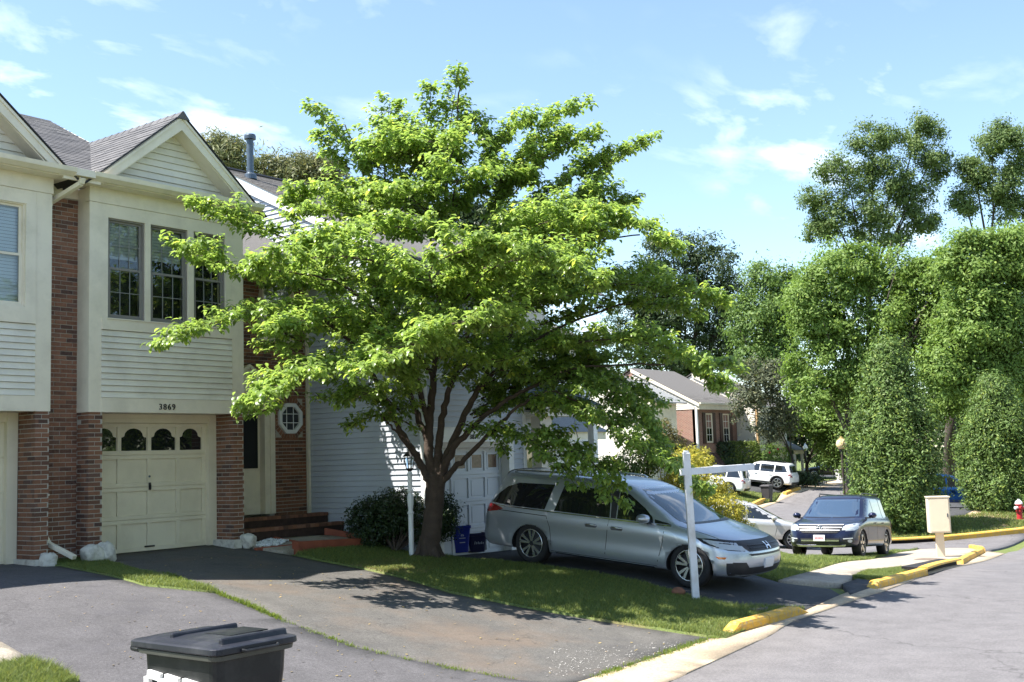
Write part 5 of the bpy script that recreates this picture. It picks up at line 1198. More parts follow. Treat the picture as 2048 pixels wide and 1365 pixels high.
# ================================================================== STREET FURNITURE AND SMALL THINGS
# ---------- foreground wheeled bin
bx, by, bz = 4.72, 6.06, .195
bz0 = hz(bx + .36, by + .5)
cart = thing('wheeled_bin', 'black wheeled rubbish cart with white paint daubs in the foreground', 'rubbish bin', (bx + .35, by + .5, bz0))
W_, D_ = .70, .98
def rrect(x0, y0, x1, y1, r, n=4):
    P = []
    for (cx_, cy_, a0) in ((x1 - r, y1 - r, 0), (x0 + r, y1 - r, 90), (x0 + r, y0 + r, 180), (x1 - r, y0 + r, 270)):
        for k in range(n + 1):
            a = math.radians(a0 + 90 * k / n); P.append((cx_ + r * math.cos(a), cy_ + r * math.sin(a)))
    return P
def loft(secs, mat, name, parent, smooth=False, cap=True, **k):
    mb = MB(); n = len(secs[0][0]); V = [(p[0], p[1], z) for s, z in secs for p in s]
    F_ = [(i*n+j, i*n+(j+1) % n, (i+1)*n+(j+1) % n, (i+1)*n+j) for i in range(len(secs)-1) for j in range(n)]
    if cap: F_ += [tuple(range(n))[::-1], tuple(range((len(secs)-1)*n, len(secs)*n))]
    mb.add(V, F_); return mb.build(name, mat, parent, smooth=smooth, **k)
x0, y0, x1, y1 = bx + .03, by + .04, bx + W_ - .03, by + D_ - .12
ins = lambda d, dy=0: rrect(x0 + d, y0 + d + dy, x1 - d, y1 - d, .07)
DKB = M('bin_black', (.010, .011, .012), .45, .12, 5, spec=.35, dirt=((.08, .078, .075), 4, .25))
BINLID = M('bin_lid', (.018, .019, .025), .40, .12, 4, spec=.3, dirt=((.10, .10, .105), 3.5, .3))
bodyb = loft([(ins(.09, .06), bz0 + .05), (ins(.05, .02), bz0 + .5), (ins(.02), bz - .22), (ins(.015), bz - .10), (ins(.012), bz - .075)], DKB, 'bin_body', cart)
loft([(ins(-.008), bz - .085), (ins(-.022), bz - .08), (ins(-.026), bz - .052), (ins(-.012), bz - .045)], M('bin_rim', (.07, .072, .06), .5, .15, 6), 'rim', cart)
li = lambda d: rrect(bx + d, by + d, bx + W_ - d, by + D_ - .04 - d, .06)
lid = loft([(li(0), bz - .045), (li(-.006), bz - .04), (li(-.004), bz - .004), (li(.012), bz + .004), (li(.05), bz + .010), (li(.10), bz + .022), (li(.2), bz + .03)], BINLID, 'lid', cart, bevel=.006)
for v in (by + .085, by + .60):
    MB().prism([(v - .03, bz + .0), (v - .012, bz + .052), (v + .012, bz + .052), (v + .03, bz + .0)], 'x', bx + .10, bx + W_ - .05).build('lid_ridge', BINLID, lid, bevel=.012)
MB().box(bx + .30, by + .24, bz + .026, bx + W_ - .07, by + .50, bz + .0335).build('grip_recess', DKB, lid)
MB().tube([(bx + .20, by - .01, bz - .03), (bx + .22, by - .03, bz - .035), (bx + W_ - .22, by - .03, bz - .035), (bx + W_ - .20, by - .01, bz - .03)], .012, 6).build('lid_grip', DKB, lid)
hd = MB(); hd.tube([(bx + .08, by + D_ - .10, bz - .08), (bx + .07, by + D_ + .02, bz - .07), (bx + W_ - .07, by + D_ + .02, bz - .07), (bx + W_ - .08, by + D_ - .10, bz - .08)], .018, 8); hd.build('handle', DKB, cart)
for s in (bx + .02, bx + W_ - .08):
    w = MB(); w.lathe([(.05, 0), (.13, .0), (.145, .015), (.145, .045), (.13, .06), (.05, .06)], (s, by + D_ - .14, bz0 + .145), 'x', 20); w.build('wheel', RUBBER, cart)
WP = M('white_daub', (.80, .80, .78), .7, .08, 12)
dau = MB(); xl = x0 + .008
def daub(poly, dz): dau.prism([(p[0], p[1]) for p in poly], 'x', xl - .012 - dz, xl + .06)
# daubed characters on the sunny side (y to the right is towards the camera)
yb, zt = by + .76, bz - .215
def stroke(a, b, w=.05):
    P = ribbon([a, b], w); dau.prism(P, 'x', xl - .014 + random.uniform(-.002, .002), xl + .05)
for k, yy in enumerate((yb, yb - .19, yb - .38)):
    z_ = zt - .012 * k
    stroke((yy, z_), (yy - .14, z_ - .015), .05); stroke((yy + .01, z_ - .02), (yy + .005, z_ - .26), .05)
    if k != 1: stroke((yy - .135, z_ - .02), (yy - .14, z_ - .25), .045)
    stroke((yy, z_ - .13), (yy - .13, z_ - .135), .04)
dau.build('paint_daub', WP, bodyb)
du2 = MB(); yf = y0 + .012
for (a, b) in (((bx + .30, bz - .52), (bx + .38, bz - .46)), ((bx + .42, bz - .44), (bx + .50, bz - .40)), ((bx + .53, bz - .30), (bx + .56, bz - .52)), ((bx + .47, bz - .50), (bx + .55, bz - .48))):
    du2.prism(ribbon([a, b], .035), 'y', yf - .008, yf + .06)
du2.build('paint_daub', WP, bodyb)

# ---------- recycling tubs by the white garage
def tub(p, name, label, w, d, hgt, col, ang, mark):
    t = thing(name, label, 'recycling bin', (p[0], p[1], hz(p[0], p[1])), (0, 0, ang), local=True)
    m = M(name + label[:6], col, .4, .1, 6); lo = .84
    secs = []
    for k, z in ((lo, .0), (lo + .10, hgt * .6), (1.0, hgt - .06), (1.06, hgt - .055), (1.06, hgt), (.98, hgt), (.95, hgt - .05), (lo, .06)):
        secs.append((rrect(-w / 2 * k, -d / 2 * k, w / 2 * k, d / 2 * k, .05), z))
    b = loft(secs, m, 'bin_body', t, local=True) if False else None
    mb = MB(); n = len(secs[0][0]); mb.add([(q[0], q[1], z) for s, z in secs for q in s], [(i*n+j, i*n+(j+1) % n, (i+1)*n+(j+1) % n, (i+1)*n+j) for i in range(len(secs)-1) for j in range(n)] + [tuple(range(n))[::-1], tuple(range((len(secs)-1)*n, len(secs)*n))])
    b = obj('bin_body', mb.mesh('bin_body', m), t, local=True)
    for s in (-1, 1): obj('handle', MB().box(s * w * .52 - .012, -.09, hgt - .13, s * w * .52 + .012, .09, hgt - .10).mesh('handle', m), t, local=True)
    PM = M('pale_print', (.45, .48, .55), .6, .1, 5); kf = -d / 2 * .93
    pr_ = MB()
    if mark == 'cart':
        for (a, b_) in (((.02, hgt * .62), (.05, hgt * .70)), ((.05, hgt * .70), (.08, hgt * .62)), ((.08, hgt * .62), (.02, hgt * .62))): pr_.prism(ribbon([a, b_], .012), 'y', kf - .006, kf + .03)
        obj('recycling_mark', pr_.mesh('recycling_mark', PM), t, local=True)
        for zz_, wd in ((.52, .13), (.36, .11)): obj('print_bar', MB().box(.05 - wd / 2, kf - .004, hgt * zz_, .05 + wd / 2, kf + .03, hgt * zz_ + .016).mesh('print_bar', PM), t, local=True)
    else:
        for i, s in enumerate((.06, .045, .05, .035, .045, .03)): pr_.prism(ribbon([(-.08 + i * .034, hgt * .42), (-.07 + i * .034, hgt * .42 + s)], .012), 'y', kf - .006, kf + .03)
        obj('script_mark', pr_.mesh('script_mark', PM), t, local=True)
        obj('paper_flap', MB().hexa([(-w*.42, -d*.40, hgt-.02), (-.02, -d*.40, hgt-.03), (-.02, d*.2, hgt-.02), (-w*.42, d*.2, hgt-.01)], [(-w*.42, -d*.40, hgt-.012), (-.02, -d*.40, hgt-.022), (-.02, d*.2, hgt-.012), (-w*.42, d*.2, hgt-.002)]).mesh('paper_flap', M('card', (.45, .38, .30), .8, .1, 5)), t, local=True)
    return t
pa = G(912, 1105); tub(pa, 'recycling_tub', 'tall bright blue recycling tub behind the tree trunk', .46, .42, .50, (.018, .035, .27), -.45, 'cart')
pb_ = G(951, 1104); tub(pb_, 'recycling_tub', 'small navy recycling tub with script lettering by the white garage door', .36, .32, .36, (.012, .016, .06), -.45, 'script')

# ---------- white signpost with its arm
b0 = G(1392, 1201); t0 = atd(1372, 906, depth(b0) - .05)
sp = thing('sign_post', 'leaning white timber sign post with an empty arm on the lawn', 'sign post', tuple(b0))
PW = M('post_white', (.74, .75, .78), .55, .05, 3, dirt=((.42, .36, .28), 2.5, .5))
p_ = MB(); p_.bar(tuple(b0 - np.array([0, 0, .1])), tuple(t0), .105, .105, (.62, -.78, 0)); pc = Vector(t0) - Vector(b0); pc.normalize()
p_.bar(tuple(Vector(t0)), tuple(Vector(t0) + pc * .03), .075, .075, (.62, -.78, 0)); p_.build('post', PW, sp, bevel=.008)
d0 = depth(t0); arm0 = Vector(atd(1360, 945, d0 - .06)); arm1 = Vector(atd(1507, 934, d0 + .55))
p2 = MB(); p2.bar(arm0, arm1, .09, .045, (0, 0, 1)); 
p2 = MB(); ad = (arm1 - arm0).normalized(); sx_ = ad.cross(Vector((0, 0, 1))).normalized() * .024; uz = Vector((0, 0, .05))
p2.hexa([arm0 - sx_ - uz, arm1 - sx_ - uz, arm1 + sx_ - uz, arm0 + sx_ - uz], [arm0 - sx_ + uz, arm1 - sx_ + uz, arm1 + sx_ + uz, arm0 + sx_ + uz]); p2.build('arm', PW, sp, bevel=.005)
for k in (.35, .8):
    q = arm0 + (arm1 - arm0) * k - uz; MB().tube([q, q - Vector((0, 0, .03))], .006, 6).build('hook', GALV, sp)

# ---------- white garden lamp on a turned post
c = onX(823, 1103, 15.25); c = np.array([15.18, 13.98, 0.]); rr = ray(823, 1103); k_ = 19.75; P0 = atd(823, 1103, k_); c = np.array([P0[0], P0[1], hz(P0[0], P0[1])])
s_ = depth(c) / F; hL = (1103 - 888) * s_
gl = thing('garden_lamp', 'slim white turned lamp post with a black lantern beside the shrub', 'lamp post', tuple(c))
MB().lathe([(.045, 0), (.045, .75), (.06, .78), (.04, .82), (.055, .95), (.055, 1.05), (.04, 1.12), (.06, 1.15), (.042, 1.2), (.042, hL - .42), (.05, hL - .40), (.03, hL - .35)], tuple(c), n=12).build('post', WHITE, gl)
lan = MB(); cz = c[2] + hL
lan.lathe([(.03, -.36), (.05, -.33), (.065, -.31), (.07, -.30)], (c[0], c[1], cz), n=6); lan.lathe([(.13, -.10), (.06, -.03), (.02, -.0), (.012, .05)], (c[0], c[1], cz), n=6)
for k in range(4):
    a = k * math.pi / 2 + .4; lan.bar((c[0] + .06 * math.cos(a), c[1] + .06 * math.sin(a), cz - .31), (c[0] + .10 * math.cos(a), c[1] + .10 * math.sin(a), cz - .09), .012, .012)
lan = lan.build('lantern', BLACK, gl); MB().lathe([(.045, -.30), (.075, -.11)], (c[0], c[1], cz), n=6).build('lantern_glass', GLASS, lan)
# ---------- second white post at the house corner, a downspout
dsp = MB(); 
for a, b in (((15.44, 13.86, 4.7), (15.44, 13.86, .2)), ((15.44, 13.86, .2), (15.30, 13.62, -.12))): dsp.bar(a, b, .07, .06, (0, 1, 0))
dsp.build('downspout', WHITE, H1, bevel=.006)

# ---------- utility pedestal at the corner
c = G(1882, 1116); d_ = depth(c); s_ = d_ / F
up = thing('utility_cabinet', 'cream utility cabinet on a single post at the street corner', 'utility box', tuple(c))
UC = M('cabinet_cream', (.72, .62, .47), .5, .04, 3, dirt=((.45, .36, .25), 3, .25))
yaw = math.radians(32); ca, sa = math.cos(yaw), math.sin(yaw)
def rot(x, y, z): return (c[0] + x * ca - y * sa, c[1] + x * sa + y * ca, c[2] + z)
hb0, hb1 = (1116 - 1066) * s_, (1116 - 996) * s_; w2 = .31; dp = .17
def rbox(mb, x0, y0, z0, x1, y1, z1): return mb.hexa([rot(x0, y0, z0), rot(x1, y0, z0), rot(x1, y1, z0), rot(x0, y1, z0)], [rot(x0, y0, z1), rot(x1, y0, z1), rot(x1, y1, z1), rot(x0, y1, z1)])
# wide face turned to the street: the camera looks along about 20 degrees
yaw = math.radians(-62); ca, sa = math.cos(yaw), math.sin(yaw)
cabx = rbox(MB(), -.28, -.22, hb0, .28, .18, hb1).build('cabinet', UC, up, bevel=.012)
rbox(MB(), -.245, -.232, hb0 + .04, .245, -.221, hb1 - .05).build('cabinet_door', UC, up, bevel=.004); rbox(MB(), .19, -.245, (hb0 + hb1) / 2 - .05, .215, -.233, (hb0 + hb1) / 2 + .05).build('latch', GALV, up)
rbox(MB(), -.30, -.24, hb1, .30, .20, hb1 + .03).build('cap', UC, up); rbox(MB(), -.11, -.06, -.15, .11, .04, hb0).build('post', UC, up, bevel=.01)

# ---------- street lamp with a globe
lp = atd(1690, 1010, 47.5); lp = np.array([lp[0], lp[1], hz(lp[0], lp[1])]); s_ = depth(lp) / F
tx = atd(1682, 873, depth(lp)); HL = tx[2] - lp[2]
sl_ = thing('street_lamp', 'dark street lamp post with an amber globe and finial beside the hedge', 'street lamp', tuple(lp))
MB().lathe([(.11, 0), (.11, .25), (.07, .35), (.055, .5), (.045, HL - .68), (.06, HL - .66), (.05, HL - .62)], tuple(lp), n=14).build('post', M('lamp_brown', (.05, .035, .03), .5, .2, 5), sl_)
MB().lathe([(.05, HL - .62), (.12, HL - .58), (.12, HL - .54)], tuple(lp), n=14).build('collar', BLACK, sl_)
gm, gt, gb_ = nt('lamp_globe'); gb_.inputs['Base Color'].default_value = (.70, .52, .30, 1); gb_.inputs['Roughness'].default_value = .25; gb_.inputs['Subsurface Weight'].default_value = .3
MB().lathe([(.08, HL - .54), (.19, HL - .46), (.225, HL - .34), (.20, HL - .22), (.13, HL - .13), (.10, HL - .11)], tuple(lp), n=20).build('globe', gm, sl_, smooth=True)
MB().lathe([(.11, HL - .11), (.10, HL - .09), (.05, HL - .05), (.06, HL - .03), (.02, HL)], tuple(lp), n=14).build('finial', M('amber_finial', (.42, .28, .12), .4, .1, 5), sl_)
# a smaller lamp far behind
lp2 = atd(1613, 935, 88); lp2[2] = hz(lp2[0], lp2[1]); t2 = thing('street_lamp', 'distant small lamp post with a pale globe in front of the dark trees', 'street lamp', tuple(lp2)); h2 = atd(1613, 890, 88)[2] - lp2[2]
MB().lathe([(.07, 0), (.05, h2 - .5), (.06, h2 - .45)], tuple(lp2), n=10).build('post', BLACK, t2); MB().lathe([(.08, h2 - .45), (.2, h2 - .25), (.1, h2 - .02), (.03, h2 + .12)], tuple(lp2), n=14).build('globe', M('pale_globe', (.7, .7, .68), .3, .03, 4), t2, smooth=True)

# ---------- fire hydrant
c = G(2040, 1041); hy = thing('fire_hydrant', 'red fire hydrant with a white cap on the grass at the right edge', 'hydrant', tuple(c)); s_ = depth(c) / F; hh = 42 * s_
HR = M('hydrant_red', (.42, .03, .035), .45, .1, 5)
MB().lathe([(.17, 0), (.17, .05), (.11, .06), (.105, hh * .40), (.13, hh * .41), (.13, hh * .46), (.105, hh * .47), (.11, hh * .72), (.15, hh * .73), (.15, hh * .77)], tuple(c), n=18).build('barrel', HR, hy)
MB().lathe([(.15, hh * .77), (.14, hh * .84), (.09, hh * .93), (.04, hh * .96), (.035, hh)], tuple(c), n=18).build('bonnet', M('hydrant_white', (.78, .78, .78), .4, .04, 5), hy)
MB().tube([(c[0] - .2, c[1] + .1, c[2] + hh * .6), (c[0] + .2, c[1] - .1, c[2] + hh * .6)], .06, 10).build('side_nozzle', M('hydrant_white', (.78, .78, .78)), hy); MB().tube([(c[0], c[1], c[2] + hh * .6), (c[0] - .15, c[1] - .16, c[2] + hh * .6)], .075, 10).build('front_nozzle', HR, hy)

# ---------- far wheeled bins
def far_bin(px, py, name, label, col, topy):
    c = G(px, py); s_ = depth(c) / F; hh = (py - topy) * s_
    t = thing(name, label, 'rubbish bin', tuple(c)); m = M(name + str(px), col, .5, .1, 4); k = hh / 1.1
    loft([(rrect(c[0] - .24 * k, c[1] - .26 * k, c[0] + .24 * k, c[1] + .26 * k, .05), c[2]), (rrect(c[0] - .31 * k, c[1] - .33 * k, c[0] + .31 * k, c[1] + .33 * k, .06), c[2] + hh * .88)], m, 'bin_body', t)
    loft([(rrect(c[0] - .36 * k, c[1] - .38 * k, c[0] + .36 * k, c[1] + .38 * k, .06), c[2] + hh * .88), (rrect(c[0] - .36 * k, c[1] - .38 * k, c[0] + .36 * k, c[1] + .38 * k, .06), c[2] + hh * .93), (rrect(c[0] - .26 * k, c[1] - .28 * k, c[0] + .26 * k, c[1] + .28 * k, .06), c[2] + hh)], m, 'lid', t)
    return t
far_bin(1535, 1003, 'wheeled_bin', 'dark grey wheeled bin on the far kerb in front of the white cars', (.05, .047, .05), 970)
far_bin(1682, 966, 'wheeled_bin', 'white bin on the kerb behind the street lamp post', (.62, .63, .65), 938)

# ---------- white painted rocks at the pier feet, red edging by the walk
RW = M('painted_rock', (.62, .59, .51), .8, .1, 5, bmp=.7, bscale=22, dirt=((.30, .27, .22), 9, .75))
from mathutils import noise as mnoise
def rock(p, rx, ry, rz_, label, sq=3.2):
    mb = MB(); n, m = 20, 12; off = Vector((random.random() * 50, random.random() * 50, 3)); V = []
    for i in range(m + 1):
        f = math.pi * i / m
        for k in range(n):
            t = 2 * math.pi * k / n; q = Vector((math.sin(f) * math.cos(t), math.sin(f) * math.sin(t), math.cos(f)))
            l = sum(abs(x) ** sq for x in q) ** (-1 / sq); w = 1 + .30 * mnoise.noise(q * 1.3 + off) + .14 * mnoise.noise(q * 3.1 + off) + .05 * mnoise.noise(q * 8 + off)
            V.append((p[0] + q.x * l * rx * w, p[1] + q.y * l * ry * w, p[2] + q.z * l * rz_ * w))
    mb.add(V, [(i*n+k, i*n+(k+1) % n, (i+1)*n+(k+1) % n, (i+1)*n+k) for i in range(m) for k in range(n)])
    o = mb.build('rock', RW, smooth=True); tag(o, label, 'rock', 'white painted rocks at the brick piers')
rock((9.88, 15.57, .10), .15, .15, .15, 'grey white painted rock left of the tan garage door, beside the downspout'); rock((10.11, 15.56, .12), .13, .14, .15, 'white painted rock at the left jamb of the tan garage door')
rock((9.17, 15.56, .05), .11, .13, .15, 'white painted rock under the pier left of the downspout'); rock((12.83, 15.58, .08), .12, .12, .13, 'white painted rock at the right pier beside the entry steps')
base_ = block(H7, 'pier_base', RW, (8.99, 15.60, -.1, 9.10, 16.2, .10)); block(H, 'pier_base', RW, (12.56, 15.62, -.1, 12.72, 16.2, .12))
REDT = M('red_timber', (.27, .075, .04), .7, .2, 5, bmp=.3, bscale=30)
def timber(pts, w, z0, z1, label):
    mb = MB()
    for (a, b) in zip(pts[:-1], pts[1:]):
        A = Vector((a[0], a[1], hz(*a))); B_ = Vector((b[0], b[1], hz(*b))); t = (B_ - A).normalized(); n = Vector((-t.y, t.x, 0)) * w / 2
        mb.hexa([A - n + Vector((0, 0, z0)), B_ - n + Vector((0, 0, z0)), B_ + n + Vector((0, 0, z0)), A + n + Vector((0, 0, z0))], [A - n + Vector((0, 0, z1)), B_ - n + Vector((0, 0, z1)), B_ + n + Vector((0, 0, z1)), A + n + Vector((0, 0, z1))])
    o = mb.build('edging_timber', REDT, bevel=.008); tag(o, label, 'edging', 'red edging round the entry walk')
timber([gxy(590, 1103), gxy(748, 1093)], .16, -.1, .16, 'thick red edging timber along the front of the entry walk'); timber([gxy(650, 1072), gxy(750, 1088)], .10, -.1, .14, 'red edging timber running from the steps along the shrub')
timber([gxy(549, 1080), gxy(598, 1089)], .09, -.1, .05, 'thin red edging strip across the entry walk by the pebbles'); timber([gxy(510, 1101), gxy(590, 1093)], .07, -.1, .04, 'thin red edging strip beside the driveway end of the walk')
PEB = M('white_pebble', (.62, .62, .60), .8, .15, 20, rnd=('island', .3))
mb = MB(); pp = [gxy(500, 1094), gxy(540, 1083), gxy(578, 1086), gxy(560, 1096), gxy(520, 1100)]; A = np.array(pp); q = RNG.uniform(A.min(0), A.max(0), (900, 2)); q = q[in_poly(q, pp)][:420]
for x, y in q:
    s = random.uniform(.012, .024); z = hz(x, y) + .05; mb.add([(x + s, y, z), (x, y + s, z), (x - s, y, z), (x, y - s, z), (x, y, z + s * .8), (x, y, z - s)], [(0, 1, 4), (1, 2, 4), (2, 3, 4), (3, 0, 4), (1, 0, 5), (2, 1, 5), (3, 2, 5), (0, 3, 5)])
o = mb.build('pebbles', PEB, recalc=False); o['kind'] = 'stuff'
# terracotta lump on the lawn by the post
q = G(1357, 1192); o = MB().lathe([(.02, 0), (.10, .02), (.11, .07), (.06, .12), (.01, .13)], tuple(q), n=10).build('stump', M('stump_red', (.22, .10, .06), .9, .3, 9), smooth=True); tag(o, 'small reddish brown stump in the grass beside the sign post', 'stump')

# ================================================================== TREES AND SHRUBS
def quads(name, C, U, Wv, mat, parent=None, kind='stuff', fold=None):
    """leaf quads: C centre, U half length vector, Wv half width vector"""
    V = np.stack([C - U, C - Wv * .9 + U * .05, C + U, C + Wv * .9 + U * .05], 1).reshape(-1, 3); Fq = np.arange(len(C) * 4).reshape(-1, 4)
    o = obj(name, np_mesh(name, V, Fq, mat), parent)
    if kind: o['kind'] = kind
    return o
def unit(v): return v / (np.linalg.norm(v, axis=-1, keepdims=True) + 1e-9)
def rdir(n): return unit(RNG.normal(size=(n, 3)))
def leaf_frames(n, nrm, size, asp, droop=0.0):
    t = unit(np.cross(nrm, rdir(n)) + np.array([0, 0, -droop])); t = unit(t - nrm * (t * nrm).sum(-1, keepdims=True)); w = np.cross(nrm, t)
    s = size * RNG.uniform(.6, 1.35, n)[:, None]; return t * s, w * s * asp
def lobes_px(L, yscale=1.0, dspread=.9):
    """(px, py, depth, rx_px, ry_px) -> centre and radii in metres (rx across, rd along the view, rz up)"""
    out = []
    for (px, py, d, rx, ry) in L:
        out.append((atd(px, py, d), rx * d / F, ry * d / F, (rx + ry) * .5 * d / F * dspread))
    return out
VF = np.array([RC[0, 2], RC[1, 2], 0]); VF /= np.linalg.norm(VF); VR = np.array([VF[1], -VF[0], 0])
def sublobes(LB, k=9):
    out = list(LB)
    for (c, rx, rz_, rd) in LB:
        for i in range(k):
            d = rdir(1)[0]; f = random.uniform(.22, .46); m = random.uniform(.75, 1.12)
            out.append((c + d[0] * VR * rx * m + d[1] * VF * rd * m + d[2] * np.array([0, 0, rz_ * m]), rx * f, rz_ * f, rd * f))
    return out
def crown_points(LB, n_clump, per, cr, shell=.55, flat=.7):
    vol = np.array([l[1] * l[2] for l in LB]); cnt = np.maximum(3, (n_clump * vol / vol.sum())).astype(int); P = []; N = []
    for (c, rx, rz_, rd), k in zip(LB, cnt):
        d = rdir(k); r = RNG.uniform(shell, 1.12, k)[:, None] ** .8
        cc = d * r; cen = c + cc[:, :1] * VR * rx + cc[:, 1:2] * VF * rd + cc[:, 2:] * np.array([0, 0, rz_])
        out = unit(d[:, :1] * VR + d[:, 1:2] * VF + d[:, 2:] * np.array([0, 0, 1.]))
        g = np.clip(RNG.normal(0, 1, (k, per, 3)), -1.7, 1.7) * cr * .85 * np.array([1, 1, flat]) * RNG.uniform(.45, 1.35, (k, 1, 1))
        P.append((cen[:, None] + g).reshape(-1, 3)); N.append((out[:, None] * .55 + g / (cr + 1e-6) * .45 + np.array([0, 0, .45])).reshape(-1, 3))
    return np.concatenate(P), unit(np.concatenate(N))
def limbs(base, LB, r0, name, parent, mat, wob=.3, fork=.35, sub=3):
    mb = MB(); b = Vector(base); top = Vector(np.mean([l[0] for l in LB], 0)); f = b + (top - b) * fork; f.x = b.x + (f.x - b.x) * .35; f.y = b.y + (f.y - b.y) * .35
    mb.tube([b - Vector((0, 0, .3)), b + Vector((0, 0, .15)), b + (f - b) * .5 + Vector((random.uniform(-wob, wob) * .3, random.uniform(-wob, wob) * .3, 0)), f], [r0 * 1.35, r0 * 1.08, r0 * .95, r0 * .85], 9)
    for l in LB:
        e = Vector(l[0]) + Vector((0, 0, l[2] * .3)); m = f + (e - f) * .5 + Vector((random.uniform(-wob, wob), random.uniform(-wob, wob), random.uniform(-.1, .4) * wob)); rr = r0 * random.uniform(.35, .5)
        mb.tube([f - Vector((0, 0, .1)), f + (m - f) * .5 + Vector((0, 0, wob * .25)), m, e], [rr, rr * .8, rr * .6, rr * .25], 6)
        for k in range(sub):
            e2 = Vector(l[0]) + Vector(tuple(rdir(1)[0] * (l[1] * .8))); mb.tube([m, m + (e2 - m) * .5 + Vector((0, 0, .1)), e2], [rr * .5, rr * .35, rr * .1], 5)
    return mb.build(name, mat, parent, smooth=True)
def tree(name, label, base, L, mat, clumps, per, cr, size, asp=.5, r0=.3, group=None, shell=.5, bark=None, sub=3, fill=.12, cat='tree', flat=.7, droop=.2, fork=.35):
    LB = lobes_px(L); t = thing(name, label, cat, tuple(base), group=group)
    if r0: limbs(base, LB, r0, 'trunk', t, bark or BARK2, fork=fork, sub=sub)
    LS = [(c, a * .88, b * .88, e * .88) for c, a, b, e in LB]; LS = sublobes(LS, 9)
    P, N = crown_points(LS, clumps, per, cr, shell, flat)
    if fill:
        k = int(len(P) * fill); Q, M_ = crown_points(LB, max(4, k // 12), 12, cr * 1.6, .05); P = np.r_[P, Q]; N = np.r_[N, M_]
    n = len(P); N = unit(N + RNG.normal(0, .45, (n, 3))); U, W_ = leaf_frames(n, N, size, asp, droop)
    quads('crown', P, U, W_, mat, t, kind='stuff'); return t
def gbase(px, py, d):
    p = atd(px, py, d); return np.array([p[0], p[1], hz(p[0], p[1])])

L_BRIGHT = leaf_mat('leaf_bright', (.165, .25, .058), (.24, .38, .06), .55, .22, .25, tw=.34)
L_MID = leaf_mat('leaf_mid', (.125, .20, .052), (.18, .29, .055), .55, .22, .25, tw=.32)
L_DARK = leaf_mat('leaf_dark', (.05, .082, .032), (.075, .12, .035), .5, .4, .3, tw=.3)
L_OLIVE = leaf_mat('leaf_olive', (.17, .19, .085), (.22, .24, .09), .5, .4, .3, tw=.35)
L_GREY = leaf_mat('leaf_grey', (.115, .135, .078), (.14, .165, .08), .55, .4, .3, tw=.3)
L_TALL = leaf_mat('leaf_tall', (.125, .185, .062), (.18, .27, .065), .55, .25, .25, tw=.34)
L_CON = leaf_mat('leaf_conifer', (.115, .185, .045), (.15, .24, .045), .55, .5, .3, tw=.28)
L_YEL = leaf_mat('leaf_yellow', (.36, .34, .05), (.40, .38, .05), .5, .35, .3, tw=.35)
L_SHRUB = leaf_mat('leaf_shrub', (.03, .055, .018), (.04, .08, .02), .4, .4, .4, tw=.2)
L_HEDGE = leaf_mat('leaf_hedge', (.12, .17, .035), (.16, .23, .045), .5, .4, .3, tw=.3)

GB = 'trees beyond the court'
tree('tall_tree', 'tall open crowned tree with sky showing through, above the bright green trees', gbase(1745, 900, 92), [(1748, 285, 92, 48, 42), (1838, 272, 92, 40, 42), (1868, 318, 92, 38, 40), (1692, 345, 92, 50, 42), (1788, 345, 92, 52, 45), (1648, 405, 92, 38, 42), (1738, 412, 92, 58, 40), (1828, 392, 92, 42, 36), (1655, 460, 92, 50, 28), (1758, 470, 92, 66, 38), (1848, 440, 92, 34, 28)], L_TALL, 400, 95, .52, .12, .5, .30, GB, fork=.62, shell=.3, fill=0, sub=0)
tree('tall_tree', 'tall dark crowned tree at the right edge above the other crowns', gbase(1995, 900, 92), [(1985, 282, 92, 46, 38), (2045, 300, 92, 40, 50), (1948, 345, 92, 34, 34), (2000, 372, 92, 50, 44), (1930, 408, 92, 30, 26), (2030, 415, 92, 50, 34)], L_TALL, 260, 95, .52, .12, .5, .30, GB, fork=.62, shell=.3, fill=0, sub=0)
tree('broad_tree', 'soft light green tree between the dark trees and the court, left of the bright ones', gbase(1530, 930, 88), [(1530, 560, 88, 48, 36), (1515, 640, 88, 62, 62), (1575, 620, 88, 48, 62), (1500, 715, 88, 40, 50), (1560, 720, 88, 50, 50)], L_MID, 520, 60, .5, .125, .5, .35, GB)
tree('broad_tree', 'big bright green tree standing right behind the street lamp', gbase(1700, 985, 64), [(1680, 545, 64, 80, 58), (1790, 545, 64, 85, 50), (1640, 640, 64, 72, 85), (1750, 655, 64, 95, 95), (1855, 640, 64, 75, 95), (1890, 560, 62, 50, 60), (1880, 800, 62, 44, 50), (1635, 760, 64, 66, 70), (1735, 770, 64, 80, 60)], L_BRIGHT, 1150, 80, .36, .105, .5, .35, GB)
tree('broad_tree', 'bright green tree at the right edge, behind the gap between the tall hedge trees', gbase(1897, 985, 72), [(1960, 520, 58, 80, 62), (2040, 510, 58, 60, 80), (1955, 640, 58, 85, 92), (2045, 670, 58, 60, 92), (1890, 735, 58, 56, 66), (1985, 755, 58, 75, 56)], L_BRIGHT, 1050, 80, .34, .10, .5, .36, GB, fork=.55)
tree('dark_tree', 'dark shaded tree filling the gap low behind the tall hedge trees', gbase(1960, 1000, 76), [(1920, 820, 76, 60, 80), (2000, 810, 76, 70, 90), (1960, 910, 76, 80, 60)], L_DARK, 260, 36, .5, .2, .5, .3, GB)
tree('small_tree', 'grey green small tree with a rounded crown against the brick house', gbase(1592, 950, 73.5), [(1525, 775, 72, 60, 46), (1572, 795, 72, 46, 52), (1492, 800, 72, 36, 38), (1545, 845, 72, 52, 34), (1512, 742, 72, 40, 22)], L_GREY, 420, 30, .26, .10, .45, .10, GB, flat=1.1)
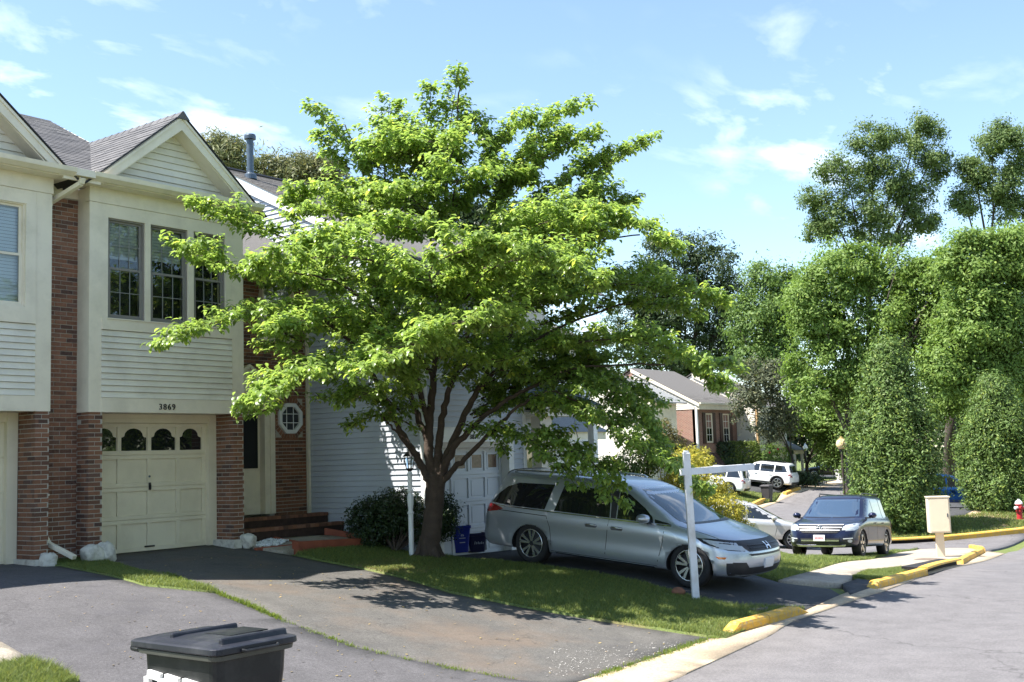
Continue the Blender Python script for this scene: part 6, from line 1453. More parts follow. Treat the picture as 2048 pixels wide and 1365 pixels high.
tree('small_tree', 'light green small tree with a pale trunk by the black car', gbase(1610, 951, 80), [(1600, 842, 77, 38, 26), (1650, 845, 77, 46, 44), (1685, 810, 77, 40, 50), (1655, 890, 77, 34, 20)], L_BRIGHT, 330, 34, .34, .13, .5, .14, GB)
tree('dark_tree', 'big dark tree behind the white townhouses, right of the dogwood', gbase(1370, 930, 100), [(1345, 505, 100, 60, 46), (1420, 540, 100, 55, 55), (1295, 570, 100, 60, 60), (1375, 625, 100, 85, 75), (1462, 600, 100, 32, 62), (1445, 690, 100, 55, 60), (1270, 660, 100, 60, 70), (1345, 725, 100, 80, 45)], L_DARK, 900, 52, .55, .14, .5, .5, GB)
tree('dark_tree', 'dark woodland edge behind the black car at the end of the court', gbase(1640, 950, 104), [(1600, 880, 104, 60, 50), (1680, 880, 104, 60, 60), (1740, 900, 104, 50, 50), (1560, 860, 104, 50, 60)], L_DARK, 240, 34, .6, .24, .5, .3, GB)
tree('understory_tree', 'low leafy tree filling the space behind the street lamp down to the kerb', G(1715, 975), [(1700, 880, 76, 50, 50), (1745, 850, 76, 50, 60), (1720, 930, 76, 40, 34), (1665, 905, 80, 36, 30)], L_MID, 380, 60, .36, .10, .5, .12, GB)
tree('understory_tree', 'leafy tree with foliage to the ground at the right edge behind the hedge trees', gbase(1925, 1000, 66), [(1905, 765, 66, 44, 46), (1975, 830, 66, 50, 80), (2030, 830, 66, 50, 90)], L_MID, 420, 60, .36, .10, .5, .15, GB)
GK = 'trees behind the row of houses'
tree('feathery_tree', 'feathery olive tree showing over the roof left of the vent pipe', gbase(445, 800, 46), [(425, 295, 46, 32, 26), (462, 312, 46, 40, 36), (440, 345, 46, 46, 34)], L_OLIVE, 170, 44, .3, .13, .22, .2, GK)
tree('feathery_tree', 'feathery olive tree showing over the roof right of the vent pipe', gbase(600, 800, 48), [(545, 330, 48, 40, 26), (600, 335, 48, 46, 28), (650, 352, 48, 36, 34), (590, 370, 48, 70, 26)], L_OLIVE, 230, 44, .3, .13, .22, .2, GK)
tree('dark_tree', 'dark tree behind the white house seen through gaps in the dogwood', gbase(850, 800, 56), [(700, 395, 56, 50, 34), (790, 420, 56, 70, 46), (900, 440, 56, 80, 50), (1010, 450, 56, 70, 50)], L_DARK, 260, 40, .42, .16, .5, .25, GK)
# woods on the other side of the street, which the windows and car panels mirror
GW = 'woods across the street'
for i, (x, y, hh, rr) in enumerate(((-14, -20, 11, 5), (-4, -24, 13, 6), (7, -22, 10, 5), (17, -26, 14, 6.5), (29, -24, 12, 6), (42, -28, 14, 7), (-26, -14, 12, 6))):
    z = hz(x, y); t = thing('street_tree', 'leafy tree across the street, mirrored in the windows', 'tree', (x, y, z), group=GW)
    LBm = [(np.array([x + dx, y + dy, z + hh * k]), rr * s, rr * s * .7, rr * s) for dx, dy, k, s in ((0, 0, .75, .8), (-rr * .4, 0, .5, .75), (rr * .4, 0, .52, .75), (0, 0, .28, .7))]
    limbs((x, y, z), LBm, .3, 'trunk', t, BARK2)
    P, N = crown_points(LBm, 110, 26, .7, .5); n = len(P); U, W_ = leaf_frames(n, unit(N + RNG.normal(0, .4, (n, 3))), .34, .55); quads('crown', P, U, W_, L_MID, t)

# ---------- clipped conifer columns
def conifer(label, base_px, d, half_px, top_py, n, mat=L_CON, lean=0):
    b = gbase(base_px[0], base_px[1], d); R_ = half_px * d / F; Hh = (base_px[1] - top_py) * d / F
    t = thing('hedge_tree', label, 'tree', tuple(b), group='tall clipped evergreens'); 
    mb = MB(); mb.tube([b - np.array([0, 0, .2]), b + np.array([0, 0, Hh * .5]), b + np.array([0, 0, Hh * .9])], [.14, .09, .02], 8); mb.build('trunk', BARK2, t)
    k = 620; uc = RNG.uniform(0, 1, k) ** 1.1; ac = RNG.uniform(0, 2 * np.pi, k)
    prof = np.interp(uc, [0, .04, .15, .5, .7, .87, 1], [.84, .97, 1.0, .92, .68, .38, .05])
    lump = 1 + .10 * np.sin(ac * 2 + uc * 7 + 1) + .09 * np.sin(ac * 5 - uc * 17) + RNG.normal(0, .07, k)
    rc = R_ * prof * lump * .77; cc = b + np.stack([np.cos(ac) * rc, np.sin(ac) * rc, uc * Hh], -1); per = n // k
    out = np.stack([np.cos(ac), np.sin(ac), np.full(k, .45)], -1); g = RNG.normal(0, 1, (k, per, 3)) * np.array([.15, .15, .20]) * RNG.uniform(.6, 1.5, (k, 1, 1))
    P = (cc[:, None] + g + out[:, None] * .20 * np.abs(RNG.normal(0, 1, (k, per, 1)))).reshape(-1, 3); N = unit((out[:, None] * .6 + g * 2.2 + np.array([0, 0, .25])).reshape(-1, 3))
    m_ = n // 5; u2 = RNG.uniform(0, .95, m_); a2 = RNG.uniform(0, 6.28, m_); r2 = R_ * np.interp(u2, [0, .15, .5, .7, .87, 1], [.7, .8, .78, .64, .36, .05]) * RNG.uniform(.5, .92, m_)
    P = np.r_[P, b + np.stack([np.cos(a2) * r2, np.sin(a2) * r2, u2 * Hh], -1)]; N = np.r_[N, np.stack([np.cos(a2), np.sin(a2), np.full(m_, .4)], -1)]
    N = unit(N + RNG.normal(0, .45, N.shape)); U, W_ = leaf_frames(len(P), N, .072, .42, -.5); quads('foliage', P, U, W_, mat, t)
conifer('tall clipped evergreen behind the blue SUV, left of the pair', (1798, 1052), 44.5, 84, 690, 60000)
conifer('tall clipped evergreen at the right edge by the hydrant', (2005, 1022), 49, 74, 765, 52000)

# ---------- shrubs
def shrub(name, label, base, L, mat, clumps, per, cr, size, asp=.5, group=None, cat='shrub', fill=.25, stems=True):
    LB = lobes_px(L); t = thing(name, label, cat, tuple(base), group=group)
    if stems:
        mb = MB(); b = Vector(base)
        for l in LB:
            for k in range(4):
                e = Vector(l[0] + rdir(1)[0] * l[1] * .7); m = b + (e - b) * .5 + Vector((random.uniform(-.1, .1), random.uniform(-.1, .1), .1)); mb.tube([b, m, e], [.02, .014, .005], 5)
        mb.build('stems', BARK, t)
    P, N = crown_points(LB, clumps, per, cr, .55, .8); k = int(len(P) * fill); Q, M_ = crown_points(LB, max(3, k // 10), 10, cr * 1.5, .05); P = np.r_[P, Q]; N = np.r_[N, M_]
    g = h(P[:, 0], P[:, 1]); keep = P[:, 2] > g + .01; P, N = P[keep], N[keep]
    n = len(P); U, W_ = leaf_frames(n, unit(N + RNG.normal(0, .5, (n, 3))), size, asp, .1); quads('foliage', P, U, W_, mat, t); return t
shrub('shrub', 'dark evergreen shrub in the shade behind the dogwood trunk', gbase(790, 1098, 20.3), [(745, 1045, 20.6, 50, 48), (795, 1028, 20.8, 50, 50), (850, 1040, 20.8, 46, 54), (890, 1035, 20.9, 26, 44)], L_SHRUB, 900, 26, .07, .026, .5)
shrub('golden_shrub', 'large golden yellow shrub beyond the van', gbase(1410, 1060, 27), [(1372, 952, 27, 52, 48), (1418, 988, 26.5, 46, 40), (1456, 1022, 26, 36, 34), (1385, 912, 28, 38, 22), (1482, 1052, 26, 24, 20), (1350, 1000, 27, 50, 50), (1430, 1058, 26, 56, 28)], L_YEL, 560, 24, .075, .04, .35, 'golden shrubs')
shrub('golden_shrub', 'smaller golden shrub in front of the brick house', gbase(1385, 935, 50), [(1372, 915, 50, 30, 18), (1405, 925, 50, 22, 14)], L_YEL, 120, 22, .14, .06, .4, 'golden shrubs')
shrub('shrub', 'light green shrub between the porch and the yellow shrub', gbase(1240, 985, 27), [(1215, 940, 27, 44, 28), (1275, 930, 27, 40, 32), (1310, 905, 27, 34, 36), (1180, 965, 27, 40, 26)], L_HEDGE, 280, 22, .09, .04, .45)
shrub('shrub', 'leafy shrub with reddish tips in front of the bay window', gbase(1335, 925, 44), [(1325, 870, 44, 22, 28), (1350, 885, 44, 22, 22), (1310, 895, 44, 22, 22)], leaf_mat('leaf_redtip', (.13, .12, .045), (.17, .15, .05), .5, .4, .3), 110, 22, .14, .06, .45)
def hedge(label, px0, px1, py0, py1, d, dd, mat, n):
    a, b = gbase(px0, py1, d), gbase(px1, py1, d); z1 = atd((px0 + px1) / 2, py0, d)[2]; t = thing('hedge', label, 'hedge', tuple((a + b) / 2), group='clipped hedges by the far drive')
    ux = (b - a); L = np.linalg.norm(ux[:2]); ux = ux / np.linalg.norm(ux); dz = z1 - min(a[2], b[2])
    u = RNG.uniform(0, 1, (n, 3)); f = RNG.integers(0, 4, n); s = np.where(f == 0, 0, np.where(f == 1, 2, np.where(f == 2, 1, 2)))
    N = np.zeros((n, 3)); X = u * np.array([L, dd, dz]); top = f == 1
    X[f == 0, 1] = 0; X[top, 2] = dz; X[f == 3, 1] = 0; X[f == 2, 0] = np.where(u[f == 2, 0] > .5, L, 0)
    X += RNG.normal(0, .06, (n, 3)); P = a + X[:, :1] * ux + X[:, 1:2] * VF + X[:, 2:] * np.array([0, 0, 1]); P[:, 2] = np.maximum(P[:, 2], h(P[:, 0], P[:, 1]))
    N = np.where((f == 1)[:, None], np.array([0, 0, 1.]), -VF + np.array([0, 0, .3])); N = unit(N + RNG.normal(0, .5, (n, 3))); U, W_ = leaf_frames(n, N, .075, .5); quads('foliage', P, U, W_, mat, t)
    MB().tube([tuple(a + np.array([0, 0, -.1]) + ux * L * .5 + VF * dd * .5), tuple(a + ux * L * .5 + VF * dd * .5 + np.array([0, 0, dz * .7]))], [.05, .02], 6).build('stems', BARK2, t)
hedge('low dark clipped hedge under the brick house awnings', 1436, 1470, 888, 925, 73, 1.2, L_SHRUB, 2600)
hedge('low bright clipped hedge behind the sign post arm', 1408, 1472, 917, 940, 73, 1.2, L_HEDGE, 3000)
hedge('tall bright clipped hedge above the white compact SUV', 1466, 1518, 888, 940, 73, 1.5, L_HEDGE, 4200)
rs = shrub('rose_bush', 'dark rose bush with red flowers beside the bright hedge', gbase(1540, 945, 73.5), [(1530, 910, 73.5, 22, 24), (1555, 915, 73.5, 24, 24), (1545, 945, 73.5, 30, 20)], L_MID, 120, 22, .2, .09, .5)
fl_ = MB()
for (px, py) in ((1539, 906), (1556, 899)):
    p = atd(px, py, 72.6); fl_ = MB().lathe([(.01, -.06), (.07, -.02), (.075, .02), (.04, .06), (.01, .07)], tuple(p), n=8); fl_.build('flower', M('rose_red', (.5, .03, .05), .6, .15, 9), rs, smooth=True)
shrub('shrub', 'dark low shrub between the white compact SUV and the black car', gbase(1610, 965, 72), [(1602, 957, 72, 16, 9), (1628, 959, 72, 18, 8)], L_DARK, 80, 22, .2, .09, .5)

# ---------- the dogwood
DOG = thing('dogwood_tree', 'spreading multi stemmed dogwood tree with drooping tiers of bright green leaves', 'tree', tuple(G(858, 1121)))
D0 = depth(G(858, 1121))
def pw(px, py, dd=0): return atd(px, py, D0 + dd)
def smooth_path(P, n=6):
    P = [np.array(p, float) for p in P]; Q = [2 * P[0] - P[1]] + P + [2 * P[-1] - P[-2]]; out = []
    for i in range(1, len(Q) - 2):
        for k in range(n):
            t = k / n; a, b, c, d = Q[i-1], Q[i], Q[i+1], Q[i+2]; out.append(.5 * (2*b + (c-a)*t + (2*a-5*b+4*c-d)*t*t + (3*b-a-3*c+d)*t**3))
    out.append(P[-1]); return np.array(out)
tb = MB(); gz = G(858, 1121)
def limb(pts, r0, r1, n=9, wob=.02):
    P = smooth_path([pw(*p) for p in pts]); m = len(P); P[1:-1] += RNG.normal(0, wob, (m - 2, 3)) * .6
    R_ = (r1 + (r0 - r1) * (1 - np.linspace(0, 1, m)) ** 1.6) * (1 + RNG.normal(0, .04, m)); tb.tube([tuple(p) for p in P], list(R_), n); return P
# root flare and trunk
for a in range(6):
    t = a * 1.05 + .3; tb.tube([(gz[0] + math.cos(t) * .34, gz[1] + math.sin(t) * .34, hz(gz[0] + math.cos(t) * .34, gz[1] + math.sin(t) * .34) - .06), (gz[0] + math.cos(t) * .17, gz[1] + math.sin(t) * .17, gz[2] + .10), (gz[0] + math.cos(t) * .06, gz[1] + math.sin(t) * .06, gz[2] + .45)], [.05, .085, .07], 7)
limb([(856, 1128), (860, 1090), (865, 1040), (868, 990), (868, 945)], .20, .145, 12, .01)
limb([(872, 1060), (876, 1010), (880, 960), (888, 925)], .10, .10, 10, .01)
LIMB = [limb([(866, 970), (850, 945), (832, 912), (800, 862), (772, 805), (742, 745), (705, 690, -0.60), (650, 640, -1.31)], .085, .03),
        limb([(838, 920), (812, 885, -0.30), (780, 852, -0.60), (762, 828, -0.80)], .035, .012),
        limb([(866, 960), (858, 900), (860, 830), (868, 760), (872, 690), (882, 610, 0.20), (886, 520, 0.30), (890, 420, 0.30), (905, 310, 0.30), (918, 200, 0.30), (915, 150, 0.30)], .095, .012),
        limb([(872, 960), (878, 900), (884, 840), (905, 760), (935, 670, 0.40), (965, 560, 0.60), (985, 460, 0.70), (1030, 385, .8), (1075, 320, .9)], .085, .012),
        limb([(880, 960), (896, 905), (925, 840), (955, 780), (1000, 700, 0.30), (1050, 625, 0.50), (1110, 555, 0.60), (1170, 485, .8), (1215, 415, .9)], .085, .014),
        limb([(880, 955), (905, 900, -0.20), (950, 850, -0.40), (1000, 810, -0.60), (1060, 775, -0.80), (1140, 740, -1.00), (1230, 730, -1.31), (1330, 730, -1.47)], .07, .014),
        limb([(884, 965), (915, 930, -0.20), (960, 890, -0.50), (1020, 828, -0.80), (1075, 790, -1.00), (1130, 790, -1.31), (1200, 850, -1.62)], .06, .012),
        limb([(862, 900), (835, 830, 0.30), (800, 740, 0.60), (770, 640, 0.80), (745, 540, 0.90), (735, 440, 1.00), (720, 330, 1.00), (690, 250, 1.00)], .065, .012),
        limb([(858, 850), (820, 720, -0.40), (770, 640, -0.80), (700, 580, -1.31), (620, 550, -1.93), (520, 540, -2.55)], .055, .012),
        limb([(955, 780), (1040, 700, -0.20), (1130, 650, -0.40), (1240, 610, -0.50), (1350, 590, -0.60)], .045, .012),
        limb([(965, 560, 0.60), (1000, 520, 0.00), (1080, 490, -0.40), (1180, 480, -0.60), (1280, 470, -0.80)], .04, .012),
        limb([(872, 690), (900, 620, -0.80), (930, 560, -1.62), (1000, 530, -2.39), (1100, 530, -2.86)], .04, .012),
        limb([(868, 760), (830, 700, -1.00), (780, 690, -2.24), (700, 720, -3.17), (620, 745, -3.79)], .045, .012)]
# shelves of foliage: path of (px, py, depth offset), half width in metres, leaf count
SH = [([(990, 390, .5), (1050, 320, .6), (1130, 270, .7)], .6, 560), ([(1040, 430, .4), (1120, 370, .5), (1205, 315, .6)], .6, 600), ([(1020, 460, .2), (1110, 420, .3), (1205, 385, .3)], .65, 600), ([(960, 340, .2), (1010, 270, .3), (1060, 240, .4)], .5, 380),
      ([(1090, 690, .2), (1170, 730, .1), (1250, 765, 0), (1310, 800, -.1)], .6, 480), ([(1100, 800, .3), (1180, 830, .2), (1270, 850, .2)], .6, 420), ([(1120, 740, -.8), (1200, 770, -1), (1270, 815, -1.2), (1325, 880, -1.3)], .55, 480), ([(1120, 600, .2), (1230, 560, .1), (1320, 545, 0)], .6, 480),
      ([(700, 660, -1.00), (590, 612, -1.93), (480, 632, -2.86), (400, 655, -3.48), (328, 680, -3.94)], .42, 620), ([(720, 590, -0.80), (600, 560, -1.47), (480, 540, -2.24), (370, 494, -2.86)], .55, 780),
      ([(700, 520, -0.40), (580, 480, -0.90), (470, 435, -1.47), (392, 408, -1.93)], .5, 640), ([(840, 760, -2.24), (740, 725, -3.17), (640, 735, -3.94), (560, 770, -4.41), (505, 800, -4.72)], .6, 1150),
      ([(820, 690, -1.62), (720, 640, -2.55), (620, 640, -3.17), (535, 662, -3.48)], .55, 820), ([(860, 570, -2.24), (760, 525, -3.01), (650, 515, -3.48), (560, 530, -3.79), (510, 545, -3.94)], .65, 1250),
      ([(900, 480, -1.31), (800, 455, -1.93), (700, 470, -2.39), (610, 490, -2.71)], .6, 1000), ([(860, 420, 0.20), (740, 390, -0.20), (640, 385, -0.50), (570, 400, -0.70)], .6, 760),
      ([(780, 420, 0.90), (720, 320, 0.90), (670, 260, 0.90), (622, 215, 0.80)], .42, 420), ([(770, 380, 0.80), (770, 290, 0.80), (780, 205, 0.70)], .38, 380), ([(700, 340, 0.80), (660, 300, 0.70), (640, 270, 0.60)], .3, 180),
      ([(888, 470, 0.30), (892, 330, 0.30), (905, 220, 0.30), (918, 148, 0.30)], .40, 560), ([(870, 400, 0.10), (840, 320, 0.00), (858, 230, -0.10), (862, 165, -0.10)], .3, 280), ([(905, 300, 0.30), (945, 230, 0.30), (965, 260, 0.20), (985, 330, 0.10)], .34, 320), ([(830, 430, 0.20), (800, 330, 0.20), (830, 280, 0.10)], .5, 420),
      ([(960, 450, 0.60), (1030, 340, 0.70), (1100, 240, 0.80), (1168, 210, 0.80)], .45, 560), ([(980, 420, 0.40), (1070, 330, 0.40), (1150, 280, 0.40), (1198, 270, 0.40)], .42, 420), ([(900, 420, 0.20), (980, 370, 0.10), (1060, 350, 0.00)], .6, 620),
      ([(1060, 470, 0.80), (1160, 390, 0.90), (1240, 310, 0.90), (1300, 280, 0.90)], .42, 560), ([(1090, 480, 0.60), (1190, 420, 0.60), (1265, 400, 0.60)], .4, 420), ([(1000, 520, 0.40), (1090, 440, 0.30), (1180, 400, 0.20)], .55, 560),
      ([(1060, 560, -0.40), (1170, 480, -0.90), (1250, 440, -1.31), (1345, 492, -1.62)], .52, 880), ([(930, 600, -2.24), (980, 540, -3.17), (1080, 515, -3.79), (1190, 560, -4.10)], .62, 1250), ([(880, 600, -2.55), (860, 540, -3.48), (930, 500, -3.79), (1020, 490, -3.94)], .6, 900),
      ([(1040, 620, -0.50), (1180, 572, -0.80), (1320, 575, -1.00), (1448, 602, -1.16)], .55, 900), ([(1080, 650, -0.20), (1200, 615, -0.30), (1330, 610, -0.50), (1400, 630, -0.60)], .6, 620),
      ([(1080, 700, -1.00), (1210, 680, -1.62), (1330, 695, -1.93), (1400, 735, -2.08), (1440, 775, -2.08)], .6, 1000), ([(1100, 730, -0.20), (1250, 715, -0.30), (1380, 720, -0.40), (1475, 735, -0.50)], .5, 500),
      ([(1060, 800, -1.00), (1160, 820, -1.62), (1260, 880, -2.08), (1340, 930, -2.39), (1410, 985, -2.55)], .5, 760), ([(1080, 850, -1.31), (1150, 900, -1.77), (1210, 950, -2.08), (1228, 995, -2.24)], .4, 420), ([(990, 850, -0.90), (1060, 880, -1.31), (1120, 930, -1.77), (1150, 970, -1.93)], .4, 330),
      ([(930, 850, -0.60), (990, 870, -0.80), (1010, 910, -0.90)], .3, 110), ([(800, 820, -0.40), (730, 790, -0.80), (650, 795, -1.31)], .4, 190), ([(840, 860, -0.30), (770, 830, -0.60), (690, 855, -0.90)], .35, 150),
      ([(900, 700, -2.55), (830, 690, -3.79), (760, 715, -4.41), (722, 745, -4.72)], .5, 620), ([(900, 660, -2.55), (960, 640, -3.48), (900, 650, -4.26), (840, 670, -4.56)], .6, 620),
      ([(1000, 740, -0.60), (1100, 760, -0.80), (1200, 790, -1.16), (1280, 830, -1.31)], .7, 560), ([(900, 740, 0.30), (980, 720, 0.50), (1080, 690, 0.70)], .9, 420), ([(800, 600, 0.40), (720, 560, 0.60), (640, 560, 0.80)], .9, 520), ([(900, 540, 0.80), (960, 500, 1.10), (1060, 520, 1.30)], 1.0, 620), ([(880, 640, 0.20), (820, 600, 0.30), (760, 600, 0.50)], .9, 420), ([(980, 640, 0.40), (1060, 600, 0.80), (1160, 560, 1.20)], .9, 520),
      ([(560, 800, -2.86), (520, 825, -3.17), (480, 815, -3.33)], .25, 90), ([(940, 830, 0.20), (1000, 800, 0.40), (1080, 820, 0.60)], .6, 200), ([(780, 470, 0.60), (700, 420, 0.90), (660, 400, 1.00)], .8, 420), ([(560, 660, -1.93), (600, 690, -1.62), (520, 690, -2.24)], .3, 120)]
trunk0 = G(858, 1121)
def env(z): return float(np.interp(z - trunk0[2], [1.6, 2.6, 3.6, 4.3, 5.2, 6.0, 7.0, 7.8, 8.5], [1.2, 2.4, 3.6, 4.0, 3.8, 3.1, 2.1, 1.2, .3]))
AUTO = []
for k in range(26):
    z = trunk0[2] + random.choice([3.9, 4.3, 4.7, 5.1, 5.5, 5.9, 6.3, 6.7, 7.1, 7.5]) + random.uniform(-.15, .15); a = random.uniform(0, 2 * math.pi); R_ = env(z) * random.uniform(.72, 1.0)
    if z < trunk0[2] + 3.0 and math.sin(a) < .1 and math.cos(a) < .3: continue
    d = np.array([math.cos(a), math.sin(a), 0]); c0 = trunk0 * np.array([1, 1, 0]) + VR * .10 * (z - trunk0[2]) + np.array([0, 0, z]) + d * R_ * .22 - np.array([0, 0, .35])
    sw = np.array([-d[1], d[0], 0]) * random.uniform(-.5, .5)
    AUTO.append(([c0, c0 + d * R_ * .3 + sw * .4 + np.array([0, 0, .28]), c0 + d * R_ * .55 + sw + np.array([0, 0, .38]), c0 + d * R_ * .78 + sw * 1.3 + np.array([0, 0, .30])], .70, int(300 + 100 * R_)))
for k in range(9):
    z = trunk0[2] + random.uniform(2.7, 3.7); a = math.radians(random.uniform(170, 330)); R_ = (env(z) + .5) * random.uniform(.7, 1.0); d = np.array([math.cos(a), math.sin(a), 0])
    c0 = trunk0 * np.array([1, 1, 0]) + np.array([0, 0, z]) + d * R_ * .3 - np.array([0, 0, .3]); sw = np.array([-d[1], d[0], 0]) * random.uniform(-.5, .5)
    AUTO.append(([c0, c0 + d * R_ * .25 + sw * .4 + np.array([0, 0, .25]), c0 + d * R_ * .5 + sw + np.array([0, 0, .33]), c0 + d * R_ * .7 + sw * 1.3 + np.array([0, 0, .2])], .7, int(260 + 90 * R_)))
SHW = [([pw(*p) for p in path], hw_, int(cnt * 1.0)) for path, hw_, cnt in SH] + AUTO
twig = MB(); LP, LN, LT = [], [], []
for path, hw_, cnt in SHW:
    P = smooth_path(path, 8); m = len(P)
    twig.tube([tuple(p) for p in P], list(np.linspace(.016, .004, m)), 5)
    T = np.gradient(P, axis=0); T = unit(T); side = unit(np.cross(T, np.array([0, 0, 1.]) + 0 * T)); up = np.cross(side, T)
    L_ = np.r_[0, np.cumsum(np.linalg.norm(np.diff(P, axis=0), axis=1))]; tot = L_[-1]; hw_ = hw_ * 1.35; ntw = max(8, int(tot / .125)); per = max(7, int(cnt * 2.7 / (ntw * 2)))
    for k in range(ntw):
        s = (k + random.random() * .8) / ntw; i = min(m - 1, int(np.searchsorted(L_, s * tot)))
        taper = .45 + .55 * min(1, (1 - s) * 2.2) if s > .5 else min(1, .5 + s)
        for sg in (-1, 1):
            ln = hw_ * taper * random.uniform(.35, 1.15); d = unit(side[i] * sg * random.uniform(.6, 1) + T[i] * random.uniform(.1, .7) + np.array([0, 0, random.uniform(-.05, .45)])); b = P[i]; e = b + d * ln + np.array([0, 0, .05 * ln])
            mid = (b + e) / 2 + np.array([0, 0, -.04]) * ln; twig.tube([tuple(b), tuple(mid), tuple(e)], [.006, .004, .002], 3, cap=False)
            # leaves crowd the outer two thirds, in pairs and whorls hanging from the shoot
            tt = RNG.uniform(.15, 1.08, per) ** .7; q = b + (e - b) * tt[:, None] + np.stack([RNG.normal(0, .05, per), RNG.normal(0, .05, per), RNG.normal(-.02, .045, per)], -1)
            rd = RNG.normal(0, 1, (per, 3)); rd[:, 2] = 0; rd = unit(unit(rd) * .9 + d * .5); drp = RNG.uniform(.05, 1.0, per)[:, None]
            LT.append(unit(rd + np.array([0, 0, -1.]) * drp)); LP.append(q); LN.append(rd)
LP = np.concatenate(LP); LT = np.concatenate(LT); LN = np.concatenate(LN); n = len(LP)
tb.build('trunk', BARK, DOG, smooth=True); tw_ = twig.build('twigs', BARK, DOG, recalc=False); tw_['kind'] = 'stuff'
def dogleaf(P, T, Nn, S_):
    """folded, curling leaf: 8 vertices, 6 faces, hanging along T; Nn is roughly outward"""
    k = len(P); side = unit(np.cross(T, Nn)); nrm = unit(np.cross(side, T)); nrm = np.where((nrm[:, 2:] < 0), -nrm, nrm); s = S_[:, None]
    base = P; m1 = P + T * s * .38 + nrm * s * .07; m2 = P + T * s * .74 + nrm * s * .03; tip = P + T * s - nrm * s * .10
    w1, w2 = s * .27, s * .20; cup = nrm * s * .09
    V = np.stack([base, m1, m2, tip, m1 - side * w1 - cup * -.9, m1 + side * w1 + cup * .9, m2 - side * w2 + cup * .5, m2 + side * w2 + cup * .5], 1).reshape(-1, 3); i = np.arange(k)[:, None] * 8
    Fq = np.concatenate([i + np.array([[0, 4, 1, 1]]), i + np.array([[0, 1, 5, 5]])]); Q = np.concatenate([i + np.array([[4, 6, 2, 1]]), i + np.array([[1, 2, 7, 5]])]); T3 = np.concatenate([i + np.array([[6, 3, 2]]), i + np.array([[2, 3, 7]])])
    tri = np.concatenate([i + np.array([[0, 4, 1]]), i + np.array([[0, 1, 5]]), T3, i + np.array([[4, 6, 2]]), i + np.array([[4, 2, 1]]), i + np.array([[1, 2, 7]]), i + np.array([[1, 7, 5]])])
    return V, tri
SZ = .114 * RNG.uniform(.65, 1.2, n)
DOGL = leaf_mat('dogwood_leaf', (.22, .315, .08), (.37, .53, .10), .34, .38, .5, tw=.5); DOGO = leaf_mat('dogwood_leaf_single', (.22, .315, .08), (.37, .53, .10), .34, .38, .5, src='object', tw=.5)
print('LEAVES', n)
dist = (LP - C0) @ RC[:, 2]; order = np.argsort(dist); near = order[:300]; rest = order[300:]
V, tri = dogleaf(LP[rest], LT[rest], LN[rest], SZ[rest]); o = obj('foliage', np_mesh('foliage', V, tri, DOGL), DOG); o['kind'] = 'stuff'
V1, t1 = dogleaf(np.zeros((1, 3)), np.array([[0, 0, -1.]]), np.array([[1., 0, 0]]), np.array([1.])); LEAFM = np_mesh('leaf', V1, t1, DOGO)
for j in near:
    o = bpy.data.objects.new('leaf', LEAFM); COL.objects.link(o); o.parent = DOG; o.matrix_parent_inverse = DOG.matrix_basis.inverted()
    z = -Vector(LT[j]); x = Vector(LN[j]); x = (x - z * x.dot(z)).normalized(); y = z.cross(x); s = SZ[j]
    o.matrix_basis = Matrix(((x.x * s, y.x * s, z.x * s, LP[j][0]), (x.y * s, y.y * s, z.y * s, LP[j][1]), (x.z * s, y.z * s, z.z * s, LP[j][2]), (0, 0, 0, 1)))

# ================================================================== FAR TOWNHOUSES
GF = 'far townhouses'
FBR = M('far_brick', (.255, .115, .08), .85, .12, 1.2)
def far_brick_mat():
    m, t, b = nt('far_brick_wall'); c = t.nodes.new('ShaderNodeTexCoord').outputs['Object']
    bt = t.nodes.new('ShaderNodeTexBrick'); bt.inputs['Scale'].default_value = 1; bt.inputs['Brick Width'].default_value = .21; bt.inputs['Row Height'].default_value = .075; bt.inputs['Mortar Size'].default_value = .009
    bt.inputs['Color1'].default_value = (.27, .11, .075, 1); bt.inputs['Color2'].default_value = (.20, .085, .06, 1); bt.inputs['Mortar'].default_value = (.42, .36, .30, 1)
    s = t.nodes.new('ShaderNodeSeparateXYZ'); t.links.new(c, s.inputs[0]); ad = t.nodes.new('ShaderNodeMath'); ad.operation = 'ADD'; t.links.new(s.outputs[0], ad.inputs[0]); t.links.new(s.outputs[1], ad.inputs[1])
    cm = t.nodes.new('ShaderNodeCombineXYZ'); t.links.new(ad.outputs[0], cm.inputs[0]); t.links.new(s.outputs[2], cm.inputs[1]); t.links.new(cm.outputs[0], bt.inputs['Vector'])
    t.links.new(bt.outputs['Color'], b.inputs['Base Color']); b.inputs['Roughness'].default_value = .9; return m
FBR = far_brick_mat()
FS1 = M('far_siding_white', (.66, .61, .53), .55, .04, .8); FS2 = M('far_siding_cream', (.68, .64, .54), .55, .04, .8)
def courses(root, pl, c, u0, u1, z0, z1, mat, pitch=.115, ext=None):
    mb = MB(); z = z0
    while z < z1 - .02:
        b = ext(z) if ext else (u0, u1); t = ext(z + pitch) if ext else (u0, u1)
        if b[1] - b[0] > .1 and t[1] > t[0]:
            mb.hexa([P3(pl, c, b[0], -.02, z), P3(pl, c, b[1], -.02, z), P3(pl, c, b[1], .02, z), P3(pl, c, b[0], .02, z)], [P3(pl, c, t[0], -.02, z + pitch), P3(pl, c, t[1], -.02, z + pitch), P3(pl, c, t[1], .004, z + pitch), P3(pl, c, t[0], .004, z + pitch)])
        z += pitch
    return mb.build('siding_courses', mat, root, kind='stuff')
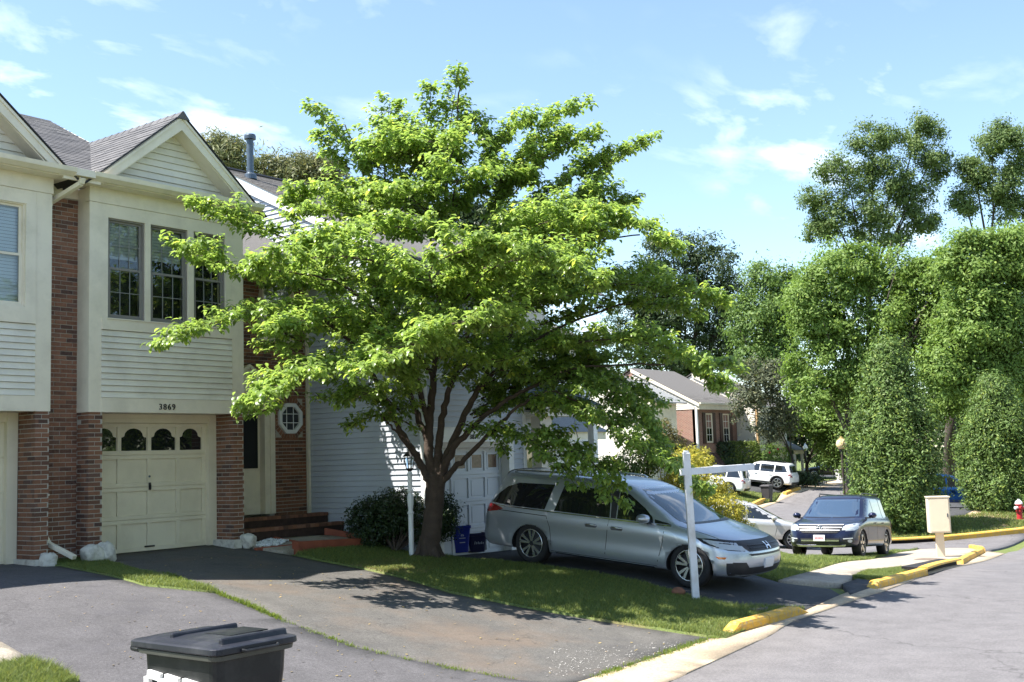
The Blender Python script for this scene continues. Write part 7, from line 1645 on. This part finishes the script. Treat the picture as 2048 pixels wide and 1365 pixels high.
def far_unit(label, x0, x1, yf, zg, ze, side, front, roofmat, rk=.5, back=9.0, lower=None):
    H_ = thing('townhouse', label, 'house', ((x0 + x1) / 2, yf, zg), group=GF); yr = yf + back * .5; zr = ze + rk * (yr - yf + .3)
    roofz = lambda y: ze + rk * (min(y, 2 * yr - y) - yf + .3)
    MB().prism([(yf + .02, zg - .4), (yf + back, zg - .4), (yf + back, roofz(yf + back)), (yr, zr - .05), (yf + .02, roofz(yf) - .05)], 'x', x0 + .02, x0 + .25).build('side_wall', side, H_)
    block(H_, 'front_wall', front, (x0 + .02, yf, zg - .4, x1, yf + .2, ze + .05))
    if side is not FBR: courses(H_, 'x', x0 + .02, 0, 0, zg, zr, side, ext=lambda z: (yf + .05 if z < roofz(yf) - .2 else yf - .3 + (z + .2 - ze) / rk, 2 * yr - yf - .05 if z < roofz(yf) - .2 else 2 * yr - yf + .3 - (z + .2 - ze) / rk))
    rf = MB().prism([(yf - .35, ze - .02), (yr, zr + .08), (yf + back + .3, ze - .02), (yf + back + .3, ze - .07), (yr, zr + .03), (yf - .35, ze - .07)], 'x', x0 - .08, x1 + .02).build('roof', roofmat, H_)
    n_ = Vector((0, -rk, 1)).normalized(); shingle_field(rf, Vector((x0 - .08, yf - .35, ze - .02)) + n_ * .005, (1, 0, 0), (0, 1, rk), n_, x1 - x0 + .1, (yr - yf + .35) * math.sqrt(1 + rk * rk), SH_O, roofmat, tab=.6, expo=.25)
    MB().prism([(yf - .35, ze - .06), (yr, zr + .04), (yr, zr - .20), (yf - .35, ze - .26)], 'x', x0 - .09, x0 - .02).build('rake_board', CREAM, H_)
    block(H_, 'gutter', CREAM, (x0 - .05, yf - .46, ze - .12, x1, yf - .36, ze - .0)); block(H_, 'frieze_board', CREAM, (x0, yf - .34, ze - .42, x1, yf - .02, ze - .12))
    return H_
BKH = 34.6
zg = -.8
W1 = far_unit('far white townhouse with a triple bay window and grey roof', 58.9, 61.95, 35.3, zg, 4.45, FS1, FS2, SHN_I)
block(W1, 'bay_front', CREAM, (59.1, 34.95, .9, 61.9, 35.28, 4.2))
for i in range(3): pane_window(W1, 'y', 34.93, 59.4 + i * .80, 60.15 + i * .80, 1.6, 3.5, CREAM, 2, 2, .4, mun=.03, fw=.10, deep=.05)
block(W1, 'corner_board', CREAM, (58.87, 35.2, zg, 59.09, 35.29, 4.2)); block(W1, 'downspout', CREAM, (61.92, 35.05, zg, 62.05, 35.2, 4.3))
MB().prism([(34.3, 4.35), (37.4, 5.9), (37.4, 5.83), (34.3, 4.28)], 'x', 58.7, 62.1).build('bay_roof', SHG_I, W1)
B1 = far_unit('far brick townhouse with dark shutters and copper awnings', 63.6, 69.2, BKH, zg, 4.4, FBR, FBR, SHN_I)
courses(B1, 'x', 63.61, 0, 0, 4.0, 4.4 + .5 * 4.8, FS1, ext=lambda z: (BKH + .05 if z < 4.2 else BKH - .3 + (z + .2 - 4.4) / .5, BKH + 9 - (0 if z < 4.2 else (z - 4.1) / .5)))
for xa in (64.9, 67.2):
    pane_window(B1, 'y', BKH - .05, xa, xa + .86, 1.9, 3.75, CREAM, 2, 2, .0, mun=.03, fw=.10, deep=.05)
    for s in (xa - .42, xa + .90): block(B1, 'shutter', M('brown_shutter', (.06, .03, .025), .5, .1, 4), (s, BKH - .06, 1.85, s + .38, BKH - .005, 3.8))
for xa in (64.2, 66.9):
    cp = M('copper_awning', (.11, .065, .05), .5, .15, 3); MB().prism([(BKH - .02, 1.25), (BKH - .75, .35), (BKH - .75, .28), (BKH - .02, .28)], 'x', xa, xa + 1.9).build('awning', cp, B1)
    for i in range(5): MB().prism([(BKH - .02, 1.28), (BKH - .78, .36), (BKH - .78, .33), (BKH - .02, 1.24)], 'x', xa + .05 + i * .44, xa + .10 + i * .44).build('awning_seam', cp, B1)
block(B1, 'lintel_board', CREAM, (63.9, BKH - .75, .02, 69.0, BKH - .02, .27)); block(B1, 'downspout', WHITE, (63.58, BKH - .14, zg, 63.72, BKH - .01, 4.3)); block(B1, 'garage_door', CREAM, (64.3, BKH - .03, zg, 66.6, BKH - .005, .0)); block(B1, 'garage_door', DOORC, (66.9, BKH - .03, zg, 68.8, BKH - .005, .0))
N1 = far_unit('far cream sided townhouse partly behind the grey green tree', 69.2, 73.6, 33.2, zg, 4.2, FS1, FS2, SHN_I)
pane_window(N1, 'y', 33.15, 70.6, 71.6, 1.6, 3.2, CREAM, 2, 2, .3, mun=.03, fw=.10)
block(N1, 'corner_board', M('tan_corner', (.50, .33, .17), .6, .1, 3), (69.15, 33.08, zg, 69.36, 33.19, 4.0))
N2 = far_unit('farthest cream townhouse with a low porch at the end of the row', 73.6, 75.6, 34.0, zg, 4.0, FS2, FS2, SHN_I)
block(N2, 'porch_fascia', CREAM, (73.7, 32.6, 1.0, 75.2, 32.7, 1.25)); MB().prism([(32.5, 1.25), (34, 2.0), (34, 1.25)], 'x', 73.6, 75.3).build('porch_roof', SHG_I, N2); 
for x in (73.8, 75.0): block(N2, 'porch_column', WHITE, (x, 32.65, zg, x + .14, 32.8, 1.0))
pane_window(N2, 'y', 33.95, 74.3, 75.1, -.2, .9, CREAM, 2, 2, .3, mun=.03, fw=.1)
